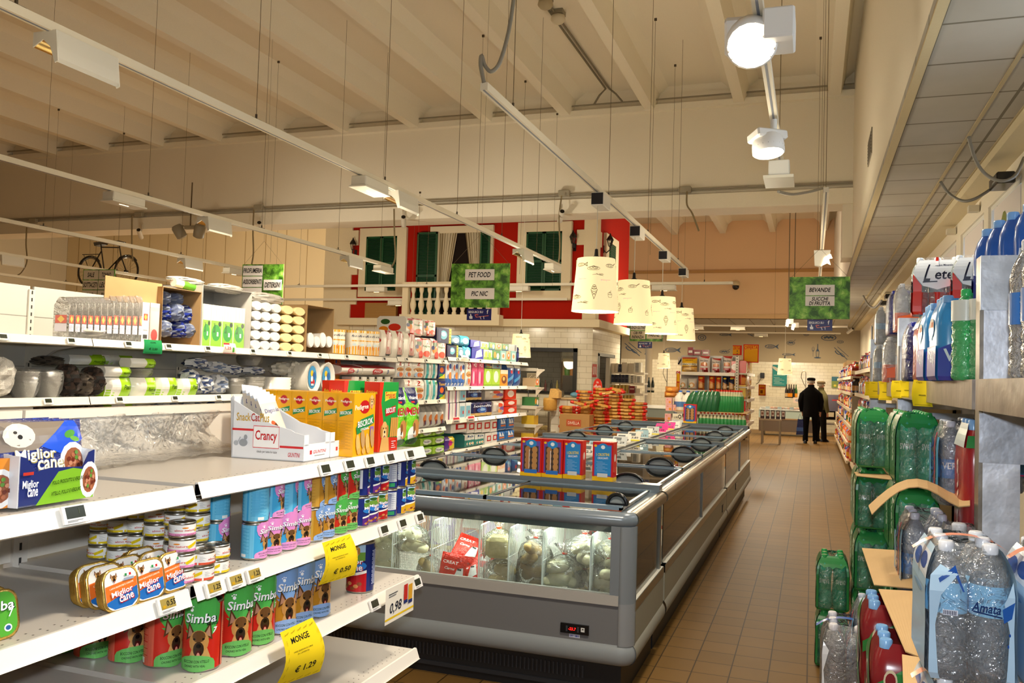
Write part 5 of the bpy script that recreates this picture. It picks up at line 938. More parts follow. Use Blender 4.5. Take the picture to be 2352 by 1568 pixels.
shelfrow([('pinkwhite', 1024, 1039, 890, 925), ('pinkwhite', 1040, 1055, 890, 924), ('tealwhite', 1056, 1071, 891, 922), ('navygold', 1072, 1110, 891, 920), ('clearfruit', 1118, 1160, 893, 918), ('redpack', 1161, 1186, 891, 917)], z7, 'in upper layer of the third far shelf')
shelfrow([('pinkwhite', 1024, 1039, 926, 0), ('pinkwhite', 1040, 1055, 925, 0), ('tealwhite', 1056, 1069, 925, 0), ('tealwhite', 1070, 1082, 924, 0), ('navygold', 1083, 1134, 922, 0), ('clearfruit', 1137, 1161, 920, 0), ('redpack', 1162, 1187, 933, 0), ('redpack', 1162, 1187, 918, 932)], z7, 'in lower layer of the third far shelf')
shelfrow([('whitered', 1036, 1072, 966, 993), ('whitered', 1073, 1090, 964, 994), ('whitered', 1091, 1107, 963, 993), ('whitered', 1108, 1126, 962, 992), ('whitered', 1127, 1142, 961, 991), ('blueroll', 1147, 1165, 958, 988), ('blueroll', 1166, 1183, 957, 986)], z8, 'in upper layer of the fourth far shelf')
shelfrow([('purpleyellow', 1024, 1046, 1003, 0), ('egggreen', 1070, 1092, 996, 0), ('egggreen', 1093, 1114, 995, 0), ('whitered', 1115, 1128, 994, 0), ('whitered', 1129, 1142, 992, 0), ('blueroll', 1143, 1162, 990, 0), ('blueroll', 1163, 1183, 987, 0)], z8, 'in lower layer of the fourth far shelf')
# third shelf, just visible under the second
for i, (kd, x0, x1, yt, lb) in enumerate((('whitebox', -30, 78, 914, 'white packet at the left edge under the second shelf'), ('bagblack', 80, 150, 914, 'left black glossy bag under the second shelf'), ('bagblack', 145, 215, 915, 'middle black glossy bag under the second shelf'), ('bagbrown', 210, 270, 915, 'brown and orange bag under the second shelf'), ('limeplate2', 275, 320, 916, 'lime plate pack under the second shelf'), ('bagwhite', 320, 375, 917, 'white bowl bag under the second shelf'), ('bagspot', 380, 445, 915, 'left blue flowered bag under the second shelf'), ('bagspot', 440, 500, 916, 'middle blue flowered bag under the second shelf'), ('bagfloral', 495, 550, 915, 'right dark flowered bag under the second shelf'))):
    place(kd, 'tableware_bag', x0, x1, yt+3, BZ['A'][2]+.001, lb, 'bag', depth=.22)
# end-of-row shelves
o = empty('end_shelving', 'small cream end shelves closing the far end of the tall row', 'shelves', (GX-.2, 12.35, 0)); 
for z in (1.70, 1.42, 1.13, .85, .58):
    m = M('shelf'); m.box(-.35, .35, -.13, .28, z-.02, z, '#d2cab8'); m.box(-.35, .37, -.15, -.13, z-.035, z+.012, '#e6ddc8')
    m.prism([(-.12, z-.02), (.28, z-.02), (.1, z-.06), (-.12, z-.14)], .34, .345, '#e0d6c0', 'shelf', 'x'); m.build('shelf', o)
for i, (z, kd, nm, lb) in enumerate(((1.42, 'orangesmall', 'snack_pack', 'orange snack packet on the upper end shelf'), (1.13, 'mixedsmall', 'snack_pack', 'dark mixed packet on the middle end shelf'), (.85, 'yellowbox', 'biscuit_pack', 'yellow pack on the lower end shelf'), (.58, 'yellowbox', 'biscuit_pack', 'yellow pack on the lowest end shelf'))):
    inst((nm, K[kd]), (GX+.02, 12.36, z+.001), G1R, lb, 'pack', sc=(.22/NOM[kd][0], .2/NOM[kd][1], .14/NOM[kd][2]))
def pcard(px0, px1, y0, y1, X, col, arts, lab, wv=1): papersign(px0, y0, px1, y1, X, arts, 'price_sign', lab, col=col, curl=.008*wv)
pcard(329, 368, 779, 813, GX+.05, '#1f8a4c', [('t', 'COPPE', .5, .8, .1, .3, 0, 0, '#0d3a1c'), ('t', '€ 2.50', .5, .35, .16, .45, 0, 0, '#0d2a14'), ('r', .1, .05, .9, .1, '#176a38')], 'small green price sign under the top shelf by the tall sleeves')
pcard(512, 538, 787, 812, GX+.05, '#ece4d8', [('r', 0, .85, .5, 1, '#c8303a'), ('t', '1,25', .35, .5, .3, .5, 0, 0, '#c8303a'), ('r', .7, .15, .85, .6, '#4fa02c'), ('r', 0, 0, 1, .04, '#c8303a')], 'small white and red price card under the green-labelled cups')
pcard(573, 600, 889, 906, GX+.05, '#ece0cc', [('t', '1,99', .5, .4, .3, .6, 0, 0, '#222')], 'tilted cream price card below the bowls')
pcard(1058, 1074, 815, 829, GX+.05, '#ece0cc', [('r', .2, .5, .8, .6, '#777')], 'cream price card on the far top shelf edge')
pcard(1038, 1054, 958, 971, GX+.05, '#e8d8cc', [('r', .1, .6, .9, .9, '#c8303a'), ('r', .2, .2, .8, .4, '#777')], 'left red and cream price card on the third far shelf')
pcard(1072, 1088, 955, 968, GX+.05, '#e8d8cc', [('r', .1, .6, .9, .9, '#c8303a'), ('r', .2, .2, .8, .4, '#777')], 'right red and cream price card on the third far shelf')
# ================================================ island freezer
IX0, IX1 = -2.83, -.80
GR, GR2, GR3 = '#73797d', '#8d8f8e', '#5c646b'
def tag_parent(o, M_): M_.T = Matrix.Translation([-c for c in o.location])
def freezer(y0, y1, near, far, lab, posts):
    o = empty('island_freezer', lab, 'freezer', ((IX0+IX1)/2, (y0+y1)/2, 0), group='sections of the long island freezer')
    def part(nm, fn, mat='paint', par=None): m = M(mat); tag_parent(o, m); fn(m); return m.build(nm, par or o)
    def base(m):
        m.box(IX0+.07, IX1-.07, y0+(.08 if near else 0), y1-(.05 if far else 0), 0, .21, '#121317')
        if near:
            x = IX0+.2
            while x < IX1-.25: m.box(x, x+.008, y0+.076, y0+.081, .09, .15, '#2d3036'); x += .022
            m.box(IX0+.07, IX1-.07, y0+.07, y0+.08, .04, .06, '#24262b')
    part('plinth', base)
    def panels(m):
        xs = ((IX1-.03, IX1-.005), (IX0+.005, IX0+.03))
        for a, b in xs: m.box(a, b, y0+(.06 if near else 0), y1, .29, .50, '#8b8777')
        m.box(IX0+.05, IX1-.05, y0+.03, y1, .21, .29, '#55585c')
        for a, b in xs: m.box(a-.002, b+.002, y0+(.06 if near else 0), y1, .455, .50, '#a19d8c', 'metal')
        if near: m.box(IX0+.06, IX1-.06, y0+.012, y0+.04, .29, .49, '#6d6e70'); m.box(IX0+.06, IX1-.075, y0-.002, y0+.045, .485, .535, '#a5a29c')
        if far: m.box(IX0+.06, IX1-.06, y1-.04, y1-.012, .29, .535, '#6d6e70')
    part('lower_panel', panels)
    def bump(m):
        R_ = .05; z = .245
        def prof(y): return [(IX1-.03+R_*.8*math.cos(a), y, z+R_*1.1*math.sin(a)) for a in [R(-90+20*i) for i in range(10)]]
        m.rings([prof(y0+(.05 if near else 0)), prof(y1)], '#8a887e', closed=False, caps=False)
        if near:
            cor = []
            for k in range(7):
                t = R(90*k/6); cor.append([(IX1-.08+math.sin(t)*(.05+R_*.8*math.cos(a)), y0+.08-math.cos(t)*(.05+R_*.8*math.cos(a)), z+R_*1.1*math.sin(a)) for a in [R(-90+20*i) for i in range(10)]])
            m.rings([[(IX0+.08, y0+.03-R_*.8*math.cos(a), z+R_*1.1*math.sin(a)) for a in [R(-90+20*i) for i in range(10)]]]+cor, '#868b8d', closed=False, caps=False)
    part('bumper', bump)
    part('bumper', lambda m: m.rings([[(IX0+.03-.04*math.cos(a), y, .245+.055*math.sin(a)) for a in [R(-90+20*i) for i in range(10)]] for y in (y0+(.05 if near else 0), y1)], '#8a887e', closed=False, caps=False))
    if near:
        for s, xx in ((1, IX1-.075), (-1, IX0+.075)):
            def pil(m):
                for z0, z1, c in ((.29, .495, '#85888b'), (.495, .87, '#767c81')):
                    rs = [[(xx+s*rr*math.sin(a), y0+.075-rr*math.cos(a), z) for a in [R(90*i/8) for i in range(9)]]+[(xx, y0+.075, z)] for z in (z0, z1) for rr in (.073,)]
                    m.rings(rs, c, smooth=True)
                m.box(min(xx-s*.045, xx), max(xx-s*.045, xx), y0+.002, y0+.05, .535, .87, '#6f767c')
            part('corner_pillar', pil)
    # glass sides
    g = part('side_glass', lambda m: [m.box(a, a+.006, y0+(.1 if near else .02), y1-.02, .50, .865, '#d9d2b8') for a in (IX1-.03, )], 'glass')
    part('side_glass', lambda m: m.box(IX0+.024, IX0+.03, y0+(.1 if near else .02), y1-.02, .50, .865, '#d9d2b8'), 'glass')
    if near: part('front_glass', lambda m: m.box(IX0+.1, IX1-.12, y0+.02, y0+.026, .53, .87, '#dfeee4'), 'glass')
    for y in posts:
        part('glass_post', lambda m: [m.box(x-.012, x+.012, y-.02, y+.02, .50, .87, '#8f9290', 'metal') for x in (IX1-.026,)])
    # inner liner
    def liner(m):
        m.box(IX0+.13, IX1-.13, y0+.05, y1-.01, .40, .42, '#e9ece6'); m.box(IX0+.10, IX0+.12, y0+.05, y1-.01, .40, .62, '#e6e9e2'); m.box(IX1-.12, IX1-.10, y0+.05, y1-.01, .40, .50, '#d8dad0'); m.box(IX1-.12, IX1-.006, y0+.06, y1, .492, .503, '#c9c6ba'); m.box(IX0+.006, IX0+.12, y0+.06, y1, .492, .503, '#c9c6ba')
        if near: m.box(IX0+.1, IX1-.1, y0+.05, y0+.06, .40, .50, '#dfe3da')
    part('liner', liner)
    def rim(m):   # upper frame, a round rail at the aisle side
        c = '#7b858c'
        for s, x in ((1, IX1), (-1, IX0)):
            m.tube([(x-s*.03, y0+(.07 if near else 0), .90), (x-s*.03, y1, .90)], .036, '#8d8371' if s > 0 else c, 12, 'metal' if s > 0 else 'gloss')
            m.box(min(x-s*.10, x-s*.02), max(x-s*.10, x-s*.02), y0+.05, y1, .868, .925, c)
        if near:
            m.tube([(IX0+.03, y0+.07, .90), (IX0+.045, y0+.045, .90), (IX0+.07, y0+.03, .90), (IX1-.07, y0+.03, .90), (IX1-.045, y0+.045, .90), (IX1-.03, y0+.07, .90)], .038, '#717b83', 12, 'gloss')
            m.box(IX0+.06, IX1-.06, y0+.02, y0+.10, .87, .93, '#6b757d'); m.box(IX0+.1, IX1-.12, y0+.03, y0+.06, .835, .87, '#47605f')
        else: m.box(IX0+.04, IX1-.04, y0-.05, y0+.05, .88, .972, '#666f77')
        if far: m.box(IX0+.04, IX1-.04, y1-.10, y1, .86, .985, '#5d666e')
    part('top_frame', rim, 'gloss')
    if not near: part('centre_rail', lambda m: (m.box(-1.80, -1.62, y0+.05, y1-.02, .925, .945, '#8c9296', 'metal'), m.box(-1.77, -1.65, y0+.05, y1-.02, .945, .965, '#a3a6a6', 'metal')), 'metal')
    return o, part
def lid(o, part, x0, x1, y0, y1, hx, hy, small=False):
    def fr(m):
        c = '#6f8190'
        m.box(x0, x1, y0, y0+.035, .935, .955, c, 'gloss'); m.box(x0, x1, y1-.02, y1, .935, .95, c, 'gloss'); m.box(x0, x0+.015, y0, y1, .935, .948, '#9aa2a8', 'metal'); m.box(x1-.015, x1, y0, y1, .935, .948, '#9aa2a8', 'metal')
    l = part('sliding_lid', fr)
    part('lid_glass', lambda m: m.box(x0+.01, x1-.01, y0+.02, y1-.01, .939, .944, '#cfdadd'), 'glass', l)
    def hd(m):
        n = 12; r = .05 if small else .095; hh = .05 if small else .055
        arc = [(hx+r*math.cos(math.pi*i/n), hh*math.sin(math.pi*i/n)) for i in range(n+1)]
        ang = R(90) if small else 0
        m.tube([(x, hy, .955+z) for x, z in arc], .011, '#0e0f12', 6, 'gloss'); m.tube([(x*.97+hx*.03, hy+.035, .955+z*.75) for x, z in arc], .009, '#15161a', 6, 'gloss')
        m.add([(hx, hy+.012, .955)]+[(hx+(x-hx)*.9, hy+.012, .955+z*.88) for x, z in arc], [[0, i+1, i+2] for i in range(n)], '#8f9798', 'gloss')
        m.box(hx-r*1.15, hx+r*1.15, hy-.01, hy+.05, .95, .960, '#17181c', 'gloss')
    part('lid_handle', hd, 'gloss', l)
YN = 4.13
o1, p1 = freezer(YN, 5.05, True, False, 'near end section of the grey island freezer with bread behind its front glass', [4.98])
lid(o1, p1, IX0+.10, -1.62, YN+.10, 5.0, -2.5, 4.2, True); lid(o1, p1, -1.64, IX1-.09, YN+.10, 5.0, -.93, 4.30, True)
ds = p1('control_display', lambda m: m.box(-1.165, -1.02, YN, YN+.014, .325, .372, '#101114', 'gloss'))
m = M('screen'); tag_parent(o1, m)
art(m, [('t', '-23.7', .42, .5, .3, .26, .1, 0, '#ff1a14')], lambda u, v, z: (-1.165+u*.145, YN-.0012-z, .325+v*.047), .145, .047, mat='screen'); m.build('red_digits', ds)
m = M('gloss'); tag_parent(o1, m); art(m, [('r', .73, .3, .86, .75, '#d9d9d6'), ('r', .77, .5, .82, .65, '#444'), ('r', .2, .2, .26, .8, '#3a3d42'), ('r', .6, .2, .66, .8, '#3a3d42')], lambda u, v, z: (-1.165+u*.145, YN-.001-z, .325+v*.047), .145, .047)
art(m, [('r', .3, -.45, .68, -.1, '#c9cde0'), ('t', '20', .38, -.27, .22, .1, 0, 0, '#2a3fae'), ('t', 'B1', .58, -.27, .22, .1, 0, 0, '#2a3fae')], lambda u, v, z: (-1.165+u*.145, YN+.0115-z, .325+v*.047), .145, .047); m.build('sticker', ds)
# wire dividers and floor grid
def wires(X, y0, y1, z0, z1):
    m = M('paint'); tag_parent(o1, m); r = .0022; c = '#e9efe8'
    m.tube([(X, y0, z0), (X, y0, z1-.03), (X, y0+.01, z1-.008), (X, y0+.03, z1), (X, y1, z1)], .0038, c, 6); m.tube([(X, y0, z0+.01), (X, y1, z0+.01)], r, c, 4); m.tube([(X, y0, (z0+z1)/2+.03), (X, y1, (z0+z1)/2+.03)], r, c, 4)
    y = y0+.022
    while y < y1: m.tube([(X, y, z0+.01), (X, y, z1)], r, c, 4, caps=False); y += .022
    m.build('wire_divider', o1)
DV = [-1.037, -1.29, -1.475, -1.641, -1.913, -2.15, -2.45]
for x in DV: wires(x, YN+.07, 4.95, .44, .80)
m = M('paint'); tag_parent(o1, m); x = IX0+.15
while x < IX1-.14: m.box(x, x+.004, YN+.06, 4.98, .445, .450, '#dfe5de'); x += .035
y = YN+.08
while y < 4.98: m.box(IX0+.13, IX1-.13, y, y+.004, .441, .446, '#dfe5de'); y += .06
m.build('wire_floor', o1)
light('AREA', (-1.8, YN+.14, .845), 5, (.86, 1, .84), 1.7, aim=(-1.8, YN+.34, .3), size_y=.03)
o2, p2 = freezer(5.10, 8.95, False, False, 'middle section of the long island freezer with sliding glass lids', [7.0])
o3, p3 = freezer(9.0, 12.45, False, True, 'far section of the long island freezer below the green bottles', [10.8])
yy = [5.17, 6.33, 7.55, 8.83, 10.12, 11.38]
for i, y in enumerate(yy):
    oo, pp = (o2, p2) if i < 3 else (o3, p3); y1 = (yy[i+1]-.02) if i < 5 else 12.35
    lid(oo, pp, IX0+.09, -1.80, y+.02, y1, -2.38, y+.04); lid(oo, pp, -1.62, IX1-.09, y+.02, y1, -1.06, y+.04)
for y, z in ((8.56, .356), (10.07, .40)):
    tag(M('gloss').box(IX1-.008, IX1+.004, y-.05, y+.05, z-.03, z+.04, '#17181a').build('socket_cover'), 'small black cover on the %s part of the freezer side' % ('nearer' if y < 9 else 'farther'), 'cover')
# frozen packs standing inside, seen through the lids
r7 = random.Random(5); pal = ['#d8cfae', '#b9c7a0', '#c96a4a', '#e0c25a', '#7fa6b8', '#b5443c', '#e6e2d4', '#4f8a8a', '#8a6aa0', '#d98a3c']
pm = [pack(.16, .035, .2, c, [('r', .1, .6, .9, .9, '#f0ece0'), ('e', .5, .35, .35, .22, pal[(i*3+2) % 10]), ('r', 0, 0, 1, .1, pal[(i+5) % 10])]).mesh('frozen_pack') for i, c in enumerate(pal)]
n = 0
for sec, (a, b) in enumerate(((5.25, 8.8), (9.1, 12.2))):
    for side, (xa, xb) in enumerate(((-2.62, -1.9), (-1.5, -1.0))):
        y = a
        while y < b:
            for x in ([xa+.09, xa+.30, xa+.51] if side == 0 else [xa+.1, xa+.34]):
                c = r7.randrange(10); n += 1
                inst(('frozen_pack', pm[c]), (x+r7.uniform(-.01, .01), y, .421), r7.uniform(-.1, .1), 'frozen pack, %s row, %s from left, %s freezer section' % (od(int((y-a)/.3+.5)), od([xa+.09, xa+.30, xa+.51, xa+.1, xa+.34].index(x) % 3+3*side), ['middle', 'far'][sec]), 'frozen food', 'frozen packs under the lids', rot=(R(r7.uniform(-22, -8)), 0, 0), sc=(1.1, 1, r7.uniform(.9, 1.6)))
            y += .30
# bread bags in the end section
def roll(c, c2, L=.13, r=.038, seed=0):
    q = random.Random(seed); m = M('bread'); n = 10
    m.rings([[(L/2*math.cos(math.pi*k/9)*-1, r*(math.sin(math.pi*k/9)**.55)*math.cos(6.28318*i/n)*q.uniform(.95, 1.05), r*.8*(math.sin(math.pi*k/9)**.55)*math.sin(6.28318*i/n)) for i in range(n)] for k in [.15]+list(range(1, 9))+[8.85]], c)
    m.tube([(-L*.3, -.003, r*.79), (0, .002, r*.82), (L*.3, 0, r*.77)], .004, c2, 5); return m.mesh('bread_roll')
RW = [roll('#e6e0b8', '#cfc690', seed=i) for i in range(2)]; RB = [roll('#b99a5e', '#d9c79a', .11, .036, seed=5+i) for i in range(2)]; RT = [roll('#c9b27a', '#e0d2a4', .12, .04, seed=9)]
def breadbag(loc, rolls, n, seed, label, sc=1, tie=True, tilt=0):
    q = random.Random(seed); o = empty('bread_bag', label, 'bag of bread', loc, q.uniform(-.3, .3), 'bags of bread in the freezer end'); o.scale = (sc, sc, sc)
    for i in range(n):
        b = bpy.data.objects.new('bread_roll', rolls[i % len(rolls)]); COLL.objects.link(b); b.parent = o
        b.location = (q.uniform(-.045, .045), q.uniform(-.03, .03), .035+.055*(i//2)+q.uniform(0, .01)); b.rotation_euler = (q.uniform(-.5, .5), q.uniform(-.6, .6), q.uniform(0, 3.14))
    h = .055*((n+1)//2)+.04; m = M('bag'); k = 12
    m.rings([[(rr*.105*math.cos(6.28318*i/k)*q.uniform(.88, 1.08), rr*.08*math.sin(6.28318*i/k)*q.uniform(.88, 1.08), z) for i in range(k)] for rr, z in ((.5, 0), (.95, .02), (1.0, h*.45), (.85, h*.8), (.4, h*1.0), (.1, h*1.08), (.25, h*1.2), (.5, h*1.38))], '#f2f4ea', caps=False); m.build('clear_bag', o)
    if tie: m = M('gloss'); m.lathe([(.012, h*1.06), (.013, h*1.1)], '#d8321c', 8); m.build('red_tie', o)
    return o
Yb = YN+.17
for i, (x, z, rl, n_, d, s_) in enumerate(((-.965, .455, RW, 5, 'white rolls at the right end, lower', 1.0), (-.965, .62, RW, 4, 'white rolls at the right end, upper', .95),
    (-1.10, .455, RW, 3, 'white rolls with a price label, bottom of the fifth compartment', .9), (-1.20, .50, RW, 4, 'white rolls in the left of the fifth compartment', 1.1), (-1.10, .61, RW, 4, 'white rolls at the top of the fifth compartment', 1.1),
    (-1.38, .455, RB, 5, 'brown buns at the front of the fourth compartment', 1.0), (-1.36, .60, RB, 4, 'brown buns on top in the fourth compartment', .9), (-1.56, .455, RT, 4, 'pale brown bread below the square loaf', 1.0),
    (-1.98, .455, RT, 3, 'small pale buns in the narrow left compartment', .8), (-2.08, .60, RW, 4, 'white rolls high in the left compartment', 1.0), (-2.28, .455, RW, 5, 'white rolls left, partly behind the near shelf', 1.1), (-2.30, .63, RW, 4, 'white rolls left, on top of another bag', 1.1), (-1.12, .50, RB, 4, 'buns behind the front bags of the fifth compartment', 1.0), (-1.37, .5, RT, 4, 'buns behind the brown buns', 1.0))):
    breadbag((x, Yb+(.22 if i > 11 else 0)+.02*(i % 3), z), rl, n_, 20+i, 'clear bag of '+d, s_)
m = M('gloss'); m.box(-1.135, -1.065, Yb-.115, Yb-.113, .46, .51, '#e6e9ee'); m.box(-1.155, -1.135, Yb-.115, Yb-.113, .455, .48, '#c8303a'); art(m, lines(.1, .9, .1, .9, 5, '#555'), lambda u, v, z: (-1.13+u*.05, Yb-.1155-z, .465+v*.04)); tag(m.build('price_label'), 'white printed price label on the bag of rolls behind the front glass', 'label')
# square loaf with a gathered top
o = empty('bread_bag', 'clear bag with a square sliced loaf gathered by a red tie', 'bag of bread', (-1.565, Yb-.01, .625), .2, 'bags of bread in the freezer end')
m = M('bread'); m.box(-.065, .065, -.05, .09, 0, .11, '#d9cc92', 'bread', .02); m.build('loaf', o)
m = M('bag'); m.rings([[(rr*.08*c, rr*.07*s+.015, z) for c, s in ((-1, -.7), (-.7, -1), (0, -1.05), (.7, -1), (1, -.7), (1, .8), (.6, 1.1), (0, 1.1), (-.6, 1.1), (-1, .8))] for rr, z in ((.9, -.005), (1.02, .02), (1.0, .11), (.55, .135), (.16, .155), (.45, .2), (.7, .255))], '#eae2b8', caps=False); m.build('clear_bag', o)
m = M('gloss'); m.lathe([(.014, .15), (.014, .16)], '#e8481c', 8, c=(0, .01, 0)); m.build('red_tie', o)
# red frozen bags
def redbag(seed): return pack(.17, .06, .19, '#cf2a1a', [('t', 'CREAT', .4, .72, .1, .6, 0, 0, '#f6e6e0'), ('t', 'Carne', .4, .52, .09, .4, .3, 0, '#f6e6e0'), ('p', [(.55, .1), (.95, .25), (.9, .6), (.7, .55)], '#dfe2e0'), ('r', .7, .5, .85, .56, '#333')]+[('r', .1, .8+.05*i, .8, .82+.05*i, '#a51c10') for i in range(3)], prof=pouchprof, n=8, mat='crinkle').mesh('frozen_bag')
rb = redbag(1)
for i, (x, z, rx, ry, rz) in enumerate(((-1.83, .46, -5, 8, 10), (-1.735, .46, -30, -20, -15), (-1.79, .58, -45, 15, 5), (-1.72, .56, -60, 10, -10), (-1.80, .46, -75, 0, 30))):
    inst(('frozen_bag', rb), (x, Yb-.03+.025*i, z), 0, 'red frozen food bag with white lettering, %s in the third compartment' % ['left one upright', 'front right leaning', 'upper left', 'upper right', 'bottom one lying'][i], 'bag', 'red frozen food bags', rot=(R(rx), R(ry), R(rz)), sc=.85)
# red and blue crispbread boxes standing on the cross bar
cf = [('r', .12, .05, .88, .16, '#e8b81c'), ('r', .08, .12, .92, .93, '#6a4fa0'), ('r', .12, .15, .88, .9, '#2f86c8'), ('r', 0, 0, 1, .11, '#e8b81c'), ('e', .5, .86, .26, .11, '#2f86c8'), ('e', .5, .87, .1, .05, '#e9eef4'), ('e', .14, .9, .07, .03, '#f0c02c')]
crA = pack(.13, .09, .235, '#c81e1c', cf[1:2]+[('r', .15, .13, .85, .8, '#4a3f3a')]+cf[4:]+[('e', .34, .7-.14*i, .13, .09, '#a9774a') for i in range(5)]+[('e', .67, .7-.14*i, .13, .09, '#b5834f') for i in range(5)]+[('r', .4, .2, .44, .7, '#d9c9b8'), ('r', 0, 0, 1, .1, '#e8b81c'), ('r', .2, .08, .8, .18, '#2f6fc0')], [('r', 0, 0, 1, .1, '#e8b81c'), ('e', .5, .6, .2, .1, '#e9e0d4')]).mesh('biscuit_box')
crB = pack(.13, .09, .235, '#c81e1c', cf+[('t', 'I CROSTINI', .5, .68, .075, .62, 0, .06, '#e8d23c'), ('t', 'CROCCANTI', .5, .59, .05, .5, 0, .03, '#f0f2f4')]+lines(.2, .8, .24, .52, 9, '#8fc0e6')+[('r', .25, .1, .75, .2, '#c9ccd0')], [('r', 0, 0, 1, .1, '#e8b81c'), ('e', .5, .6, .2, .1, '#e9e0d4')]).mesh('biscuit_box')
for i, (a, b, k) in enumerate(((1193, 1243, crA), (1243, 1291, crA), (1292, 1336, crB), (1359, 1408, crB))):
    p, q = at(a, 1100, Y=5.05), at(b, 1100, Y=5.05)
    inst(('biscuit_box', k), ((p.x+q.x)/2, 5.10, .973), 0, 'red and blue breadstick box on the freezer bar, %s from the left' % od(i)+['', ', window showing rolls', ', blue back shown', ', standing apart'][i], 'box', 'red and blue boxes on the freezer', rot=(0, 0, R(-3)), sc=((q.x-p.x-.002)/.13, .9, at((a+b)/2, 1031+i*2.5, Y=5.05).z-.973 if 0 else 1))
p = at(1585, 980, Y=12.4); inst(('biscuit_box', crA), (p.x, 12.40, .986), 0, 'single red box with a window of rolls standing on the far end of the freezer', 'box', sc=(1.4, 1, 1.15))
# price cards along the centre rail
for i in range(15):
    y = 6.3+.38*i; c = ['#e9e4da', '#d9d2c6', '#8aa6b0', '#e0dcd2', '#bfc2c0'][i % 5] if not 10 <= i <= 12 else '#e2408a'
    m = M('matte'); m.box(-.07, .07, 0, .003, 0, .11, c); art(m, [('r', .1, .55, .6, .85, '#6a6f70'), ('r', .0, 0, 1, .12, '#e8d01c' if i % 3 == 0 else '#c9c4b8'), ('t', '%d.%d9' % (1+i % 4, (i*3) % 10), .6, .34, .22, .5, 0, 0, '#333')], lambda u, v, z: (-.07+u*.14, -z, v*.11))
    o = m.build('price_card', None, (-1.71+.02*math.sin(i*2.1), y, .968)); o.rotation_euler = (R(-38), 0, R(8*math.sin(i*3)))
    tag(o, ('pink price card tilted on the freezer centre rail, %s one' % od(i-10)) if 10 <= i <= 12 else '%s price card tilted on the freezer centre rail, %s from the front' % ('grey-blue' if i % 5 == 2 else 'pale', od(i)), 'price card', 'price cards on the freezer')
# ================================================ hung from the ceiling: tracks, floodlights, shades, signs
TC = '#e6dcc4'
def track(nm_lab, x0, y0, x1, y1, z=3.2, wires=(), slot=True):
    o = empty('light_track', nm_lab, 'light track', ((x0+x1)/2, (y0+y1)/2, z)); m = M('paint'); tag_parent(o, m)
    m.bar((x0, y0, z), (x1, y1, z), .045, .045, TC)
    if slot: m.bar((x0, y0, z-.0226), (x1, y1, z-.0226), .012, .003, '#7d8088')
    m.build('rail', o)
    for t in wires:
        x, y = x0+(x1-x0)*t, y0+(y1-y0)*t; m = M('paint'); tag_parent(o, m); m.tube([(x, y, z+.03), (x, y, 6.4 if y < 26 else 3.48)], .0025, '#6f5c3c', 4); m.bar((x, y-.05, z+.028), (x, y+.05, z+.028), .012, .008, '#4a3d2c'); m.lathe([(.008, .02), (.008, .06)], '#4a3d2c', 6, c=(x, y, z)); m.build('suspension_wire', o)
    return o
track('long white light track over the empty near shelf, nearest camera', -3.47, .6, -3.47, 11.75, wires=(.2, .36, .52, .66, .78, .9))
track('white light track, second from the aisle, ending before the red house', -6.1, 1.5, -6.1, 11.5, wires=(.3, .5, .68, .85, .97))
track('white light track, third from the aisle', -8.8, 2, -8.8, 11.5, wires=(.3, .6, .85))
track('white light track, fourth from the aisle', -11.6, 4, -11.6, 15, wires=(.4, .7, .9))
track('white light track farthest to the left', -14.4, 6, -14.4, 15, wires=(.5, .8))
track('white light track carrying the four drum shades', -1.79, 4.43, -1.79, 12.7, 3.24, wires=(.06, .38, .62, .9))
track('white light track above the right aisle with round spotlights', -.24, 2.0, -.24, 6.6, 3.2, wires=(.3, .9))
track('far white light track above the right aisle ending at the drinks sign', .09, 7.6, .09, 18, 3.25, wires=(.02, .3, .6, .9))
track('crosswise white light track in front of the red house', -10.5, 14.3, -1.25, 14.3, 3.22, wires=(.1, .4, .7, .95))
track('second crosswise light track beyond the house corner', -12, 14.75, -4.2, 14.75, 3.0, wires=(.2, .6))
track('crosswise light track before the grey fish frieze', -5.5, 25, .9, 25, 3.2, wires=(.3, .7))
track('crosswise light track deep at the back counter', -5.5, 27.5, .8, 27.5, 3.15, wires=(.3, .7))
def flood():
    m = M('paint'); c = '#e3dcc9'
    m.box(-.075, .075, -.22, .22, -.10, -.01, c, 'paint', .008)
    m.prism([(-.075, -.10), (.085, -.10), (.085, -.115), (-.09, -.115)], -.235, .235, c)
    body = m.mesh('housing'); m = M('chrome'); n = 8; rs = []
    rs = [[(-.07+.14*i/n, y, -.112+.03*math.sin(math.pi*i/n)) for i in range(n+1)] for y in (-.21, .21)]
    m.rings(rs, '#d9b060', closed=False, caps=False); refl = m.mesh('reflector')
    m = M('lamp'); m.tube([(0, -.06, -.108), (0, .06, -.108)], .010, '#ffd79a', 6, 'lamp'); bulb = m.mesh('bulb')
    m = M('paint'); m.box(-.03, .03, -.05, .05, -.012, .0, c); m.box(-.02, .02, -.04, .02, 0, .012, '#1c1c1e'); ad = m.mesh('adapter')
    return ('floodlight', [('housing', body, [], (0, 0, 0)), ('reflector', refl, [('bulb', bulb)], (0, 0, 0)), ('adapter', ad, [], (0, 0, 0))])
FL = flood()
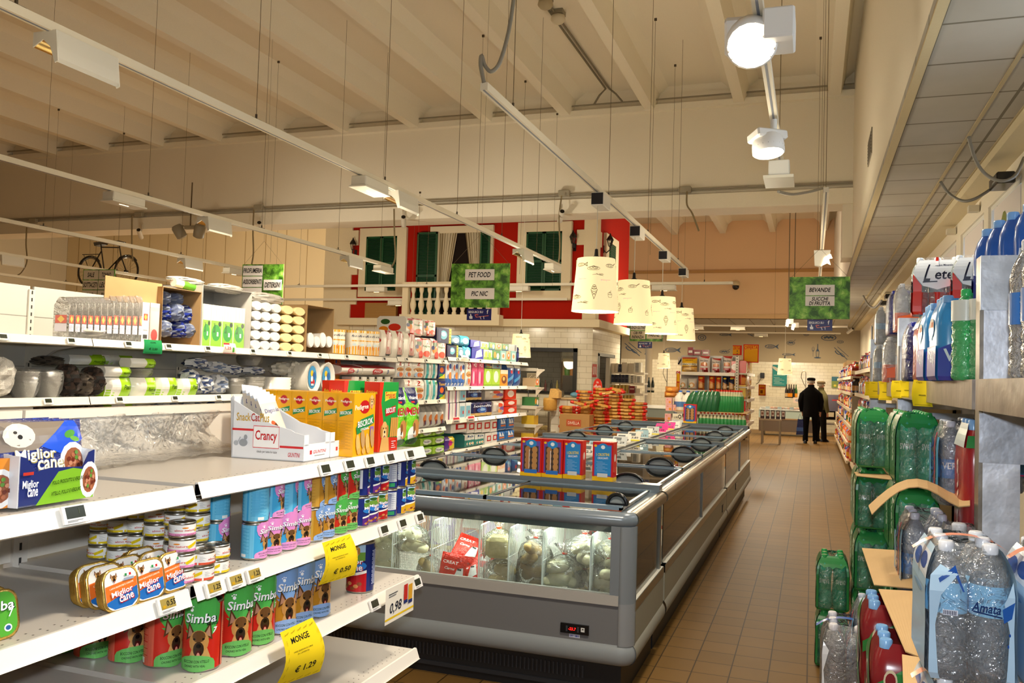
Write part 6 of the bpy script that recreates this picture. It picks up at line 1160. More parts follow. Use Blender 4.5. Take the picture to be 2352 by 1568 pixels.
def wallwash():
    m = M('paint'); c = '#dcd7c8'; m.prism([(-.10, 0), (.06, 0), (.075, -.10), (.08, -.17), (.06, -.19), (.045, -.08), (-.02, -.04), (-.10, -.03)], -.235, .235, c, 'paint', 'y')
    for s in (-.24, .235): m.prism([(-.12, 0), (.06, 0), (.085, -.19), (.06, -.2), (.02, -.10), (-.04, -.05), (-.12, -.09)], s, s+.006, '#e6e1d2', 'paint', 'y')
    b = m.mesh('housing'); m = M('chrome'); m.rings([[(x, y, z) for x, z in ((-.12, -.09), (-.05, -.045), (.02, -.075), (.058, -.185))] for y in (-.23, .23)], '#e6c884', closed=False, caps=False); r_ = m.mesh('reflector')
    m = M('lamp'); m.tube([(-.03, -.07, -.08), (-.03, .07, -.08)], .012, '#ffe0b0', 6, 'lamp'); bl = m.mesh('bulb')
    return ('floodlight', [('housing', b, [], (0, 0, 0)), ('reflector', r_, [('bulb', bl)], (0, 0, 0))])
WW = wallwash()
FLS = [(WW, -3.47, 3.2, 0, 'big white wall-washer floodlight near the top left picture corner'), (FL, -3.47, 6.15, 0, 'flat floodlight of the pair in the middle of the near track'), (WW, -3.47, 6.75, 0, 'lit wall-washer of the pair in the middle of the near track'), (WW, -3.47, 10.15, 0, 'lit floodlight near the end of the near track, by the balcony'), (FL, -3.47, 11.4, 0, 'small flat floodlight at the very end of the near track'),
       (FL, -6.1, 6.2, 0, 'flat unlit floodlight on the second track, left'), (WW, -6.1, 7.5, 0, 'bright floodlight on the second track beside the twin speakers'), (WW, -6.1, 10.4, 0, 'lit floodlight on the second track by the house edge'), (FL, -6.1, 11.3, 0, 'flat floodlight at the end of the second track'), (WW, -8.8, 10.3, 0, 'lit floodlight on the third track above the open carton'), (FL, -8.8, 5.6, 0, 'flat floodlight on the third track at the left picture edge'),
       (WW, -11.6, 9.6, 0, 'lit floodlight left of the hanging bicycle'), (FL, -8.8, 11.3, 0, 'small floodlight at the end of the third track'), (WW, -11.6, 13.5, 0, 'distant lit floodlight behind the tableware shelf'),
       (FL, at(865, 660, Y=14.3).x, 14.3, 90, 'floodlight on the crosswise track at the left house window'), (FL, at(1192, 655, Y=14.3).x, 14.3, 90, 'floodlight on the crosswise track right of the pet food sign'), (FL, at(1525, 655, Y=14.3).x, 14.3, 90, 'floodlight on the crosswise track between the drum shades'), (FL, at(915, 685, Y=14.75).x, 14.75, 90, 'dark floodlight on the second crosswise track'),
       (FL, at(1695, 740, Y=25).x, 25, 90, 'lit floodlight of the back track, left of the people'), (FL, at(1748, 758, Y=27.5).x, 27.5, 90, 'lit floodlight deep at the back counter'), (FL, at(1600, 738, Y=25).x, 25, 90, 'lit floodlight of the back track above the crackers')]
for pr, x, y, rz, lb in FLS:
    z = {14.3: 3.2, 14.75: 2.98, 25: 3.18, 27.5: 3.13}.get(y, 3.18); inst(pr, (x, y, z), R(rz), lb, 'floodlight', 'rectangular track floodlights', sc=.8 if pr is WW else .9)
# round spotlights over the right aisle
def spot(x, y, z, aim, lab, s=1.0, box=True):
    o = empty('track_spotlight', lab, 'spotlight', (x, y, z), 0, 'round track spotlights')
    if box: m = M('paint'); m.box(.02, .15, -.1, .12, -.13, .0, '#e9e6e0', 'paint', .008); m.build('ballast_box', o)
    m = M('paint'); m.lathe([(.02, -.09), (.02, 3.2-z)], '#e3e0d8', 8); m.build('stem', o)
    d = Vector(aim).normalized(); T = d.to_track_quat('-Z', 'Y').to_matrix().to_4x4(); T.translation = Vector((-.03, 0, -.10))
    m = M('paint'); m.T = T; m.lathe([(.06*s, .07), (.085*s, .05), (.095*s, .0), (.095*s, -.045), (.088*s, -.05)], '#e9e6e0', 18, caps=False); m.box(-.10*s, .10*s, -.07*s, .07*s, .03, .085, '#e3e0da', 'paint', .01)
    for i in range(18): a = i*.349; m.box(.09*s*math.cos(a)-.004, .09*s*math.cos(a)+.004, .09*s*math.sin(a)-.004, .09*s*math.sin(a)+.004, -.02, -.012, '#33302c')
    h = m.build('lamp_head', o); m = M('lamp'); m.T = T; m.lathe([(.084*s, -.045), (.083*s, -.046)], '#fff3df', 20, 'lamp'); m.build('lit_lens', h)
spot(-.24, 3.75, 3.18, (.05, -.75, -.75), 'large round spotlight shining toward the camera at the top right', 1.15)
spot(-.24, 5.25, 3.12, (.1, -.15, -1), 'round white spotlight hanging lower on the same right track', 1.0, False)
m = M('paint'); m.box(-.31, -.17, 6.1, 6.35, 3.03, 3.15, '#e0dccf', 'paint', .006); m.box(-.34, -.14, 6.06, 6.39, 3.015, 3.035, '#d9d2bd'); tag(m.build('ballast_box'), 'small square white lamp box at the end of the right track', 'lamp')
for y, lb in ((10.9, 'lit angular spotlight above the drinks sign, nearest'), (13.6, 'lit angular spotlight just over the drinks sign')):
    o = empty('track_spotlight', lb, 'spotlight', (.09, y, 3.22), 0, 'angular spotlights of the far track'); m = M('paint'); m.prism([(-.09, 0), (.1, 0), (.09, -.06), (.02, -.10), (.0, -.2), (-.08, -.18)], -.05, .05, '#e0ddd2'); m.build('housing', o)
    m = M('lamp'); m.prism([(.0, -.19), (.03, -.09), (.10, -.05), (.12, -.10), (.08, -.11), (.10, -.18), (.06, -.16)], -.056, -.05, '#ffe6b8', 'lamp'); m.build('lit_reflector', o)
for y, x, lb in ((21, -.55, 'far lit spotlight left of the drinks sign, upper'), (22.3, -.45, 'far lit spotlight left of the drinks sign, lower')):
    m = M('paint'); m.box(x-.02, x+.12, y, y+.15, 3.0+.0*y, 3.12, '#d9d2c2'); m.add([(x-.04, y-.01, 3.1), (x+.04, y-.01, 3.08), (x+.0, y-.01, 2.93), (x-.06, y-.01, 2.95)], [(0, 1, 2, 3)], '#ffe6b8', 'lamp'); m.tube([(x, y, 3.12), (x, y, 3.5), (x, y, 6.4)], .01, '#5d4a30', 4); tag(m.build('track_spotlight'), lb, 'spotlight')
# fabric drum shades with food sketches
INK = '#4a3d22'
def sketch(k, cx, cy, s):
    g = lambda pts, w=.05: [('l', (cx+pts[i][0]*s, cy+pts[i][1]*s*2.6), (cx+pts[i+1][0]*s, cy+pts[i+1][1]*s*2.6), w*s*2.6, INK) for i in range(len(pts)-1)]
    E_ = lambda x, y, rx, ry, n=12: g([(x+rx*math.cos(6.283*i/n), y+ry*math.sin(6.283*i/n)) for i in range(n+1)])
    if k == 'fish': return E_(0, 0, 1, .28)+E_(0, 0, .85, .18)+g([(.9, 0), (1.5, .3), (1.35, 0), (1.5, -.3), (.9, 0)], .09)+E_(-.7, .05, .08, .05)+g([(-.3, .2), (-.1, -.15), (.1, .15), (.3, -.12), (.5, .1)])
    if k == 'bowl': return E_(0, 0, 1.1, .3)+E_(0, .08, .8, .24)+E_(-.35, .12, .22, .14)+E_(.2, .1, .25, .16)+E_(0, .25, .25, .14)+E_(.5, .1, .14, .14)
    if k == 'cone': return g([(-.35, 0), (0, -1), (.35, 0)])+E_(0, .1, .38, .2)+E_(0, .35, .3, .18)+E_(0, .58, .18, .13)+g([(-.3, -.15), (.15, -.5)])+g([(.3, -.15), (-.15, -.5)])
    if k == 'pan': return E_(0, 0, .9, .3)+E_(0, .03, .7, .2)+g([(.8, .1), (1.5, .5)], .12)+E_(-.3, .03, .15, .08)+E_(.2, 0, .18, .1)
    if k == 'cake': return g([(-.4, 0), (-.3, -.45), (.3, -.45), (.4, 0), (-.4, 0)])+E_(0, .15, .4, .18)+E_(0, .32, .14, .1)+g([(.05, .4), (.3, .7)])
    if k == 'fork': return g([(-1, 0), (-.3, .08), (.8, -.15)])+g([(-.4, .2), (.2, -.05), (.9, .1)])+E_(.4, .1, .3, .08)
    if k == 'logo': return [('l', (cx-.9*s, cy+.2*s), (cx-.2*s, cy+.1*s), .1*s, '#c8406a'), ('l', (cx-.9*s, cy+.2*s), (cx-.8*s, cy-.3*s), .1*s, '#7a6ab0'), ('l', (cx-.3*s, cy+.1*s), (cx+.8*s, cy+.2*s), .08*s, '#c8506a'), ('l', (cx, cy+.1*s), (cx+.05*s, cy-.6*s), .08*s, '#8a7ab8')]
    return []
def shade(seed):
    H, r0, r1, n = .46, .205, .165, 28; m = M('glow')
    mk_ = lambda u, v, z: ((r0+(r1-r0)*v+z)*math.sin(6.28318*(u-.5)), -(r0+(r1-r0)*v+z)*math.cos(6.28318*(u-.5)), -H+v*H)
    q = random.Random(seed); m = M('shade')
    m.lathe([(r0, -H), (r1, 0)], '#e6d3a0', n, caps=False); S = []
    ks = ['fish', 'bowl', 'fork', 'logo', 'cone', 'bowl', 'cake', 'pan', 'logo', 'fork', 'cone', 'cake', 'fish', 'pan', 'logo', 'bowl']
    pos = [(.40, .86), (.52, .78), (.56, .66), (.43, .58), (.53, .36), (.38, .25), (.65, .3), (.66, .84), (.62, .56), (.45, .14), (.9, .35), (.8, .25), (.8, .85), (.15, .8), (.1, .5), (.2, .3)]
    for k, (x, y) in zip(ks, pos): S += sketch(k, (x+seed*.0) % 1, y, {'cone': .06, 'cake': .045}.get(k, .046))
    art(m, S, mk_, 6.28*r0, H, sx=1/n, off=.0002, mat='shade'); body = m.mesh('drum_shade')
    m = M('paint'); m.lathe([(.165, 0), (.04, .004), (.035, .02), (.018, .03), (.014, .085), (.008, .09)], '#141416', 14); cp = m.mesh('lamp_holder')
    m = M('lamp'); m.ball((0, 0, -.15), (.04, .04, .06), '#ffe9c4', 'lamp'); bl = m.mesh('bulb')
    m = M('glow'); m.lathe([(r0-.004, -H+.003), (r0-.005, -H+.004)], '#fffaf0', n, 'glow'); df = m.mesh('diffuser'); return body, cp, bl, df
m = bpy.data.materials.new('shade'); m.use_nodes = True; nt = m.node_tree; b = nt.nodes['Principled BSDF']; a = nt.nodes.new('ShaderNodeAttribute'); a.attribute_name = 'Col'
nt.links.new(a.outputs[0], b.inputs['Base Color']); nt.links.new(a.outputs[0], b.inputs['Emission Color']); b.inputs['Emission Strength'].default_value = .55; b.inputs['Specular IOR Level'].default_value = 0; b.inputs['Roughness'].default_value = .9; MATS['shade'] = m
SHD = shade(0)
def pendant(x, y, zt, ztrack, lab, rz=0, sc=1.0, box=True, energy=22):
    o = empty('pendant_lamp', lab, 'pendant lamp', (x, y, zt), 0, 'drum-shaded pendant lamps')
    for nm, me in zip(('drum_shade', 'lamp_holder', 'bulb', 'diffuser'), SHD):
        c = bpy.data.objects.new(nm, me); COLL.objects.link(c); c.parent = o; c.rotation_euler = (0, 0, rz); c.scale = (sc, sc, sc)
    m = M('paint'); m.tube([(0, 0, .08*sc), (0, 0, ztrack-zt-.1)], .004, '#cfc6b0', 5); m.build('cord', o)
    if box: m = M('paint'); t = ztrack-zt; m.box(-.055, .055, -.02, .26, t-.14, t-.02, '#e6e0d2', 'paint', .006); m.box(-.052, .052, -.024, -.019, t-.13, t-.03, '#23242a', 'gloss'); m.build('ballast_box', o)
    light('POINT', (x, y, zt-.5*sc), energy, (1, .86, .62), .12)
for i, (y, rz) in enumerate(((7.17, 0), (8.84, -.9), (10.63, .25), (12.32, .35))): pendant(-1.79, y, 2.63, 3.24, 'drum pendant lamp with food sketches over the freezer, %s' % ['nearest and largest', 'second', 'third', 'fourth and farthest'][i], rz)
a = at(1197, 767, Y=13.5); pendant(a.x, 13.5, a.z, 4.4, 'drum pendant lamp by the tiled kitchen window, end of the tall shelves', .6, .85, False, 8)
a = at(1525, 811, Y=24); pendant(a.x, 24, a.z, 3.4, 'small distant drum lamp left of the cracker shelf', .9, .92, False, 10)
a = at(1803, 823, Y=24); pendant(a.x, 24, a.z, 3.4, 'small distant drum lamp over the fish counter', 1.5, .95, False, 10)
# green grass-print aisle signs
def aisle_sign(px0, py0, px1, py1, Y, arts, lab, tilt=0, sub=True, hang=True, name='aisle_sign'):
    a, b = at(px0, py1, Y=Y), at(px1, py0, Y=Y); w, h = b.x-a.x, b.z-a.z
    o = empty(name, lab, 'sign', ((a.x+b.x)/2, Y, a.z), R(tilt), 'green grass-print aisle signs')
    m = M('grass'); m.box(-w/2, w/2, -.004, .004, 0, h, '#fff', 'grass'); m.build('panel', o)
    m = M('matte'); art(m, arts, lambda u, v, z: (-w/2+u*w, -.0045-z, v*h), w, h, off=.0012, mat='matte'); m.build('lettering', o)
    if hang: m = M('paint'); m.tube([(-w/2+.02, 0, h), (0, 0, h+w*.5)], .0015, '#6d5a3a', 4); m.tube([(w/2-.02, 0, h), (0, 0, h+w*.5), (0, 0, 6.3-a.z)], .0015, '#6d5a3a', 4); m.build('hanging_wire', o)
    return o, w, h
def cardt(x0, x1, y0, y1, *ts, c='#f4eee8'): return [('r', x0, y0, x1, y1, c)]+[('t', t, (x0+x1)/2, y, h, (x1-x0)*wd, .22, 0, '#16161a') for t, y, h, wd in ts]
def seguici(px0, py0, px1, py1, Y, lab):
    a, b = at(px0, py1, Y=Y), at(px1, py0, Y=Y); w, h = b.x-a.x, b.z-a.z; m = M('gloss'); m.box(-w/2, w/2, -.003, .003, 0, h, '#272a6c'); m.box(-w*.3, -w*.28, -.001, .001, h, h+.04, '#ccc'); m.box(w*.28, w*.3, -.001, .001, h, h+.04, '#ccc')
    art(m, [('t', 'SEGUICI SU', .36, .72, .2, .6, 0, 0, '#f0f0f4'), ('t', 'f', .85, .74, .36, None, 0, 0, '#f0f0f4'), ('p', [(.12, .12), (.24, .12), (.24, .34), (.2, .36), (.18, .54), (.14, .54), (.15, .36), (.10, .34)], '#e6e8f0'), ('l', (.36, .5), (.48, .46), .06, '#e06a5a'), ('l', (.34, .48), (.4, .26), .06, '#e06a5a'), ('l', (.4, .26), (.9, .40), .05, '#e0806a'), ('l', (.55, .34), (.6, .08), .05, '#dfe2ee'), ('l', (.7, .36), (.72, .1), .05, '#dfe2ee')], lambda u, v, z: (-w/2+u*w, -.0035-z, v*h), w, h, off=.001)
    tag(m.build('social_sign', None, ((a.x+b.x)/2, Y, a.z)), lab, 'sign', 'small blue signs under the aisle signs')
aisle_sign(1036, 604, 1171, 706, 9, cardt(.24, .74, .62, .87, ('PET FOOD', .745, .12, .74))+cardt(.25, .75, .19, .44, ('PIC NIC', .315, .11, .55)), 'green grass sign reading PET FOOD and PIC NIC', 3)
seguici(1072, 709, 1129, 735, 9, 'small blue sign with thumb below the PET FOOD sign')
aisle_sign(1812, 635, 1953, 732, 9, cardt(.27, .75, .56, .81, ('BEVANDE', .69, .10, .72))+cardt(.27, .75, .31, .54, ('SUCCHI', .475, .09, .55), ('DI FRUTTA', .37, .09, .72)), 'green grass sign reading BEVANDE and SUCCHI DI FRUTTA', 1)
seguici(1854, 734, 1912, 759, 9, 'small blue sign with thumb below the BEVANDE sign')
aisle_sign(556, 606, 650, 700, 9.5, cardt(.02, .5, .72, .97, ('PROFUMERIA', .845, .12, .94))+cardt(.02, .5, .44, .70, ('ASSORBENTI', .57, .12, .94))+cardt(.02, .5, .16, .42)+cardt(.54, .98, .36, .62, ('DETERSIVI', .49, .13, .84)), 'green grass sign reading PROFUMERIA, ASSORBENTI and DETERSIVI', 4)
aisle_sign(190, 618, 262, 715, 9.5, cardt(.02, .49, .76, .98, ('SALE', .87, .11, .45), c='#dcd2bc')+cardt(.51, .98, .76, .98, ('TONNO', .87, .11, .62), c='#dcd2bc')+cardt(.02, .49, .52, .74, ('SOTTACETI', .63, .12, .92), c='#dcd2bc')+cardt(.51, .98, .52, .74, ('LEGUMI', .63, .12, .8), c='#dcd2bc')+cardt(.02, .49, .28, .5, ('OLIO', .39, .11, .5), c='#dcd2bc')+cardt(.51, .98, .28, .5, ('RISO', .39, .11, .5), c='#dcd2bc'), 'pale sign reading SALE, TONNO, SOTTACETI behind the tall clear sleeves', 5, hang=False)
aisle_sign(1446, 735, 1523, 783, 16, cardt(.03, .47, .52, .97, ('BIO', .84, .14, .3), ('SENZA GLUTINE', .64, .14, .95), c='#f2ecd8')+cardt(.03, .48, .1, .48, ('CIBI PER', .39, .13, .6), ('INFANZIA', .20, .14, .8), c='#e6d9b8')+cardt(.52, .97, .12, .48, ('FARINE', .3, .16, .7), c='#e6d9b8'), 'green sign reading CIBI PER INFANZIA and FARINE between the shades', 0)
seguici(1465, 785, 1498, 799, 16, 'small blue sign below the FARINE sign')
# cables and conduits
def cable(pts, r, lab, c='#8f8878', name='cable', mat='paint'):
    P = [Vector(p) for p in pts]; P = [P[0]]+P+[P[-1]]; pts = []
    for i in range(1, len(P)-2):
        for k in range(5): t = k/5; pts.append(.5*((2*P[i])+(P[i+1]-P[i-1])*t+(2*P[i-1]-5*P[i]+4*P[i+1]-P[i+2])*t*t+(3*P[i]-P[i-1]-3*P[i+1]+P[i+2])*t**3))
    m = M(mat); m.tube(pts+[P[-1]], r, c, 6); return tag(m.build(name), lab, 'cable')
cable([(-1.62, 4.6, 6.4), (-1.63, 4.6, 4.6), (-1.66, 4.52, 3.75), (-1.70, 4.47, 3.42), (-1.75, 4.45, 3.33), (-1.79, 4.44, 3.36), (-1.81, 4.43, 3.42), (-1.81, 4.42, 3.36), (-1.79, 4.43, 3.26)], .012, 'grey flexible cable looping into the near end of the shade track')
yb = 13.66
m = M('paint')
for dz in (0, .05): m.tube([(-20, yb+.1, 4.66+dz*.6), (.54, yb+.1, 4.66+dz*.6)], .013, '#9c9482', 6)
tag(m.build('conduit'), 'pair of grey conduits running along the lower edge of the cross beam', 'conduit')
m = M('paint'); m.tube([(-20, 13.66, 6.17), (.54, 13.66, 6.17)], .014, '#8d836c', 6); tag(m.build('conduit'), 'thin grey conduit along the top of the cross beam under the ribs', 'conduit')
for i, px in enumerate((1573, 1295, 593, 318, 75)):
    p = at(px, {1573: 435, 1295: 443, 593: 476, 318: 492, 75: 507}[px], Y=13.7); m = M('paint'); m.box(p.x-.10, p.x+.10, 13.68, 13.76, p.z-.05, p.z+.05, '#a09884', 'paint', .01)
    tag(m.build('junction_box'), 'grey junction box on the beam conduit, %s from the right' % od(i), 'junction box', 'junction boxes on the beam')
for px, py, pts, lb in ((1578, 440, [(1578, 470), (1590, 490), (1605, 530)], 'right drop cable below a junction box'), (1290, 450, [(1284, 500), (1286, 560), (1283, 605), (1277, 608)], 'drop cable running down to the end of the near track'), (583, 482, [(581, 530), (582, 580), (578, 608)], 'drop cable behind the cleaning goods sign'), (303, 496, [(303, 560), (305, 600)], 'drop cable by the hanging bicycle'), (62, 510, [(60, 560), (62, 600), (50, 625), (38, 633)], 'looping drop cable at the far left'), (905, 480, [(906, 540), (908, 590), (900, 612), (893, 614)], 'drop cable in front of the left shuttered window')):
    cable([at(px, py, Y=13.6)]+[at(x, y, Y=13.6-.1*(i+1)) for i, (x, y) in enumerate(pts)], .014, lb, '#8f7f5e')
cable([at(1788, 440, Y=6.6), at(1820, 446, Y=7.0), at(1860, 440, Y=7.5), at(1890, 432, Y=7.7)], .012, 'grey cable bridging the two right hand tracks', '#9a9484')
for i, pts in enumerate((((2225, 315, 9.0, 3.47), (2240, 365, 0, 0), (2262, 398, 0, 0), (2295, 415, 0, 0), (2330, 405, 0, 0), (2352, 362, 0, 0)), ((2160, 417, 0, 0), (2180, 444, 0, 0), (2210, 461, 0, 0), (2240, 456, 0, 0), (2275, 435, 0, 0)), ((1982, 678, 0, 0), (1995, 700, 0, 0), (2010, 706, 0, 0), (2025, 690, 0, 0)))):
    xs = [.98, 1.05, 1.12, 1.2, 1.32, 1.44]; cable([at(p[0], p[1], X=xs[k]) for k, p in enumerate(pts)], .012 if i < 2 else .02, 'sagging grey cable under the low ceiling, %s from the camera' % od(i), '#8a867c')
for i, (px, py, X) in enumerate(((2300, 412, 1.36), (2040, 680, 1.36), (2028, 695, 1.40))):
    p = at(px, py, X=X); m = M('gloss'); m.box(p.x-.06, p.x+.07, p.y-.15, p.y+.15, p.z-.06, p.z+.03, '#1b1c1e', 'gloss', .01); m.box(p.x-.061, p.x-.058, p.y-.1, p.y+.02, p.z-.04, p.z-.025, '#8a8c8e'); tag(m.build('ceiling_speaker'), 'black angular box speaker at the window wall top, %s' % ['nearest', 'middle', 'farthest'][i], 'speaker')
for i, (px, py) in enumerate(((2234, 480), (2183, 532))):
    p = at(px, py, X=1.42); m = M('paint'); m.box(p.x-.04, p.x+.05, p.y-.05, p.y+.05, p.z-.03, p.z+.03, '#d9d0b8'); tag(m.build('sensor'), 'small cream sensor above the window posters, %s' % ['near one', 'far one'][i], 'sensor')
# black cuts where cables meet the ribs, smoke detector line on the ceiling
p0, p1_ = at(1250, 5, Z=6.38), at(1395, 205, Z=6.38)
m = M('paint'); 
for dx in (-.03, .03): m.tube([(p0.x+dx, p0.y-.6, 6.39), (p1_.x+dx, p1_.y, 6.39), (p1_.x+dx*3+.05*(1 if dx > 0 else -1), 13.6, 6.3), (p1_.x+dx*8, 13.66, 6.18)], .016, '#7d745e', 6)
tag(m.build('conduit'), 'double grey conduit running along the ceiling toward the beam', 'conduit')
for i, (px, py) in enumerate(((1253, 8), (1282, 42))):
    p = at(px, py, Z=6.32); m = M('paint'); m.lathe([(.05, .05), (.09, .03), (.10, -.02), (.07, -.06), (.03, -.08)], '#d9cfb4' if i else '#b5a888', 14, c=(p.x, p.y, 6.32)); m.box(p.x-.08, p.x+.08, p.y-.08, p.y+.08, 6.36, 6.42, '#8f8670'); tag(m.build('smoke_detector'), 'round smoke detector on the ceiling conduit, %s' % ['cut by the top edge', 'with dark slots'][i], 'smoke detector')
for i, (px, py) in enumerate(((1110, 80), (1207, 185), (1280, 260), (1506, 42), (1551, 148), (1885, 85), (640, 140), (285, 305), (135, 250), (965, 440))):
    p = at(px, py, Z=6.02 if i not in (9,) else 4.7); m = M('paint'); m.tube([(p.x, p.y, p.z), (p.x, p.y, 3.1)], .0022, '#6d5a3a', 4); m.box(p.x-.015, p.x+.015, p.y-.01, p.y+.01, p.z-.03, p.z, '#4a3d2a'); tag(m.build('hanging_wire'), 'thin steel wire hung from a ceiling hook, %s one' % ['left of the shade track', 'just right of the shade track end', 'above the drum shades', 'third right of the shade track', 'fourth right of the shade track', 'by the right fascia', 'over the tableware shelf', 'left, above the second track', 'leftmost', 'under the beam above the balcony'][i], 'wire', 'thin hanging wires')
# cameras and twin speakers
def cctv(px, py, Y, lab, rz, c='#d9d2c2'):
    p = at(px, py, Y=Y); o = empty('security_camera', lab, 'camera', p, R(rz), 'white bullet security cameras'); m = M('paint'); m.T = Matrix.Rotation(R(-25), 4, 'X'); m.tube([(0, -.16, 0), (0, .12, 0)], .045, c, 12); m.build('body', o)
    m = M('gloss'); m.T = Matrix.Rotation(R(-25), 4, 'X'); m.lathe([(.04, 0), (.03, .01)], '#16120e', 12); m.v = [Vector((v.x, -.17+0*v.z, v.z-v.z*0)) if 0 else v for v in m.v]; m.v = [Matrix.Rotation(R(-25), 3, 'X') @ Vector((a_, -.161, b_)) for a_, b_ in [(.038*math.cos(i*.5236), .038*math.sin(i*.5236)) for i in range(12)]]; m.f = [list(range(12))]; m.c = [C('#16120e')]; m.m = [0]; m.sm = [False]; m.build('lens', o)
    m = M('paint'); m.tube([(0, .05, .03), (0, .12, .12), (0, .12, .22)], .015, c, 6); m.build('bracket', o)
cctv(927, 510, 13.6, 'white security camera above the left shutters of the red house', 25); cctv(1288, 498, 13.6, 'white security camera above the right shutters of the red house', 25); cctv(322, 538, 13.6, 'white security camera above the hanging bicycle', 30); cctv(597, 522, 13.6, 'small security camera behind the cleaning goods sign', 30)
cctv(1952, 760, 28, 'white security camera at the end of the back frieze', 35); 
p = at(1690, 658, Y=25.7); m = M('paint'); m.ball((p.x, 25.7, p.z), .10, '#1c1712', 'gloss'); m.lathe([(.11, .03), (.12, .12), (.06, .16)], '#cbb890', 12, c=(p.x, 25.7, p.z)); tag(m.build('dome_camera'), 'dark dome camera under the wall above the back area', 'camera')
p = at(437, 523, Y=13.5); o = empty('twin_speakers', 'pair of grey drum speakers hanging from a rod left of the lamps', 'speakers', p)
m = M('paint'); m.tube([(0, 0, .9), (0, 0, .02)], .012, '#5d4a30', 6); m.box(-.12, .12, -.04, .04, -.03, .04, '#9b917a', 'paint', .01); m.build('mount', o)
for s in (-1, 1):
    m = M('paint'); m.T = Matrix.Translation((s*.24, -.02, -.08)) @ Matrix.Rotation(R(s*25), 4, 'Y') @ Matrix.Rotation(R(18), 4, 'X'); m.lathe([(.07, -.13), (.105, -.11), (.11, .1), (.085, .14)], '#8f8672', 14); m.build('speaker_drum', o)
    m = M('paint'); m.tube([(s*.1, 0, .02), (s*.2, 0, .05), (s*.28, 0, -.0)], .01, '#7d735c', 5); m.build('arm', o)
# bicycle hung over the far shelves
YBK = 15.2; s_ = at(247, 640, Y=YBK); ax0, ax1 = at(206, 624, Y=YBK), at(290, 622, Y=YBK)
o = empty('bicycle', 'old dark bicycle hanging from the ceiling on the far left', 'bicycle', (s_.x, YBK, ax0.z)); r = (ax1.x-ax0.x)/1.06*.34; k = (ax1.x-ax0.x)/1.06
DK = '#1f1812'; X0b, X1b = ax0.x-s_.x, ax1.x-s_.x
for xw in (X0b, X1b):
    m = M('paint'); m.tube([(xw+r*math.cos(6.283*i/28), 0, r*math.sin(6.283*i/28)) for i in range(29)], .017*k, DK, 6); w_ = m.build('wheel', o)
    m = M('metal'); m.tube([(xw+(r-.03)*math.cos(6.283*i/28), 0, (r-.03)*math.sin(6.283*i/28)) for i in range(29)], .010*k, '#6d5f4a', 5)
    for i in range(18): a = 6.283*i/18; m.tube([(xw, 0, 0), (xw+(r-.03)*math.cos(a), 0, (r-.03)*math.sin(a))], .0022, '#5d5040', 4, caps=False)
    m.tube([(xw, -.05, 0), (xw, .05, 0)], .022*k, DK, 8); m.build('spokes', w_)
bb, st, hd, hl = (X0b+.44*k, -.05*k), (X0b+.30*k, .56*k), (X1b-.22*k, .54*k), (X1b-.17*k, .34*k)
m = M('gloss')
for a, b in ((bb, st), (st, hd), (bb, hl), (bb, (X0b, 0)), ((X0b+.32*k, .48*k), (X0b, 0)), (hl, (X1b, 0)), (hd, hl), ((hd[0], hd[1]), (hd[0]-.02*k, hd[1]+.12*k))): m.tube([(a[0], 0, a[1]), (b[0], 0, b[1])], .015*k, DK, 6)
m.build('frame', o)
m = M('gloss'); m.tube([(hd[0]-.10*k, -.25*k, hd[1]+.10*k), (hd[0]+.06*k, -.1*k, hd[1]+.13*k), (hd[0]+.06*k, .1*k, hd[1]+.13*k), (hd[0]-.10*k, .25*k, hd[1]+.10*k)], .012*k, DK, 6); m.build('handlebar', o)
m = M('gloss'); m.prism([(st[0]-.15*k, .66*k), (st[0]+.14*k, .68*k), (st[0]+.1*k, .62*k), (st[0]-.12*k, .58*k)], -.08*k, .08*k, DK); m.tube([(st[0], 0, st[1]), (st[0], 0, .62*k)], .013*k, DK, 6); m.build('saddle', o)
m = M('gloss'); m.lathe([(.09*k, 0), (.09*k, .01)], DK, 14); m.v = [Vector((bb[0]+v.x, v.z-.04, bb[1]+v.y)) for v in m.v]; m.tube([(bb[0], -.06, bb[1]), (bb[0]+.12*k, -.06, bb[1]-.12*k)], .01*k, DK, 5); m.build('crankset', o)
m = M('gloss'); m.tube([(X0b-.24*k, 0, .40*k), (st[0]-.02*k, 0, .40*k)], .01*k, DK, 5); m.tube([(X0b-.2*k, 0, .39*k), (X0b, 0, 0)], .007*k, DK, 5); m.build('rack', o)
for xw in (X0b, X1b): m = M('gloss'); m.tube([(xw+(r+.03)*math.cos(a), 0, (r+.03)*math.sin(a)) for a in [R(40+14*i) for i in range(9)]], .012*k, DK, 5); m.build('mudguard', o)
for a in (-.55, .25): m = M('paint'); m.tube([(a*k, 0, .42*k), (a*k*1.2, 0, 6.4-ax0.z)], .004, '#5d4a30', 4); m.build('hanging_wire', o)
# ================================================ back of the shop
def boxpx(px0, px1, yt, yb, Y, d=.2, ret=False):
    a, b = at(px0, yb, Y=Y), at(px1, yt, Y=Y); return a.x, b.x, a.z, b.z
def thing(kd, name, px0, px1, yt, yb, Y, lab, cat, group=None, d=None, zmin=None):
    x0, x1, z0, z1 = boxpx(px0, px1, yt, yb, Y); z0 = z0 if zmin is None else zmin; nx, ny, nz = NOM[kd]; w = x1-x0; dd = d or w*.8
    return inst((name, K[kd]), ((x0+x1)/2, Y+dd/2, z0), 0, lab, cat, group, sc=((w-.004)/nx, dd/ny, (z1-z0-.003)/nz))
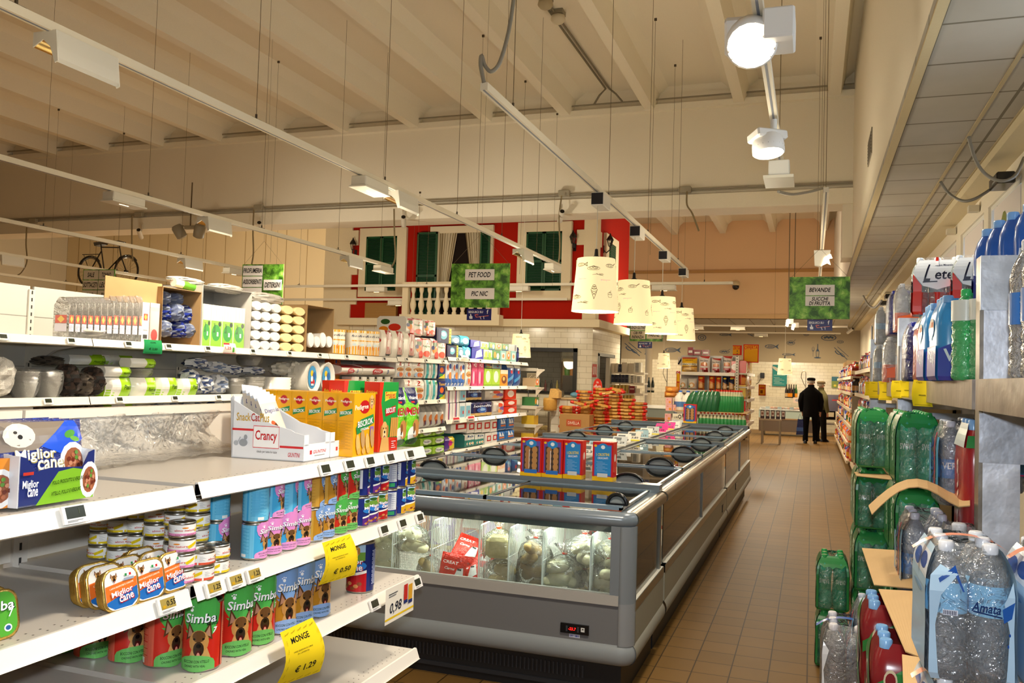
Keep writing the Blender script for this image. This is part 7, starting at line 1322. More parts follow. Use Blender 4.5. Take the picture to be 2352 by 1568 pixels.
# spaghetti packets
m = M('gloss'); n = 10
m.rings([[(x, .045*s*math.cos(6.28318*i/n), .028+.026*s*math.sin(6.28318*i/n)) for i in range(n)] for x, s in ((-.14, .5), (-.135, .85), (-.12, .97), (-.085, 1), (.085, 1), (.12, .97), (.135, .85), (.14, .5))], ['#c8261a', '#d8301c', '#d02a1c', '#c2883c', '#d02a1c', '#d8301c', '#c8261a'])
m.box(-.03, .04, -.0455, -.044, .015, .045, '#d9a85a'); SPG = ('pasta_packet', m.mesh('pasta_packet'))
q = random.Random(3); cnt = 0
prof_ = [(1306, 933), (1345, 898), (1378, 896), (1412, 894), (1440, 918), (1466, 930)]
zf = at(1300, 1010, Y=13.7).z
for j, Yj in enumerate((13.62, 13.9)):
    for i, (px, yt) in enumerate(prof_):
        if j == 0: yt = yt+(0, 42, 48, 22, 8, 4)[i]
        p = at(px, yt, Y=Yj); z = .62; k = 0
        while z < p.z:
            inst(SPG, (p.x+q.uniform(-.02, .02), Yj+q.uniform(-.03, .03), z), q.uniform(-.15, .15), '%s red-ended spaghetti packet, column %s of the %s heap row' % (od(k), od(i), ['front', 'back'][j]), 'pasta', 'spaghetti packets in the big heap'); z += .054; k += 1; cnt += 1
for i, (px, py, r_) in enumerate(((1330, 930, .4), (1362, 927, -.5), (1385, 935, .3), (1398, 906, .2), (1420, 900, -.3), (1350, 938, -.3))):
    p = at(px, py, Y=13.56); inst(SPG, (p.x, 13.50, p.z), 0, 'spaghetti packet lying askew on the heap, %s from the left' % od(i), 'pasta', 'spaghetti packets in the big heap', rot=(R(10), R(12*(-1)**i), r_))
m = M('card'); x0, x1, _, _ = boxpx(1284, 1470, 950, 1000, 13.5); m.box(x0+.55, x1+.05, 13.5, 14.2, 0, .615, '#a97f4a'); tag(m.build('pallet_carton'), 'large cardboard base under the spaghetti heap', 'carton')
for k in range(3):
    x0, x1, z0, z1 = boxpx(1284, 1354, 953, 1002, 13.3); h = .33; zz = z1-h*(k+1)
    if zz < -.05: h = z1-2*h; zz = 0
    m = pack(x1-x0, .36, h, '#b98c55', [('r', .24, .42, .72, .74, '#c23a22'), ('r', .26, .45, .70, .71, '#b98c55'), ('r', .27, .47, .69, .69, '#c23a22'), ('t', 'DIVELLA', .48, .58, .15, .38, 0, 0, '#f0dcc0'), ('r', .28, .2, .68, .22, '#8d6a3c'), ('r', .32, .12, .64, .14, '#8d6a3c')], mat='card', top=[('r', 0, .47, 1, .53, '#c9a36a')])
    tag(m.build('pasta_carton', None, ((x0+x1)/2, 13.48, zz)), 'brown pasta carton with red lettering, %s of the pile left of the spaghetti' % ['topmost', 'middle', 'lowest'][k], 'carton', 'pasta cartons')
m = M('gloss'); x0, x1, z0, z1 = boxpx(1361, 1383, 869, 900, 14.1); w = x1-x0; m.prism([(-w/2, -.3)]+[(-w/2*math.cos(math.pi*i/10), (z1-z0)*.35+(z1-z0)*.65*math.sin(math.pi*i/10)) for i in range(11)]+[(w/2, -.3)], -.006, .006, '#cf2f1e'); art(m, [('t', 'offerta', .5, .42, .26, .8, 0, 0, '#f0d8c8'), ('t', 'in', .5, .72, .16, .2, 0, 0, '#f0d8c8')], lambda u, v, z: (-w/2+u*w, -.0065-z, v*(z1-z0)), w, z1-z0, off=.001)
tag(m.build('offer_sign', None, ((x0+x1)/2, 14.12, z0)), 'red arched sign reading offerta rising behind the spaghetti', 'sign')
x0, x1, z0, z1 = boxpx(1361, 1371, 836, 866, 15.2); m = M('gloss'); m.box(HX1+.001, HX1+.006, 15.02, 15.35, z0, z1, '#c9321e'); [m.box(HX1+.006, HX1+.008, 15.06+.07*i, 15.09+.07*i, z0+.05, z1-.05, '#e8d0c0') for i in range(4)]; tag(m.build('door_poster'), 'small red poster on the kitchen corner beside the doorway', 'poster')
# tiled counter, cheese, scale
x0, x1, z0, z1 = boxpx(1264, 1328, 914, 1002, 14.4); m = M('square_tile'); m.box(x0, x1, 14.4, 14.96, 0, z1-.03, '#fff', 'square_tile'); m.box(x0-.02, x1+.02, 14.37, 14.96, z1-.03, z1, '#d2b98c', 'gloss'); tag(m.build('tiled_counter'), 'cream tiled counter block left of the brown pasta cartons', 'counter'); zc = z1
x0, x1, z0, z1 = boxpx(1200, 1263, 940, 1000, 14.0); o = empty('deli_counter', 'steel and glass deli counter with cheeses left of the tiled block', 'counter', ((x0+x1)/2, 14.3, 0)); L_ = x0-.5
m = M('metal'); tag_parent(o, m); m.box(L_, x1, 14.0, 14.8, 0, z0+.05, '#b5a68c'); m.box(L_, x1, 14.0, 14.8, z0+.05, z0+.08, '#dcd6c6'); m.box(L_, x1, 14.25, 14.8, z1-.04, z1, '#e9e2d0'); m.bar((x1-.02, 14.02, z0), (x1-.02, 14.02, z1-.04), .03, .03, '#9d9484'); m.build('cabinet', o)
m = M('glass'); tag_parent(o, m); m.box(L_, x1, 14.0, 14.008, z0+.08, z1-.04, '#dfe3d8'); m.build('front_glass', o)
for i in range(5): m = M('bread'); m.ball((x0+.02+.085*i, 14.2, z0+.14), (.06, .05, .045), '#e6cf86', 'bread'); tag(m.build('cheese'), 'pale yellow cheese in the deli counter, %s from the left' % od(i), 'cheese', 'cheeses in the deli counter')
x0, x1, z0, z1 = boxpx(1232, 1264, 915, 943, 13.9); m = M('bread'); r = (x1-x0)/2; m.lathe([(r*.9, z0), (r, z0+.03), (r, z1-.03), (r*.92, z1)], ['#c08a3a', '#c9953f', '#d2a554'], 20, c=((x0+x1)/2, 14.3, 0)); tag(m.build('cheese_round'), 'big golden cheese wheel standing on the deli counter', 'cheese')
x0, x1, _, z2_ = boxpx(1248, 1272, 893, 915, 13.9); m = M('bread'); m.prism([(x0, z1+.002), (x1, z1+.002), (x1, z2_-.05), (x1-.06, z2_), (x0+.03, z2_)], 14.2, 14.4, '#d9ab60', 'bread'); tag(m.build('cheese_wedge'), 'tall cut wedge of cheese on top of the golden wheel', 'cheese')
x0, x1, z0, z1 = boxpx(1272, 1290, 895, 916, 14.5); m = M('metal'); m.box(x0, x1, 14.5, 14.7, zc, z1, '#b5aa98', 'metal', .02); m.box(x0+.02, x1-.02, 14.495, 14.5, z1-.08, z1-.02, '#5d6a70', 'gloss'); tag(m.build('scale'), 'grey metal shop scale on the tiled counter', 'scale')
x0, x1, z0, z1 = boxpx(1311, 1331, 905, 913, 14.7); m = M('bag'); m.ball(((x0+x1)/2, 14.75, zc+.05), (.11, .1, .05), '#6fa8c4', 'crinkle'); tag(m.build('blue_bag'), 'crumpled light blue bag on the tiled counter', 'bag')
x0, x1, z0, z1 = boxpx(1209, 1237, 857, 888, 14.6); m = M('matte'); m.box(x0, x1, 14.62, 14.63, z0, z1, '#b5a88c'); m.box(x0+.02, x0+.03, 14.64, 14.66, zc-.3, z0+.02, '#555'); m.box(x1-.03, x1-.02, 14.64, 14.66, zc-.3, z0+.02, '#555')
art(m, [('r', .05, .5, .95, .95, '#8d8068')]+[('e', .1+.1*i, .6+.08*(i % 4), .04, .04, '#c9bc9c') for i in range(9)]+[('t', 'Premium Bar', .5, .3, .18, .8, .3, 0, '#2a2420')], lambda u, v, z: (x0+u*(x1-x0), 14.619-z, z0+v*(z1-z0)), off=.001); tag(m.build('counter_board'), 'pale board with handwriting standing in front of the kitchen window', 'sign')
# things in the kitchen window
kp = random.Random(8)
m = M('paint'); m.box(-5.4, -4.1, 15.3, 15.8, 0, 1.28, '#3a342c'); m.box(-5.4, -4.1, 15.3, 15.8, 1.28, 1.31, '#6d6252'); tag(m.build('worktop'), 'dark kitchen worktop behind the black framed window', 'worktop')
m = M('matte'); m.box(-4.62, -4.30, 15.9, 15.95, 1.3, 2.0, '#6a4a26'); m.box(-4.58, -4.34, 15.89, 15.9, 1.3, 1.95, '#c9a86a'); tag(m.build('inner_door'), 'wooden inner door seen through the black framed window', 'door')
for i in range(9):
    x = -5.35+.115*i; c = ['#7a1f14', '#1d1a14', '#c9b03a', '#5a2a1a', '#2a3a24'][i % 5]; m = M('gloss'); m.lathe([(.025, 0), (.025, .13), (.01, .17), (.01, .21)], c, 8); tag(m.build('bottle', None, (x, 15.42, 1.312)), '%s bottle on the kitchen worktop behind the black window, %s from the left' % (['red-brown', 'black', 'yellow', 'brown', 'dark green'][i % 5], od(i)), 'bottle', 'bottles behind the kitchen window')
m = M('paint'); m.box(-4.42, -4.22, 15.35, 15.6, 1.312, 1.62, '#4a3a24'); tag(m.build('coffee_box'), 'dark box at the right inside the kitchen window', 'box'); m = M('gloss'); m.lathe([(.05, 0), (.06, .1), (.02, .2), (.02, .25)], '#5f9a2c', 10); m.lathe([(.04, 0), (.04, .2)], '#e0902c', 8, c=(.09, 0, 0)); tag(m.build('bottle', None, (-4.36, 15.45, 1.622)), 'green and orange bottles on the dark kitchen box', 'bottle')
# small shelf unit beside the kitchen door
YS = 16.4
x0, x1, zt_, zb_ = boxpx(1403, 1476, 935, 935, YS)[0], boxpx(1403, 1476, 935, 935, YS)[1], at(1440, 828, Y=YS).z, 0
o = empty('shelving_unit', 'small cream shelving with cartons beside the kitchen doorway', 'shelves', ((x0+x1)/2, YS+.2, 0))
m = M('shelf'); tag_parent(o, m); m.box(x0-.10, x0-.02, YS-.1, YS+.5, 0, at(1398, 822, Y=YS).z, '#d9ccb2'); m.build('side_panel', o)
zs = [at(1450, y, Y=YS).z for y in (855, 879, 903, 927, 950)]
for z in zs: m = M('shelf'); tag_parent(o, m); m.box(x0, x1, YS, YS+.5, z-.03, z, '#d9cbb0'); m.box(x0+.45, x1+.01, YS-.01, YS, z-.045, z+.005, '#efe0c4'); m.build('shelf', o)
P3('cream', .2, .2, .3, '#dccdb0', [('r', .1, .1, .2, .9, '#c2b08c')]); P3('navybox', .2, .2, .3, '#1a1c30', [('r', .2, .5, .8, .6, '#4a4a5a')]); P3('dashbox', .2, .2, .3, '#efe6d0', [('r', .2, .12*i, .7, .12*i+.06, '#22222a') for i in range(8)]); P3('goldpack', .2, .2, .3, '#c9a03a', [('r', .4, 0, .55, 1, '#efd68a')], prof=lobes(1, .1), n=4)
P3('darkred', .2, .2, .3, '#8a1f24', [('r', .1, .5, .9, .7, '#d9b0a0')])
for k in ('cream', 'navybox', 'dashbox', 'goldpack', 'darkred'): NOM[k] = (.2, .2, .3)
def row(items, Y, z, where, cat='box', name='carton', d=.2):
    for i, (kd, p0, p1, yt) in enumerate(items):
        x0, x1 = at(p0, yt, Y=Y).x, at(p1, yt, Y=Y).x; h = max(.04, at((p0+p1)/2, yt, Y=Y).z-z); nx, ny, nz = NOM[kd]
        inst((name, K[kd]), ((x0+x1)/2, Y+d/2+.01, z), 0, '%s, %s from the left %s' % (KD.get(kd, kd+' pack'), od(i), where), cat, 'goods '+where, sc=((x1-x0-.004)/nx, d/ny, h/nz))
KD = {'cream': 'cream carton', 'navybox': 'dark navy carton', 'dashbox': 'cream carton with dark dashes', 'goldpack': 'golden packet', 'darkred': 'dark red packet'}
row([('cream', 1404, 1412, 834), ('cream', 1413, 1419, 834), ('navybox', 1420, 1427, 836), ('cream', 1428, 1440, 832), ('cream', 1441, 1455, 834), ('dashbox', 1456, 1472, 832)], YS, zs[0], 'on the top of the small shelves')
row([('navybox', 1404+8*i, 1411+8*i, 860) for i in range(5)]+[('dashbox', 1446, 1458, 861), ('dashbox', 1460, 1474, 863)], YS, zs[1], 'on the second small shelf')
row([('goldpack', 1404+8*i, 1411+8*i, 884) for i in range(5)]+[('darkred', 1445, 1458, 886), ('cream', 1460, 1470, 892)], YS, zs[2], 'on the third small shelf')
row([('goldpack', 1408+8*i, 1415+8*i, 907) for i in range(6)], YS, zs[3], 'on the fourth small shelf')
# cracker gondola
YG = 14.6; gx0, gx1 = at(1556, 870, Y=YG).x, at(1692, 870, Y=YG).x
o = empty('shelving_unit', 'cream shelving holding crackers and pasta bags behind the green bottles', 'shelves', ((gx0+gx1)/2, YG+.3, 0))
m = M('shelf'); tag_parent(o, m); m.box(gx0, gx1, YG+.42, YG+.45, 0, at(1620, 815, Y=YG).z, '#b9b0a4'); m.build('back_panel', o)
m = M('shelf'); tag_parent(o, m); m.box(gx1-.02, gx1+.03, YG-.02, YG+.45, 0, at(1690, 818, Y=YG).z, '#cfc4ac'); z = .3
while z < 2.1: m.box(gx1-.005, gx1+.01, YG-.0215, YG-.0205, z, z+.02, '#4a443a', 'matte'); z += .045
m.build('upright', o)
zg = [at(1620, y, Y=YG).z for y in (855, 896, 945)]
for z in zg: m = M('shelf'); tag_parent(o, m); m.box(gx0-.03, gx1-.03, YG, YG+.42, z-.03, z, '#cfc4b0'); m.box(gx0-.03, gx1-.03, YG-.012, YG, z-.05, z+.004, '#efe4cf'); m.build('shelf', o)
P3('crackers', .3, .14, .3, '#e9b41c', [('r', 0, .45, 1, .6, '#f2e6c0'), ('t', 'CRACKERS', .5, .52, .11, .85, 0, .05, '#3a2414'), ('p', [(0, .36), (1, .44), (1, .38), (0, .32)], '#5a2424'), ('r', 0, 0, 1, .32, '#d9a860'), ('e', .4, .16, .3, .1, '#efcd8c'), ('r', 0, .9, 1, 1, '#c23a22'), ('t', 'GRISSINI', .5, .8, .06, .5, 0, .05, '#5a1a14')], prof=bagprof, n=6)
P3('rusks', .26, .14, .34, '#e8ddd4', [('r', .15, 0, .85, .28, '#a51c20'), ('p', [(0, 1), (1, 1), (.9, .84), (.3, .9)], '#c22a2a'), ('e', .5, .5, .3, .13, '#d98a4a'), ('t', 'Buon Grano', .5, .72, .09, .7, .2, 0, '#2a2430'), ('r', .2, .4, .8, .45, '#c8483a')], prof=bagprof, n=6)
P3('ricebag', .2, .14, .25, '#e6dfd0', [('e', .5, .42, .34, .24, '#d9a86a'), ('e', .45, .4, .2, .14, '#efe6d0'), ('r', 0, 0, 1, .1, '#b5622a'), ('e', .2, .3, .1, .1, '#4a8a3a')], prof=bagprof, n=6)
P3('pastared', .16, .12, .34, '#c8401c', [('p', [(0, .0), (1, .0), (1, .5), (0, .7)], '#d98a3c'), ('e', .5, .3, .35, .18, '#e0a860'), ('e', .5, .85, .3, .06, '#e8b83a'), ('r', 0, 0, 1, .08, '#c8301c')], prof=bagprof, n=6)
P3('pastablue', .16, .12, .34, '#1c2440', [('p', [(0, .0), (1, .0), (1, .45), (0, .65)], '#c9945a'), ('e', .5, .28, .35, .18, '#dcae74'), ('e', .5, .87, .3, .06, '#e8c83a')], prof=bagprof, n=6)
for k in ('crackers', 'rusks', 'ricebag', 'pastared', 'pastablue'):
    xs = [v.co for v in K[k].vertices]; NOM[k] = tuple(max(p[i] for p in xs)-min(p[i] for p in xs) for i in range(3))
KD.update({'crackers': 'yellow crackers bag', 'rusks': 'white and red rusk bag', 'ricebag': 'cream packet with round picture', 'pastared': 'red and orange pasta bag', 'pastablue': 'dark blue pasta bag'})
row([('crackers', 1565, 1600, 820), ('rusks', 1604, 1630, 817), ('rusks', 1633, 1656, 822), ('rusks', 1658, 1682, 817)], YG, zg[0], 'on the upper cracker shelf', 'bag', 'snack_bag')
row([('ricebag', 1560, 1577, 869), ('ricebag', 1579, 1599, 869), ('pastared', 1602, 1617, 863), ('pastared', 1627, 1641, 863), ('pastared', 1643, 1657, 864), ('pastablue', 1658, 1671, 865), ('pastablue', 1672, 1688, 865)], YG, zg[1], 'on the lower cracker shelf', 'bag', 'pasta_bag')
for i, (p0, p1, yt, yb) in enumerate(((1578, 1592, 797, 815), (1591, 1610, 803, 815), (1611, 1629, 803, 815))):
    x0, x1, z0, z1 = boxpx(p0, p1, yt, yb, YG+.2); m = pack(x1-x0-.01, .2, z1-z0, '#8f1c26', [('r', .15, .3, .85, .6, '#e6ddd0')]); tag(m.build('biscuit_carton', None, ((x0+x1)/2, YG+.35, z0)), 'dark red carton with white label on top of the cracker shelving, %s' % od(i), 'carton', 'dark red cartons')
# display in front of the cracker shelves: jugs, pink boxes, green bottles
YD = 13.05
m = M('card'); x0, x1, z0, z1 = boxpx(1527, 1700, 948, 1000, YD); m.box(x0, x1+.1, YD, YD+.8, z1-.012, z1, '#c9a06a'); m.box(x0+.05, x1, YD+.1, YD+.7, 0, z1-.36, '#7d6546'); tag(m.build('cardboard_layer'), 'cardboard layer sheet between the two bottle layers', 'cardboard'); zu = z1+.002; zl = z1-.34
bj = M('gloss'); bj.lathe([(.09, 0), (.095, .02), (.095, .17), (.085, .2), (.03, .26), (.025, .28)], '#e9e2d4', 12); bj.lathe([(.096, .05), (.096, .13)], '#4f74a8', 12, caps=False); jb = bj.mesh('jug_body'); bj = M('gloss'); bj.lathe([(.028, .275), (.028, .3)], '#3a6ac0', 10); jc = bj.mesh('cap'); bj = M('gloss'); bj.tube([(0, -.09, .17), (0, -.11, .21), (0, -.06, .245), (0, -.02, .25)], .014, '#e9e2d4', 6); jh = bj.mesh('handle')
JUG = ('detergent_jug', [('jug_body', jb, [], (0, 0, 0)), ('cap', jc, [], (0, 0, 0)), ('handle', jh, [], (0, 0, 0))])
for i, px in enumerate((1559, 1577, 1596)): inst(JUG, (at(px, 930, Y=YD).x, YD+.15, zu), .3, 'white jug with blue cap and label, %s from the left of the upper layer' % od(i), 'jug', 'white jugs', sc=1.0)
for i, px in enumerate((1548, 1572, 1594)): inst(JUG, (at(px, 965, Y=YD).x, YD+.12, zl), .3, 'white jug with blue cap, %s from the left of the lower layer' % od(i), 'jug', 'white jugs', sc=1.0)
for i, (p0, p1, yt, yb) in enumerate(((1528, 1543, 928, 943), (1528, 1542, 913, 927), (1544, 1551, 929, 943), (1525, 1538, 966, 985), (1526, 1540, 950, 965))):
    x0, x1, z0, z1 = boxpx(p0, p1, yt, yb, YD-.05); m = pack(x1-x0, .14, z1-z0-.003, '#e6a8a0', [('e', .7, .3, .2, .2, '#e8963c'), ('e', .3, .7, .15, .1, '#d98a80')]); tag(m.build('biscuit_box', None, ((x0+x1)/2, YD+.05, z0)), 'pink box with small picture left of the white jugs, %s' % ['lower front', 'upper front', 'slim one inside', 'lowest one', 'just under the sheet'][i], 'box', 'pink boxes')
for i, (p0, p1, yt, yb) in enumerate(((1526, 1556, 888, 901), (1524, 1552, 900, 912))):
    x0, x1, z0, z1 = boxpx(p0, p1, yt, yb, YD+.2); m = M('crinkle'); pack(x1-x0, .2, z1-z0, '#d98a3c', [('e', .4, .5, .2, .3, '#e8a84a')], prof=pouchprof, n=6, mat='crinkle', mm=m); tag(m.build('snack_bag', None, ((x0+x1)/2, YD+.3, z0)), 'orange-brown crinkled snack bag above the pink boxes, %s' % ['upper', 'lower'][i], 'bag')
gb = M('gloss'); gb.lathe([(.036, 0), (.042, .01), (.042, .19), (.034, .24), (.015, .29), (.015, .31)], ['#1f6a34', '#237a3c', '#237a3c', '#b5b08a', '#c9c4a8'], 12, 'gloss'); gbb = gb.mesh('bottle_body'); gb = M('gloss'); gb.lathe([(.018, .305), (.018, .33)], '#c8301c', 10); gbc = gb.mesh('cap'); GB = ('green_bottle', [('bottle_body', gbb, [], (0, 0, 0)), ('cap', gbc, [], (0, 0, 0))])
n_ = 0
for r_ in range(2):
    for i in range(10):
        px = 1645+5.8*i; x = at(px, 930, Y=YD).x; inst(GB, (x+r_*.02, YD+.06+.09*r_, zu), 0, 'green bottle with red cap standing upright, %s row, %s from the left' % (['front', 'back'][r_], od(i)), 'bottle', 'upright green bottles in the upper layer')
for i in range(13): x = at(1609+8.2*i, 960, Y=YD).x; inst(GB, (x, YD+.05, zl-.0), 0, 'green bottle with red cap in the lower layer, %s from the left' % od(i), 'bottle', 'green bottles in the lower layer')
for i, px in enumerate((1578, 1592, 1604, 1616, 1628, 1639)):
    x = at(px, 945, Y=YD).x; m = M('filmc'); k = 14
    m.rings([[(a_*.075*math.cos(6.283*j/k), a_*.07*math.sin(6.283*j/k), z) for j in range(k)] for a_, z in ((.9, 0), (1, .02), (1, .2), (.8, .26), (.5, .31))], '#1f5a34', 'gloss'); 
    if i > 1: m.lathe([(.016, .3), (.016, .33)], '#c8402c', 8, 'gloss', c=(.02, 0, 0))
    o = m.build('bottle_pack', None, (x, YD+.05, zu)); o.rotation_euler = (0, R(22-3*i), 0); tag(o, 'dark green wrapped bottle pack leaning to the right, %s from the left' % od(i), 'bottle pack', 'leaning green bottle packs')
m = M('bag'); p = at(1613, 915, Y=YD); m.ball((p.x, YD+.15, p.z), (.16, .1, .05), '#9ab09a', 'crinkle'); tag(m.build('plastic_wrap'), 'crumpled clear wrap lying over the leaning green packs', 'plastic')
x0, x1, z0, z1 = boxpx(1544, 1566, 950, 963, YD-.1); m = M('matte'); m.box(x0, x1, YD-.06, YD-.055, z0, z1, '#e6dcc4'); art(m, [('t', '1,95', .35, .35, .35, .4, 0, 0, '#22201c'), ('e', .75, .5, .17, .35, '#3a3a3a'), ('e', .75, .5, .1, .2, '#e6dcc4')], lambda u, v, z: (x0+u*(x1-x0), YD-.061-z, z0+v*(z1-z0)), off=.001); tag(m.build('price_sign'), 'small cream price card hanging under the cardboard layer', 'sign')
# aisle-facing shelves right of the crackers
XA = -1.02
o = empty('shelving_unit', 'cream shelving with crisps facing the aisle beside the crackers', 'shelves', (XA-.2, 15.2, 0)); za = [at(1712, y, X=XA).z for y in (856, 888, 918, 947, 975)]
m = M('shelf'); tag_parent(o, m); m.box(XA-.42, XA-.40, 14.65, 16.2, 0, 2.0, '#4a4238'); m.box(XA-.42, XA-.05, 16.2, 16.22, 0, 2.0, '#2a241c'); m.build('back_panel', o)
sp_ = random.Random(12)
for k, z in enumerate(za):
    m = M('shelf'); tag_parent(o, m); m.box(XA-.4, XA, 14.65, 16.2, z-.025, z, '#c9bda0'); m.box(XA, XA+.03, 14.65, 16.2, z-.045, z+.005, '#efe2c8'); m.build('shelf', o)
    for i in range(6):
        kd = sp_.choice(['crackers', 'pastared', 'orangetop', 'redpack', 'goldpack', 'yellowbox']); nx, ny, nz = NOM[kd]; h = sp_.uniform(.19, .25)
        inst(('crisps_bag', K[kd]), (XA-.10, 14.78+.25*i, z), G1R, 'colourful crisps bag, %s from the near end, %s aisle shelf' % (od(i), ['top', 'second', 'third', 'fourth', 'lowest'][k]), 'crisps', 'crisps bags facing the aisle', sc=(.22/nx, .16/ny, h/nz))
        if i == 0: inst(('crisps_bag', K[kd]), (XA-.20, 14.72, z), 0, 'colourful crisps bag turned to the front, %s aisle shelf' % ['top', 'second', 'third', 'fourth', 'lowest'][k], 'crisps', 'crisps bags facing the aisle', sc=(.2/nx, .1/ny, h*.95/nz))
def hsign(px0, px1, y0, y1, Y, bg, arts, lab, name='offer_sign'):
    x0, x1, z0, z1 = boxpx(px0, px1, y0, y1, Y); w, h = x1-x0, z1-z0; m = M('matte'); m.box(-w/2, w/2, -.004, .004, 0, h, bg); art(m, arts, lambda u, v, z: (-w/2+u*w, -.0045-z, v*h), w, h, off=.001, mat='matte'); return tag(m.build(name, None, ((x0+x1)/2, Y, z0)), lab, 'sign')
hsign(1707, 1743, 791, 832, 14.9, '#cc2a1c', [('r', .06, .05, .94, .95, '#d9981c'), ('r', .06, .7, .94, .95, '#e0a02a'), ('t', 'OFFERTA', .5, .83, .2, .86, .3, .05, '#c2281a')], 'hanging yellow sign with red frame reading OFFERTA, in front')
hsign(1683, 1704, 793, 815, 15.0, '#c8281a', [('r', .0, .1, .8, .9, '#d9981c'), ('t', 'ERTA', .45, .7, .3, .7, .3, 0, '#c2281a')], 'half hidden yellow and red offer sign left of the OFFERTA sign')
hsign(1742, 1759, 883, 908, 16.3, '#c8281a', [('r', .1, .08, .9, .92, '#e89a1c'), ('r', .2, .6, .8, .8, '#d8502a'), ('r', .25, .2, .6, .5, '#8a4a14')], 'small orange sign with red frame at the end of the crisps shelves')
hsign(1553, 1562, 852, 900, 14.5, '#c8281a', [('r', .15, .5, .9, .9, '#e8b01c'), ('r', .15, .05, .9, .45, '#d98a1c'), ('t', 'C', .5, .93, .1, None, 0, 0, '#fff')], 'narrow red and yellow strip sign at the left of the cracker shelving')
# fish counter and back equipment
def fc(px0, px1, Y, ytop, yglass, yfoot, lab, hue='#9aa0a0'):
    x0, x1 = at(px0, yfoot, Y=Y).x, at(px1, yfoot, Y=Y).x; zg_, zt2 = at(px0, yglass, Y=Y).z, at(px0, ytop, Y=Y).z
    o = empty('display_counter', lab, 'counter', ((x0+x1)/2, Y+.4, 0)); m = M('metal'); tag_parent(o, m); m.box(x0, x1, Y+.1, Y+.9, .12, zg_-.25, '#8a7a68'); m.box(x0, x1, Y, Y+.9, zg_-.28, zg_-.24, '#c9a070'); m.box(x0+.1, x0+.16, Y+.1, Y+.8, 0, .12, '#3a342c'); m.box(x1-.16, x1-.1, Y+.1, Y+.8, 0, .12, '#3a342c'); m.build('cabinet', o)
    m = M('gloss'); tag_parent(o, m); m.box(x0, x1, Y+.02, Y+.9, zg_-.24, zg_, '#aebfb8'); m.add([(x0, Y+.05, zg_), (x1, Y+.05, zg_), (x1, Y+.9, zg_+.06), (x0, Y+.9, zg_+.06)], [(0, 1, 2, 3)], '#e9eef0'); m.build('ice_bed', o)
    m = M('glass'); tag_parent(o, m); m.box(x0, x1, Y, Y+.01, zg_-.02, zt2, '#dfe9e6'); m.box(x0, x1, Y, Y+.35, zt2-.008, zt2, '#dfe9e6'); m.build('glass_screen', o); return x0, x1, zg_, zt2
x0, x1, zg_, zt2 = fc(1742, 1882, 27, 911, 940, 990, 'glass fronted fish counter behind the two people')
fq = random.Random(4)
for i in range(12):
    m = M('bread'); m.ball((0, 0, 0), (.09, .06, .03), fq.choice(['#e8b8a0', '#d9d2c8', '#e6cabc', '#c9a090']), 'gloss'); tag(m.build('fish', None, (x0+.12+.13*i, 27.3+.1*(i % 3), zg_+.06)), 'pale piece of fish on the ice bed, %s from the left' % od(i), 'fish', 'fish on ice')
for i in range(5): m = M('matte'); m.box(-.06, .06, -.003, .003, 0, .07, '#d9ecf2'); tag(m.build('price_card', None, (x0+.25+.35*i, 27.15, zg_+.03)), 'white price card standing in the fish counter, %s from the left' % od(i), 'card', 'cards in the fish counter')
for i, (px, c, lc) in enumerate(((1806, '#2a1c0e', '#c9a878'), (1812, '#1c160e', '#e8921c'), (1817, '#3a1c14', '#e8921c'), (1823, '#14160e', '#22221a'), (1828, '#1d5a24', '#e8921c'))):
    p = at(px, 911, Y=27.1); m = M('gloss'); m.lathe([(.045, 0), (.045, .2), (.035, .26), (.016, .32), (.016, .41)], c, 10); m.lathe([(.047, .03), (.047, .14)], lc, 10, caps=False); tag(m.build('wine_bottle', None, (p.x, 27.15, zt2+.001)), 'dark wine bottle with %s label on the fish counter glass' % ['tan', 'orange square', 'orange and red', 'black', 'green neck and orange'][i], 'bottle')
hsign(1774, 1808, 838, 886, 29.95, '#3a8a88', [('e', .3, .78, .35, .08, -.35, '#c9c4b0'), ('r', .1, .5, .9, .52, '#a8c9c0')]+lines(.1, .9, .1, .45, 6, '#a8c9c0', .3), 'teal poster with a silver fish on the back tile wall', 'wall_poster')
hsign(1910, 1926, 865, 890, 29.95, '#4a7a90', [('r', 0, 0, 1, .6, '#8a9a5a'), ('e', .5, .2, .2, .1, '#e8d25a')], 'small blue and green poster near the right aisle shelves', 'wall_poster')
hsign(1822, 1842, 913, 925, 26.9, '#e6cfc0', [('e', .5, .5, .3, .25, '#a0a0a8')], 'small pale notice clipped to the fish counter glass', 'notice')
hsign(1557, 1568, 820, 838, 15.3, '#d9cbb8', [('l', (.1, .1), (.9, .9), .2, '#2a2a30')], 'small drawing card left of the cracker bags', 'notice')
p = at(1751, 862, Y=29.9); m = M('gloss'); m.box(p.x-.07, p.x+.07, 29.85, 29.99, p.z-.09, p.z+.09, '#15151a', 'gloss', .01); m.tube([(p.x-.05, 29.9, p.z-.1), (p.x-.12, 29.9, p.z-.25), (p.x-.2, 29.9, p.z-.3)], .01, '#15151a', 5); tag(m.build('wall_phone'), 'black wall telephone on the back tiles', 'telephone')
p = at(1762, 886, Y=29.8); m = M('paint'); m.tube([(p.x-.1, 29.8, p.z+.03), (p.x+.1, 29.8, p.z+.03)], .06, '#e6dcc6', 12); m.box(p.x-.1, p.x+.08, 29.75, 29.76, p.z-.25, p.z+.02, '#d9cfb8'); tag(m.build('paper_roll'), 'white paper roll dispenser on the back wall', 'paper roll')
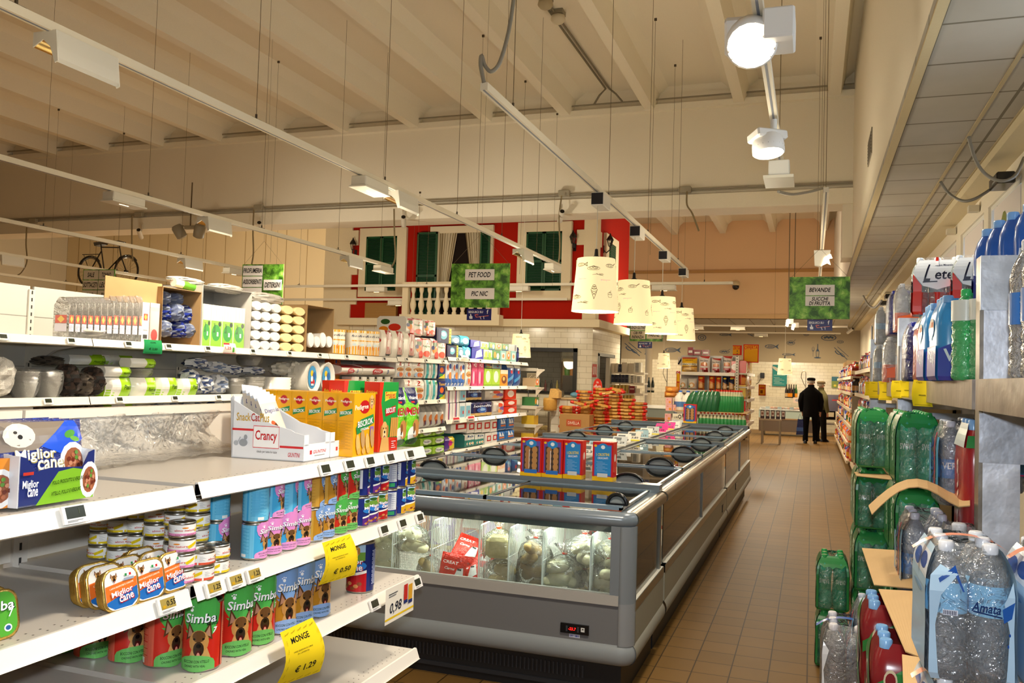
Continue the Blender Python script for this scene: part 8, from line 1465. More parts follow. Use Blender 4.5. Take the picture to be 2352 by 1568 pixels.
for px, lb, X_ in ((1850, 'tall steel tap with hose behind the people', 0), (1531, 'dark standing tap hose at the back left counter', 1)):
    p = at(px, 925, Y=28.3); m = M('metal'); m.tube([(p.x, 28.3, .9), (p.x, 28.3, 1.95), (p.x-.05, 28.3, 2.02), (p.x-.12, 28.3, 1.95)], .015 if not X_ else .012, '#4a4238' if X_ else '#a89e8c', 6); m.tube([(p.x-.12, 28.3, 1.95), (p.x-.14, 28.3, 1.8), (p.x-.06, 28.3, 1.6), (p.x, 28.3, 1.5)], .01, '#6d6456', 5); tag(m.build('tap'), lb, 'tap')
x0, x1 = at(1886, 990, Y=28).x, at(1935, 990, Y=28).x; m = M('metal'); m.box(x0, x1, 28, 28.8, .78, 1.28, '#8a8490'); m.box(x0, x0+.05, 28, 28.8, 0, .78, '#8a8490'); m.box(x1-.05, x1, 28, 28.8, 0, .78, '#8a8490'); m.box(x0, x1, 28, 28.8, .35, .4, '#a89c90'); m.box(x0+.3, x0+.5, 27.99, 28, 1.1, 1.14, '#c23a3a', 'gloss'); m.box(x0+.05, x1-.2, 28.3, 28.31, .5, .78, '#2a2420', 'matte'); m.box(x0+.1, x1-.25, 28.05, 28.4, .6, .74, '#e6d8b8', 'paint'); tag(m.build('steel_sink_unit'), 'grey steel unit with open shelf right of the people', 'sink unit')
x0, x1, zg_, zt2 = fc(1468, 1560, 22.5, 900, 936, 990, 'glass counter with champagne bottles far behind the spaghetti heap')
for i, px in enumerate((1489, 1498)): p = at(px, 899, Y=22.6); m = M('gloss'); m.lathe([(.045, 0), (.045, .2), (.035, .27), (.016, .34), (.016, .40)], '#1c2a14', 10); m.lathe([(.047, .05), (.047, .13)], '#e6ddc4', 10, caps=False); tag(m.build('champagne_bottle', None, (p.x, 22.65, zt2+.001)), 'dark champagne bottle on the far left glass counter, %s one' % ['left', 'right'][i], 'bottle')
m = M('wall'); x0, x1 = at(1478, 850, Y=26.5).x, at(1494, 850, Y=26.5).x; m.lathe([((x1-x0)/2, 0), ((x1-x0)/2, 3.48)], '#d9cdb4', 16, c=((x0+x1)/2, 26.8, 0)); struct(m.build('column'))
# steel table with packets
x0, x1 = at(1742, 1005, Y=23).x, at(1795, 1005, Y=23).x; o = empty('steel_table', 'steel table with thin legs at the aisle end left of the people', 'table', ((x0+x1)/2, 23.3, 0)); m = M('metal'); tag_parent(o, m); m.box(x0, x1, 23, 23.6, .62, .66, '#b5a080'); m.build('table_top', o)
for x in (x0+.08, x1-.05):
    for y in (23.03, 23.55): m = M('metal'); tag_parent(o, m); m.box(x-.02, x+.02, y, y+.04, 0, .62, '#9a8a70'); m.build('leg', o)
for i in range(5): m = pack(.10, .08, .22, '#3a2420', [('r', .15, .3, .85, .9, '#c9b5a4'), ('e', .5, .6, .25, .15, '#7a4a3a')]); tag(m.build('coffee_packet', None, (x0+.08+.13*i, 23.2, .661)), 'dark packet with pale label on the steel table, %s from the left' % od(i), 'packet', 'dark packets on the steel table')
# long shelving on the right of the aisle
XR = .70; ZR = (1.76, 1.46, 1.15, .83, .55, .22)
JAR = {}
def jar(nm, c, c2, cap, prof): m = M('gloss'); m.lathe(prof, c, 10); m.lathe([(prof[0][0]+.001, .04), (prof[0][0]+.001, prof[1][1]*.75)], c2, 10, caps=False); r_, z = prof[-1]; m.lathe([(r_+.004, z), (r_+.004, z+.03)], cap, 10); JAR[nm] = m.mesh(nm)
jar('sauce_bottle', '#b5301c', '#e8a02a', '#e6dcc4', [(.05, 0), (.05, .16), (.02, .22), (.018, .25)]); jar('sauce_jar', '#8a2a14', '#e6c890', '#c8301c', [(.055, 0), (.055, .15), (.045, .17)]); jar('oil_bottle', '#c98a1c', '#2f5a2a', '#2a2a1c', [(.045, 0), (.045, .18), (.018, .24), (.016, .26)]); jar('dark_bottle', '#241a18', '#b5803c', '#b5201c', [(.045, 0), (.045, .17), (.018, .22), (.016, .26)]); jar('blue_carton', '#3a4aa0', '#e6e0e8', '#d8d2c4', [(.05, 0), (.05, .2), (.03, .21)]); jar('orange_bottle', '#e0702a', '#f0d8b0', '#e0501c', [(.045, 0), (.045, .17), (.02, .22), (.018, .24)])
jk = list(JAR); jq = random.Random(21)
for bi, (a, b) in enumerate(((8.9, 12.0), (12.05, 16.4), (16.6, 20.9), (21.0, 25.3))):
    o = empty('shelving_unit', 'cream aisle shelving full of sauces, %s bay from the camera' % od(bi), 'shelves', (XR+.3, (a+b)/2, 0), group='right aisle shelving')
    dx = .0 if bi < 2 else -.06; m = M('shelf'); tag_parent(o, m); m.box(XR+.55, XR+.58, a, b, 0, 1.95, '#8d8270'); m.box(XR+.05+dx, XR+.58, a, a+.02, 0, 1.4, '#a09070'); m.build('back_panel', o)
    for k, z in enumerate(ZR):
        z += .08 if bi < 2 and k == 0 else 0; d_ = (.06 if k < 4 else 0)
        m = M('shelf'); tag_parent(o, m); m.box(XR+d_+dx, XR+.56, a+.01, b-.01, z-.025, z, '#c9b894'); m.box(XR-.035+d_+dx, XR+d_+dx, a+.01, b-.01, z-.05, z+.008, '#efdcb8'); m.build('shelf', o)
        if bi == 0 and k > 0: continue
        y = a+.1; i = 0; st = .16 if bi < 2 else .26
        while y < b-.1:
            kd = jq.choice(jk); s_ = jq.uniform(.9, 1.05); inst((kd, JAR[kd]), (XR+.08+d_+dx, y, z+.001), jq.uniform(0, 6), '%s, %s on the %s shelf of bay %s, right aisle' % (kd.replace('_', ' '), od(i), ['top', 'second', 'third', 'fourth', 'fifth', 'lowest'][k], ['one', 'two', 'three', 'four'][bi]), kd.split('_')[1], 'sauces on the right aisle shelving', sc=(1.15, 1.4 if bi < 2 else 2.0, s_)); y += st; i += 1
for i in range(4): yb_ = 24.9-.9*i; m = M('card'); m.box(XR+.1, XR+.5, yb_, yb_+.02, 1.761, 2.2, '#d9b98a'); tag(m.build('board'), 'tan upright board above the right aisle shelving, %s from the far end' % od(i), 'board', 'tan boards')
p = at(2000, 700, X=1.46); m = M('gloss'); m.box(1.44, 1.48, p.y-.05, p.y+.05, p.z-.06, p.z+.06, '#b5201c'); tag(m.build('alarm_button'), 'small red alarm button high on the window wall', 'alarm')
# ================================================ galvanised drinks rack and stacked water on the right
o = empty('drinks_rack', 'galvanised steel rack loaded with bottled water on the right', 'rack', (.95, 4.5, 0))
UY = (.3, 3.15, 5.95, 8.7)
for y in UY:
    m = M('galv'); tag_parent(o, m)
    for b_ in ((.52, .532, y, y+.07, 0, 2.04, '#8d857a'), (.532, .64, y, y+.014, 0, 2.04, '#e2e6f0'), (.532, .64, y+.05, y+.064, 0, 2.04, '#aab0ba'), (.52, .66, y-.014, y, 1.86, 2.04, '#c9ced6'), (1.3, 1.4, y, y+.06, 0, 2.04, '#aab0ba'), (.64, 1.3, y+.01, y+.04, 1.40, 1.44, '#aab0ba'), (.52, .66, y-.01, y, 1.36, 1.52, '#b9bec8')): m.box(*b_, 'galv')
    m.build('upright', o)
for a, b in zip(UY, UY[1:]):
    m = M('galv'); tag_parent(o, m); m.box(.51, .54, a+.07, b, 1.53, 1.632, '#8b7f73', 'galv'); m.build('beam', o)
    m = M('galv'); tag_parent(o, m); m.box(.54, 1.38, a+.07, b, 1.60, 1.628, '#9a948c', 'galv'); m.build('shelf_deck', o)
def bottle(col, cap='#e6e6ea', label=None, H=.31, r=.043, waist=False, mat='pet', txt='', lt='#fff', ribs=True, lz=(.11, .19)):
    f = H/.31; m = M(mat)
    if waist: pr = [(.8, .0), (1, .012), (1, .06), (.9, .10), (.82, .13), (.82, .185), (.97, .21), (1, .235), (.85, .262), (.5, .283), (.32, .292)]
    else:
        pr = [(.8, .0), (1, .01)]+[((.92 if i % 2 else 1.0) if ribs else 1, .03+.015*i) for i in range(12)]+[(.98, .22), (.8, .25), (.5, .275), (.32, .288)]
    m.lathe([(r*a, z*f) for a, z in pr], col, 16, mat); b = m.mesh('bottle_shell'); m = M('gloss'); m.lathe([(r*.36, .286*f), (r*.38, .29*f), (r*.38, .306*f), (r*.3, .31*f)], cap, 12); c = m.mesh('cap')
    subs = [('bottle_shell', b, [], (0, 0, 0)), ('cap', c, [], (0, 0, 0))]
    if label:
        rr = r*(.84 if waist else 1.0)+.0006; m = M('gloss'); m.lathe([(rr, lz[0]*f), (rr, lz[1]*f)], label, 16, caps=False)
        a = [('t', txt, .5, .66, .34, .26, 0, 0, lt), ('r', .78, .1, .9, .5, '#d9d2dc')]+lines(.05, .25, .1, .9, 5, lt)
        art(m, a, canmap(rr, lz[0]*f, (lz[1]-lz[0])*f, 16), 6.28*rr, (lz[1]-lz[0])*f, sx=1/16); subs.append(('label', m.mesh('label'), [], (0, 0, 0)))
    return subs, H, r
def wrap(w, d, H, col, arts=(), side=(), mat='filmc', topz=.97, ncol=2):
    m = M(mat); n = 24; z_ = [0, .04, .15, .4, .65, .78, .88, .95, topz]; s_ = [.93, 1, 1.0, .985, 1.0, .96, .86, .74, .68]
    sq = lambda a, s: (abs(math.cos(a))**.35*(1 if math.cos(a) > 0 else -1)*s, abs(math.sin(a))**.35*(1 if math.sin(a) > 0 else -1)*s)
    m.rings([[(sq(6.28318*(i+.5)/n, s)[0]*w/2, sq(6.28318*(i+.5)/n, s)[1]*d/2, H*z) for i in range(n)] for z, s in zip(z_, s_)], col, caps=False)
    def S(v):
        for i in range(8):
            if v <= z_[i+1] or i == 7: t = (v-z_[i])/(z_[i+1]-z_[i]); return s_[i]+(s_[i+1]-s_[i])*min(1, t)
    art(m, arts, lambda u, v, z: ((u-.5)*w*S(v)*.94, -(d/2+.002+z)*S(v), v*H), w, H, 0, .05)
    for q in (-1, 1): art(m, side, lambda u, v, z: (q*(w/2+.002+z)*S(v), -q*(u-.5)*d*S(v)*.94, v*H), d, H, 0, .05)
    return m.mesh('shrink_wrap')
def pk(bt, wr, nx=2, ny=3, cap=None, handle=None, sk=1.0):
    subs, H, r = bt; body = []
    for j in range(ny):
        for i in range(nx):
            off = ((i-(nx-1)/2)*r*2.03, (j-(ny-1)/2)*r*2.03)
            for nm, me, _, _ in subs: body.append((nm, me, [], (off[0], off[1], 0)))
    if wr: body.append(('shrink_wrap', wr, [], (0, 0, 0)))
    if handle:
        m = M('gloss'); w = nx*r*1.2; n = 10
        m.rings([[(w*(2*i/n-1), y, H*(.96+.05*math.sin(math.pi*i/n)-.08*abs(2*i/n-1)**3)) for i in range(n+1)] for y in (-.018, .018)], handle, closed=False, caps=False); body.append(('carry_handle', m.mesh('carry_handle'), [], (0, 0, 0)))
    return body
gB = bottle('#4ff0c8', '#2f9a50', '#3f9a72', .31, .0425, True, 'petc', 'sveva', '#e9efe6'); svs = [('t', 'sveva', .5, .55, .16, .62, .1, 1.57, '#cfe6cf'), ('r', .2, .75, .35, .80, '#e6d9d0'), ('t', 'MINERALE', .25, .4, .05, .4, 0, 1.57, '#9fc9a0')]
SV = ('water_pack', pk(gB, wrap(.177, .265, .31, '#9fe0b8', [('r', -.02, .0, .05, .92, '#1f7a3a'), ('r', .95, .0, 1.02, .92, '#1f7a3a'), ('r', 0, .84, 1, .98, '#2a8a48'), ('p', [(.05, .84), (.95, .84), (.8, .78), (.6, .80), (.5, .76), (.4, .80), (.2, .78)], '#2a8a48'), ('r', 0, 0, 1, .03, '#2a8a48')], [('r', 0, 0, 1, .95, '#1d6a34')]+svs, 'film', .98)))
cB = bottle('#e6f0fa', '#e6e9f0', '#8fcdf0', .33, .048, mat='pet', txt='', lt='#2f5fa8', lz=(.15, .22))
am = [('p', [(0, 0), (.12, 0), (.07, .4), (.14, .62), (.34, .78), (.1, .84), (0, .76)], '#b9d8f0'), ('p', [(1, 0), (.9, 0), (.95, .4), (.88, .6), (1, .76)], '#b9d8f0'), ('p', [(.1, .74), (.3, .84), (.42, .66), (.4, .66), (.29, .79), (.12, .71)], '#1f4fa0'), ('p', [(1, .62), (.86, .56), (.88, .46), (.97, .5)], '#2a5fb0'), ('e', .95, .38, .012, .012, '#1f4fa0'), ('e', .93, .3, .01, .014, '#1f4fa0'), ('t', 'Amata', .68, .56, .07, .34, .2, -.05, '#223a6c'), ('l', (.52, .53), (.86, .5), .01, '#223a6c'), ('r', .16, .48, .34, .52, '#e6e9f6')]+[('r', .17+.02*i, .485, .18+.02*i, .515, '#30304a') for i in range(8)]
AM = ('water_pack', pk(cB, wrap(.197, .30, .33, '#e9f2fb', am, [('r', 0, .02, 1, .95, '#a9cdea'), ('r', 0, .72, 1, .9, '#dfeaf6'), ('e', .3, .82, .2, .06, '#1f4fa0'), ('e', .7, .8, .2, .07, '#2a5fb0'), ('e', .5, .6, .3, .02, '#7fb0dc')], 'film', .99), handle='#e9967a'))
dB = bottle('#eef4fa', '#e6e6ee', None, .34, .05, mat='pet'); LV = ('water_pack', pk(dB, wrap(.206, .31, .34, '#eef2f8', [('p', [(0, 0), (.1, 0), (.03, .45), (.14, .7), (0, .8)], '#dfe4ea'), ('p', [(1, 0), (.93, 0), (.97, .5), (.86, .7), (1, .8)], '#dfe4ea')], (), 'film', .99), handle='#2f5fb0'))
vB = bottle('#d2dff0', '#cfd6e6', '#4f8fd0', .33, .045, mat='petc', txt='VERA', lt='#ffffff', lz=(.1, .17))
VR = ('water_pack', pk(vB, wrap(.187, .28, .33, '#e6eef8', [('r', .55, .25, .98, .42, '#4f9ad6'), ('r', .55, .24, .98, .26, '#d8306a')], [('r', 0, .15, .2, .8, '#4fa0d8'), ('r', .35, .1, .45, .85, '#c83a5a'), ('t', 'VERA', .65, .5, .25, .7, .1, 1.57, '#1f3a9a'), ('r', .8, .2, 1, .7, '#6fb4e0')], 'film', .99)))
NV = ('water_pack', pk(bottle('#d9dfe9', '#d2d6e0', '#c2266a', .33, .06, mat='petc', txt='', lt='#fff', lz=(.06, .16)), wrap(.13, .13, .33, '#e6eef8', [('r', .1, .18, .95, .5, '#c2266a'), ('t', 'QUALITA', .45, .44, .07, .62, 0, 0, '#fff'), ('t', 'GARANTITA', .5, .35, .07, .75, 0, 0, '#fff'), ('t', 'DA NESTLE', .48, .26, .07, .7, 0, 0, '#fff')], (), 'film', .99), 1, 1))
def opaque(c, c2, arts=(), side=(), w=.18, d=.27, H=.32): m = M('gloss'); return ('water_pack', [('shrink_wrap', wrap(w, d, H, c, arts, side, 'gloss', 1.0), [], (0, 0, 0))]+[('cap', _cap, [], (x*w*.24, y, H*.985)) for x in (-1, 1) for y in (-d*.3, 0, d*.3)])
m = M('gloss'); m.lathe([(.02, -.012), (.02, .012), (.017, .016)], '#7fb0e6', 10); _cap = m.mesh('cap')
RDP = opaque('#7a1a20', '#1f7a3c', [('p', [(0, .62), (1, .95), (1, .8), (0, .5)], '#2f7a3a'), ('e', .3, .68, .12, .1, '#c9bca0'), ('e', .3, .68, .09, .07, '#7a1a20'), ('p', [(0, .1), (.5, .55), (1, .95), (1, .75), (.5, .35), (0, 0)], '#2f8f4a'), ('e', .5, .45, .16, .2, '#c9bca0'), ('e', .5, .45, .12, .15, '#7a1a20'), ('t', 'TE', .25, .2, .12, .2, .3, 0, '#d9ccb0')], [('p', [(0, .6), (1, .95), (1, .75), (0, .45)], '#2f7a3a'), ('e', .6, .6, .14, .12, '#c9bca0'), ('e', .6, .6, .11, .09, '#7a1a20'), ('p', [(0, .1), (1, .5), (1, .3), (0, 0)], '#2f8f4a'), ('e', .5, .4, .2, .14, '#c9bca0'), ('e', .5, .4, .15, .1, '#7a1a20')])
UL = opaque('#2f63b8', '#16286a', [('p', [(0, 0), (1, 0), (1, .42), (.6, .36), (0, .48)], '#1f2f8a'), ('t', 'Une', .5, .45, .26, .9, .35, .15, '#e6ecf8'), ('e', .3, .78, .02, .015, '#cfe0ff'), ('e', .6, .85, .02, .015, '#cfe0ff'), ('e', .8, .7, .02, .015, '#cfe0ff')], [('p', [(0, 0), (1, 0), (1, .45), (0, .45)], '#1f2f8a'), ('t', 'Une', .5, .5, .2, .7, .3, .3, '#e6ecf8')])
BLU = opaque('#3f97d8', '#2f4fa8', [('p', [(0, 0), (1, 0), (1, .4), (.5, .5), (0, .38)], '#3a3fb0'), ('t', 'Vera', .5, .34, .16, .8, .2, .2, '#e6ecf8'), ('e', .6, .65, .25, .1, '#e6dfd8'), ('t', 'VERA', .58, .65, .08, .4, .2, 0, '#c23a3a')], [('p', [(0, 0), (1, 0), (1, .42), (0, .42)], '#3a3fb0'), ('e', .5, .65, .3, .12, '#e6dfd8'), ('t', 'Vera', .5, .3, .16, .7, .2, .2, '#e6ecf8'), ('r', .3, .6, .5, .72, '#d8502a'), ('r', .5, .5, .7, .6, '#5f9a3c')])
RED = opaque('#9a1f26', '#3a8a4a', [('t', 'pura', .5, .4, .16, .8, .3, 1.57, '#f0e2dc'), ('r', 0, .8, 1, .9, '#3a8a4a')], [('t', 'pura', .5, .4, .16, .7, .2, 1.57, '#f0e2dc'), ('r', 0, .8, 1, 1, '#d9e2e6')])
DBL = ('water_pack', pk(bottle('#1c2fc0', '#1c2a8a', None, .31, .042, mat='petc', ribs=False), wrap(.175, .26, .31, '#5a5fb0', (), (), 'film', .98)))
LET = ('water_pack', pk(bottle('#cfe0e0', '#eef2f6', '#c2281c', .34, .045, mat='petc', ribs=True, lz=(.0, .12)), wrap(.27, .18, .34, '#e6edf0', [('p', [(.02, .95), (.98, .95), (1, .72), (.8, .5), (.5, .43), (.2, .5), (0, .72)], '#e9edf0'), ('t', 'ete', .64, .68, .15, .38, .15, 0, '#1c2036'), ('t', 'L', .32, .72, .3, .13, .4, 0, '#1c2036'), ('l', (.2, .56), (.5, .57), .02, '#1c2036'), ('t', 'Acqua Minerale', .65, .85, .045, .4, .1, 0, '#2a3050'), ('p', [(0, .7), (.18, .5), (.18, 0), (0, 0)], '#d8301c'), ('p', [(1, .7), (.85, .52), (.9, .3), (1, .3)], '#d8301c'), ('r', .45, .85, .53, 1, '#f2f2f4'), ('r', .45, .93, .53, 1, '#c2281c')], [('r', 0, 0, 1, .6, '#d8301c')], 'film', 1.0), 3, 2))
GRN = bottle('#5ff0a0', '#3fc06a', '#e9efe6', .33, .044, mat='petc', txt='', lt='#3f7fd0', lz=(.2, .27))
CLR = ('water_pack', pk(bottle('#e6ecf4', '#e6e9f0', '#8fb8dc', .32, .045, mat='petc', lz=(.12, .17)), wrap(.187, .19, .32, '#eef2f8', (), (), 'film', .98), 2, 2))
ORB = ('water_pack', pk(bottle('#e6e6ea', '#e6e9f0', '#d8501c', .32, .045, mat='petc', lz=(.0, .12)), wrap(.187, .19, .32, '#eef2f8', [('p', [(.1, .1), (.9, .1), (.9, .4), (.1, .3)], '#e0602a')], (), 'film', .98), 2, 2))
def stand(pr, px0, px1, z, lab, W=.175, Y=None, X=None, rz=0, sc=1, d=0, grp='shrink-wrapped water packs', ytop=None):
    if Y is None: Y = W/(at(px1, 1100, Y=1).x-at(px0, 1100, Y=1).x)
    x = at((px0+px1)/2, 1100, Y=Y).x if X is None else X
    return inst(pr, (x, Y+d, z), rz, lab, 'water pack', grp, sc=sc)
def col(pr, px0, px1, ztop, n, H, lab, W=.175, d=.13, gap=.012, **k):
    for i in range(n): stand(pr, px0, px1, ztop-(i+1)*H-i*gap, lab+', %s from the top' % od(i), W, d=d, **k)
# floor pallets
for y0, y1, k in ((1.9, 3.3, 'near'), (3.6, 6.6, 'far')): m = M('card'); m.box(.08, .5, y0, y1, 0, .12, '#9c7648', 'card'); tag(m.build('pallet'), 'low wooden pallet under the %s water packs' % k, 'pallet')
P_ = lambda x, y, Y: at(x, y, Y=Y)
def yw(a, b, W=.175): return W/(at(b, 1100, Y=1).x-at(a, 1100, Y=1).x)
z = P_(1915, 1275, yw(1878, 1954)).z
for i in range(2): stand(SV, 1878, 1954, z-.31*(i+1)-.003*i, 'green water pack in the low stack nearest the aisle, %s one' % ['upper', 'lower'][i], d=.13, sc=(1, 1, .98))
Y_ = yw(1890, 2010, .206); z = P_(1950, 1440, Y_).z; stand(LV, 1890, 2010, z-.345, 'clear water pack with blue carrying band at the bottom of the picture', .206, d=.155)
for i in range(4): 
    for k, dd in enumerate((.13, .41)): stand(SV, 1965, 2047, 1.475-.325*i-.31, 'green water pack %s the second stack, %s from the top' % (['in', 'behind'][k], od(i)), d=dd)
for i in range(4):
    for k, dd in enumerate((.13, .41)): stand(SV, 2054, 2162, 1.49-.325*i-.31, 'green water pack %s the third stack, %s from the top' % (['in', 'behind'][k], od(i)), d=dd, W=.183)
for k, (px, Y) in enumerate(((2192, 3.85), (2240, 4.1), (2215, 4.2), (2262, 4.45))): stand(VR, px, px, 1.14, 'clear water pack with blue and pink labels above the wavy sheet, %s' % od(k), Y=Y, X=P_(px, 1000, Y).x+(.05 if k > 1 else .02))
stand(RED, 0, 0, 1.06, 'dark red drink pack squeezed beside the near rack upright, upper', Y=3.45, X=P_(2258, 1000, 3.4).x, sc=(.8, .9, 1.3)); stand(RED, 0, 0, .7, 'dark red drink pack beside the near rack upright, lower', Y=3.4, X=P_(2262, 1000, 3.4).x)
stand(VR, 2090, 2160, .80, 'clear water pack with blue labels under the bent cardboard', Y=3.62, X=P_(2125, 1200, 3.62).x); stand(NV, 2165, 2240, .82, 'single big clear bottle with pink quality label', Y=3.2, X=P_(2203, 1200, 3.2).x, grp=None)
for i in range(2): stand(RDP, 0, 0, .80-.33*(i+1), 'maroon and green iced tea pack in the low stack, %s from the top' % od(i), Y=3.05+.1*i, X=P_(2068, 1400, 3.0).x); stand(RDP, 0, 0, .83-.33*(i+1), 'maroon and green tea pack behind the low stack, %s one' % ['upper', 'lower'][i], Y=3.42, X=P_(2060, 1400, 3.0).x)
stand(VR, 0, 0, .33, 'clear blue-labelled pack behind the maroon packs', Y=4.1, X=P_(2012, 1400, 4.0).x)
Y_ = yw(2128, 2335, .195)
for j in range(2):
    for i in range(3): inst(AM, (P_(2231, 1400, Y_).x+.215*j, Y_+.15-.03*j, 1.225-.335*(i+1)), 0, 'pale blue wrapped water pack, %s stack near the camera, %s from the top' % (['left', 'right'][j], od(i)), 'water pack', 'pale blue water packs')
def sheet(q4, lab, th=.004, bend=0):
    m = M('card'); a, b, c, d = [Vector(v) for v in q4]; n = 10; r1 = []; r2 = []
    for i in range(n+1): t = i/n; v = Vector((0, 0, bend*math.sin(math.pi*min(1, t*1.15)))); r1.append(a.lerp(b, t)+v); r2.append(d.lerp(c, t)+v)
    dn = Vector((0, .002, -th)); m.rings([r1, r2, [p+dn for p in r2], [p+dn for p in r1], r1], '#c9a87a', 'card', False, caps=False, closed=False); return tag(m.build('cardboard_sheet'), lab, 'cardboard', 'tan cardboard layer sheets')
sheet([P_(1962, 1083, 5.0), P_(2062, 1088, 4.95), P_(2058, 1102, 4.8), P_(1968, 1092, 4.85)], 'thin tan cardboard edge under the top green pack of the second stack')
sheet([P_(1995, 1160, 3.75), P_(2228, 1135, 3.5), P_(2228, 1160, 3.2), P_(2003, 1180, 3.5)], 'tan cardboard sheet bent like a wave in the middle of the stacks', bend=.085)
sheet([P_(1980, 1258, 4.2), P_(2112, 1266, 3.9), P_(2116, 1352, 3.3), P_(2008, 1342, 3.55)], 'tan cardboard flap hanging out below the wavy sheet')
sheet([P_(2018, 1352, 3.3), P_(2118, 1358, 3.2), P_(2118, 1510, 2.7), P_(2080, 1495, 2.8)], 'tan cardboard flap narrowing downward left of the pale blue packs')
sheet([P_(2072, 1502, 2.75), P_(2120, 1510, 2.7), P_(2130, 1600, 2.4), P_(2076, 1600, 2.45)], 'lowest tan cardboard flap at the bottom picture edge')
zs_ = 1.629
for pr, px, Y, up, lab in ((CLR, 2026, 8.0, 0, 'clear water pack at the far end of the rack shelf, lower'), (CLR, 2029, 8.0, 1, 'clear water pack at the far end of the rack shelf, upper'), (ORB, 2052, 6.6, 0, 'clear pack with orange band on the rack shelf'), (DBL, 2058, 6.6, 1, 'blue bottle pack standing on the orange banded pack'), (ORB, 2078, 6.2, 1, 'clear pack with orange label stacked by the second upright'), (CLR, 2085, 6.25, 0, 'clear pack on the shelf just behind the second upright'),
    (DBL, 2105, 4.95, 0, 'dark blue glassy bottle pack right of the second upright'), (RED, 2136, 4.6, 0, 'red labelled drink pack between dark blue and light blue packs'), (BLU, 2154, 4.1, 0, 'light blue wrapped water pack, left one on the rack shelf'), (BLU, 2184, 3.75, 0, 'light blue wrapped water pack, right one on the rack shelf'), (BLU, 2230, 4.6, 0, 'light blue wrapped water pack behind the green bottles')):
    inst(pr, (P_(px, 850, Y).x+.02, Y, zs_+.335*up), 0, lab, 'water pack', 'drinks on the rack shelf')
for i, (px, Y) in enumerate(((2218, 3.42), (2260, 3.36), (2226, 3.57), (2272, 3.52))):
    inst(('green_bottle', [(nm, me, [], (0, 0, 0)) for nm, me, _, _ in GRN[0]]), (P_(px, 850, Y).x, Y, zs_), .1, 'bright green plastic bottle with white label, %s' % ['front left', 'front right', 'back left', 'back right'][i], 'bottle', 'bright green bottles', sc=(1.1, 1.1, 1))
q_ = P_(2232, 745, 3.37); m = M('matte'); m.prism([(-.008, 0), (.01, 0), (.005, .04), (-.006, .04)], 0, .001, '#1a1518'); m.ball((0, 0, .05), (.006, .001, .009), '#c99a80', 'matte'); tag(m.build('label_figure', None, (q_.x, 3.366, q_.z-.04)), 'tiny figure of a woman in black on the green bottle label', 'label')
for px, Y, lab in ((2152, 4.62, 'white water pack with large dark script standing on top of the others'), (2244, 4.55, 'white water pack with script partly behind the rack upright')): inst(LET, (P_(px, 680, Y).x, Y, zs_+.325), R(-6), lab, 'water pack', 'white script water packs', sc=(.85, .9, .83))
for i, (px, Y) in enumerate(((2302, 3.62), (2330, 3.5), (2362, 3.4), (2400, 3.3))): inst(UL, (P_(px, 600, Y).x, Y, 1.865+.01*i), R(-14), 'blue wrapped water pack on top of the rack, %s from the left' % od(i), 'water pack', 'blue water packs on top of the rack'); inst(UL, (P_(px, 600, Y).x, Y+.02, 1.63), R(-14), 'blue wrapped water pack under the top blue packs, %s from the left' % od(i), 'water pack', 'blue water packs on top of the rack', sc=(1, 1, .7))
for i, y in enumerate((2.75, 2.6)): inst(('water_bottle', [(nm, me, [], (0, 0, 0)) for nm, me, _, _ in bottle('#e6eef6', '#e6e9f0', '#3f7fd0', .40, .05, mat='pet', lz=(.12, .19))[0]]), (P_(2362, 800, 2.75).x, y, 1.63), 0, 'clear bottle at the right picture edge in front of the steel upright, %s' % ['farther', 'nearer'][i], 'bottle')
def beamcard(px0, px1, y0, y1, Y, pr, tt, lab):
    a, b = at(px0, y1, Y=Y), at(px1, y0, Y=Y); w, h = b.x-a.x, b.z-a.z; m = M('matte'); n = 6; f = lambda u, v: (-w/2+u*w, -.008*math.sin(3.1*v)-.01*u, v*h)
    m.rings([[f(i/n, j/n) for i in range(n+1)] for j in range(n+1)], '#f0d21e', caps=False, closed=False)
    art(m, [('t', tt, .45, .85, .1, .5, 0, 0, '#2a2410'), ('r', .25, .66, .75, .68, '#8a7a10'), ('t', pr, .5, .34, .16, .5, 0, 0, '#2a2410')]+[('t', 'Capo', .15+.18*i, .05, .05, .14, .3, 0, '#8a7a10') for i in range(5)], lambda u, v, z: (f(u, v)[0], f(u, v)[1]-z-.0005, f(u, v)[2]), w, h, .17, .17, mat='matte')
    return tag(m.build('price_card', None, ((a.x+b.x)/2, Y, a.z)), lab, 'price card', 'yellow price cards')
beamcard(2269, 2324, 873, 935, 3.1, '€ 1,44', 'LETE', 'yellow price card reading 1,44 on the near steel upright')
beamcard(2322, 2385, 880, 940, 3.08, '€ 2,16', 'CUTOLO', 'yellow price card reading 2,16 cut by the right picture edge')
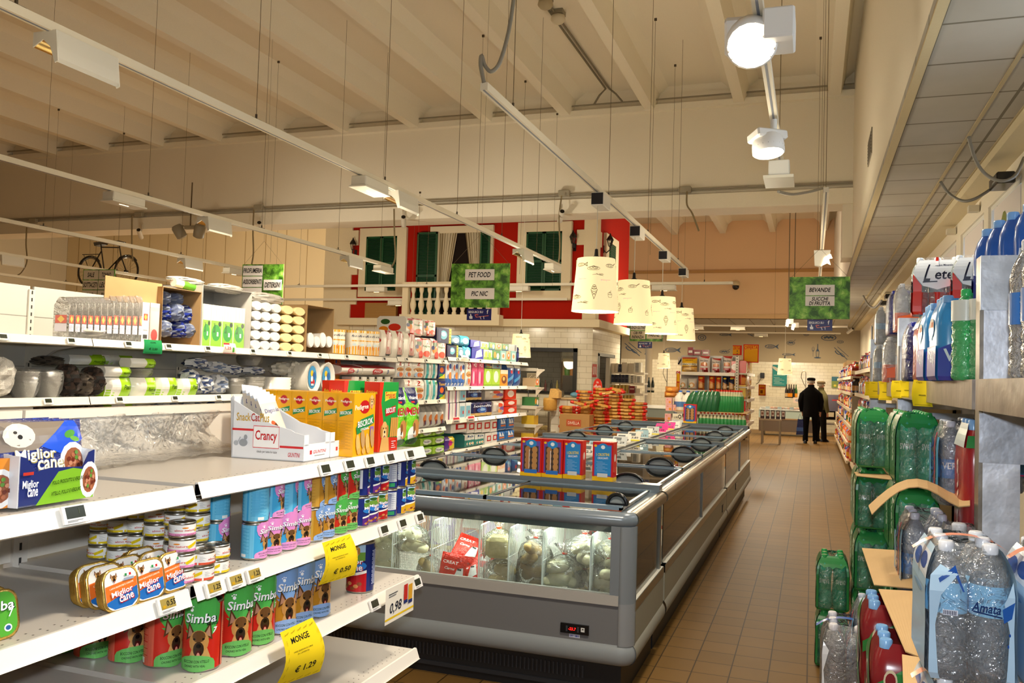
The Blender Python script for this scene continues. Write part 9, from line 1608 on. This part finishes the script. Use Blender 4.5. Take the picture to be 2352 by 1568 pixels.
for i, (px, Y, w) in enumerate(((2014, 8.3, .12), (2035, 7.6, .13), (2057, 6.7, .13), (2085, 5.6, .10), (2099, 5.2, .09), (2141, 4.45, .12))):
    m = M('matte'); h = w*1.05; f = lambda u, v: (-w/2+u*w, -.03*math.sin(3*(1-v))*(1 if i % 2 else -1)*abs(u-.4), (v-1)*h)
    m.rings([[f(a/5, b/5) for a in range(6)] for b in range(6)], '#f0d21e', caps=False, closed=False); art(m, [('t', 'Capo', .3, .9, .08, .3, .3, 0, '#a8900f'), ('r', .3, .4, .7, .44, '#8a7a10'), ('r', .1, .05, .9, .07, '#a8900f')], lambda u, v, z: (f(u, v)[0], f(u, v)[1]-z-.001, f(u, v)[2]), w, h, .2, .2, mat='matte')
    o = m.build('price_card', None, (.50, Y, 1.635)); o.rotation_euler = (0, 0, R(-35-8*(i % 3))); tag(o, 'curled yellow price card on the rack beam, %s from the far end' % od(i), 'price card', 'yellow price cards')
# ================================================ two shoppers
def person(loc, rz, lab, coat, trs, capc, h=1.72, coatlen=.78, lean=0, side=False, brim=1):
    o = empty('person', lab, 'person', loc, rz, 'two shoppers at the aisle end'); k = h/1.74
    def ring(cx, cy, z, rx, ry, n=14): return [(k*(cx+rx*math.cos(6.28318*i/n)), k*(cy+ry*math.sin(6.28318*i/n)), k*z) for i in range(n)]
    # body: one continuous surface (skin modifier) from feet to head, arms and hands
    me = bpy.data.meshes.new('body'); V = [(0, 0, .92), (0, 0, 1.18), (0, .01, 1.42), (0, .0, 1.50), (0, -.01, 1.56), (0, -.015, 1.66), (-.09, 0, .88), (-.11, -.01, .48), (-.12, -.02, .09), (-.12, -.08, .04), (.09, 0, .88), (.12, .02, .48), (.125, .03, .09), (.125, -.04, .04),
         (-.17, 0, 1.37), (-.25, .02, 1.12), (-.24, -.05, .86), (-.24, -.06, .78), (.17, 0, 1.37), (.25, .02, 1.12), (.22, -.10, .90), (.21, -.13, .82)]
    E_ = [(0, 1), (1, 2), (2, 3), (3, 4), (4, 5), (0, 6), (6, 7), (7, 8), (8, 9), (0, 10), (10, 11), (11, 12), (12, 13), (2, 14), (14, 15), (15, 16), (16, 17), (2, 18), (18, 19), (19, 20), (20, 21)]
    RR = [.09, .10, .07, .045, .065, .085, .05, .04, .03, .025, .05, .04, .03, .025, .04, .035, .028, .025, .04, .035, .028, .025]
    for hx_, bx in ((-.24, 17), (.21, 21)):    # four fingers and a thumb on each hand
        b = len(V); hy = V[bx][1]
        for f in range(4): V.append((hx_+(f-1.5)*.004, hy-.025+.018*f, .72-.004*abs(f-1.5))); E_.append((bx, b+f)); RR.append(.009)
        V.append((hx_+(.03 if hx_ < 0 else -.03), hy-.03, .76)); E_.append((bx, b+4)); RR.append(.010)
    me.from_pydata([tuple(c*k for c in v) for v in V], E_, []); b = bpy.data.objects.new('body', me); COLL.objects.link(b); b.parent = o
    sk = b.modifiers.new('skin', 'SKIN'); b.modifiers.new('sub', 'SUBSURF').levels = 1
    for i, v in enumerate(me.skin_vertices[0].data): v.radius = (RR[i]*k, RR[i]*k); v.use_root = i == 0
    mt = bpy.data.materials.new('skin'); mt.use_nodes = True; mt.node_tree.nodes['Principled BSDF'].inputs['Base Color'].default_value = (*C('#b98466'), 1); me.materials.append(mt)
    z0 = 1.5-coatlen
    m = M('cloth'); m.rings([ring(0, 0, z0, .19, .14), ring(0, 0, z0+.15, .20, .15), ring(0, 0, 1.0, .205, .15), ring(0, 0, 1.2, .22, .15), ring(0, .0, 1.36, .225, .135), ring(0, 0, 1.44, .16, .10), ring(0, -.005, 1.5, .085, .08), ring(0, -.01, 1.56, .08, .08)], coat)
    m.build('coat', o)
    for s in (-1, 1):
        pts = [(s*.150, 0, 1.37), (s*.215, .01, 1.29), (s*.262, .02, 1.12), (s*.25, -.02, .98), (s*(.24 if s < 0 else .225), -.06 if s < 0 else -.09, .86)]
        m = M('cloth'); m.tube([tuple(c*k for c in p) for p in pts], [.06*k, .078*k, .068*k, .06*k, .055*k], coat, 10); m.build('sleeve', o)
        dy = .03*s; m = M('cloth'); m.rings([ring(s*.095, 0, .92, .105, .115, 12), ring(s*.11, 0, .7, .09, .10, 12), ring(s*.12, dy*.5, .45, .075, .085, 12), ring(s*.125, dy, .2, .068, .075, 12), ring(s*.125, dy, .06, .07, .08, 12)], trs); m.build('trouser_leg', o)
        m = M('gloss'); m.rings([ring(s*.125, dy-.04, .0, .05, .14, 12), ring(s*.125, dy-.04, .04, .05, .14, 12), ring(s*.125, dy-.0, .09, .045, .08, 12)], '#14100e'); m.build('shoe', o)
    m = M('cloth'); m.rings([ring(0, .015, 1.60, .087, .095), ring(0, .015, 1.66, .088, .096), ring(0, .01, 1.69, .08, .09)], '#9a9080'); m.build('hair', o)
    m = M('cloth'); m.rings([ring(0, -.0, 1.665, .098, .108), ring(0, -.0, 1.70, .11, .125), ring(0, 0, 1.735, .10, .115), ring(0, .0, 1.75, .05, .06)], capc); m.rings([ring(0, -.09*brim, 1.668, .075, .065), ring(0, -.09*brim, 1.678, .075, .065)], capc); m.build('cap', o)
    m = M('paint'); m.ball((0, -.105*k, 1.615*k), (.012*k, .02*k, .02*k), '#a8745a'); m.build('nose', o)
    for s in (-1, 1):
        m = M('paint'); m.ball((s*.088*k, .0, 1.615*k), (.012*k, .02*k, .03*k), '#b07a5e'); m.build('ear', o); m = M('gloss'); m.ball((s*.032*k, -.085*k, 1.635*k), (.012*k, .01*k, .008*k), '#1a1410'); m.build('eye', o)
    m = M('paint'); m.ball((0, -.085*k, 1.575*k), (.026*k, .01*k, .006*k), '#7a3f35'); m.build('mouth', o)
    return o
a = at(1861, 1018, Z=0); Yp = a.y
person((a.x, Yp, 0), R(180), 'person in black coat and dark cap, back turned, holding a blue bag', '#0d0b0b', '#0c0a0a', '#141112', 1.76, .80)
b = at(1884, 1015, Z=0); person((b.x, b.y+.2, 0), R(125), 'person in olive jacket and tan flat cap, turned right, behind the one in black', '#5f5a3c', '#16120f', '#6e5f48', 1.68, .66)
m = M('gloss'); p = at(1836, 975, Y=Yp-.05); m.prism([(-.10, .0), (.09, .0), (.075, .42), (-.065, .42)], -.05, .05, '#1c2a5e', 'crinkle'); m.box(-.09, .08, -.052, -.05, .1, .2, '#3a5a9a'); m.tube([(-.05, 0, .42), (-.01, 0, .56), (.05, 0, .42)], .006, '#1c2a5e', 5)
tag(m.build('shopping_bag', None, (p.x+.02, Yp-.03, .22)), 'dark blue shopping bag hanging from the hand of the person in black', 'bag')
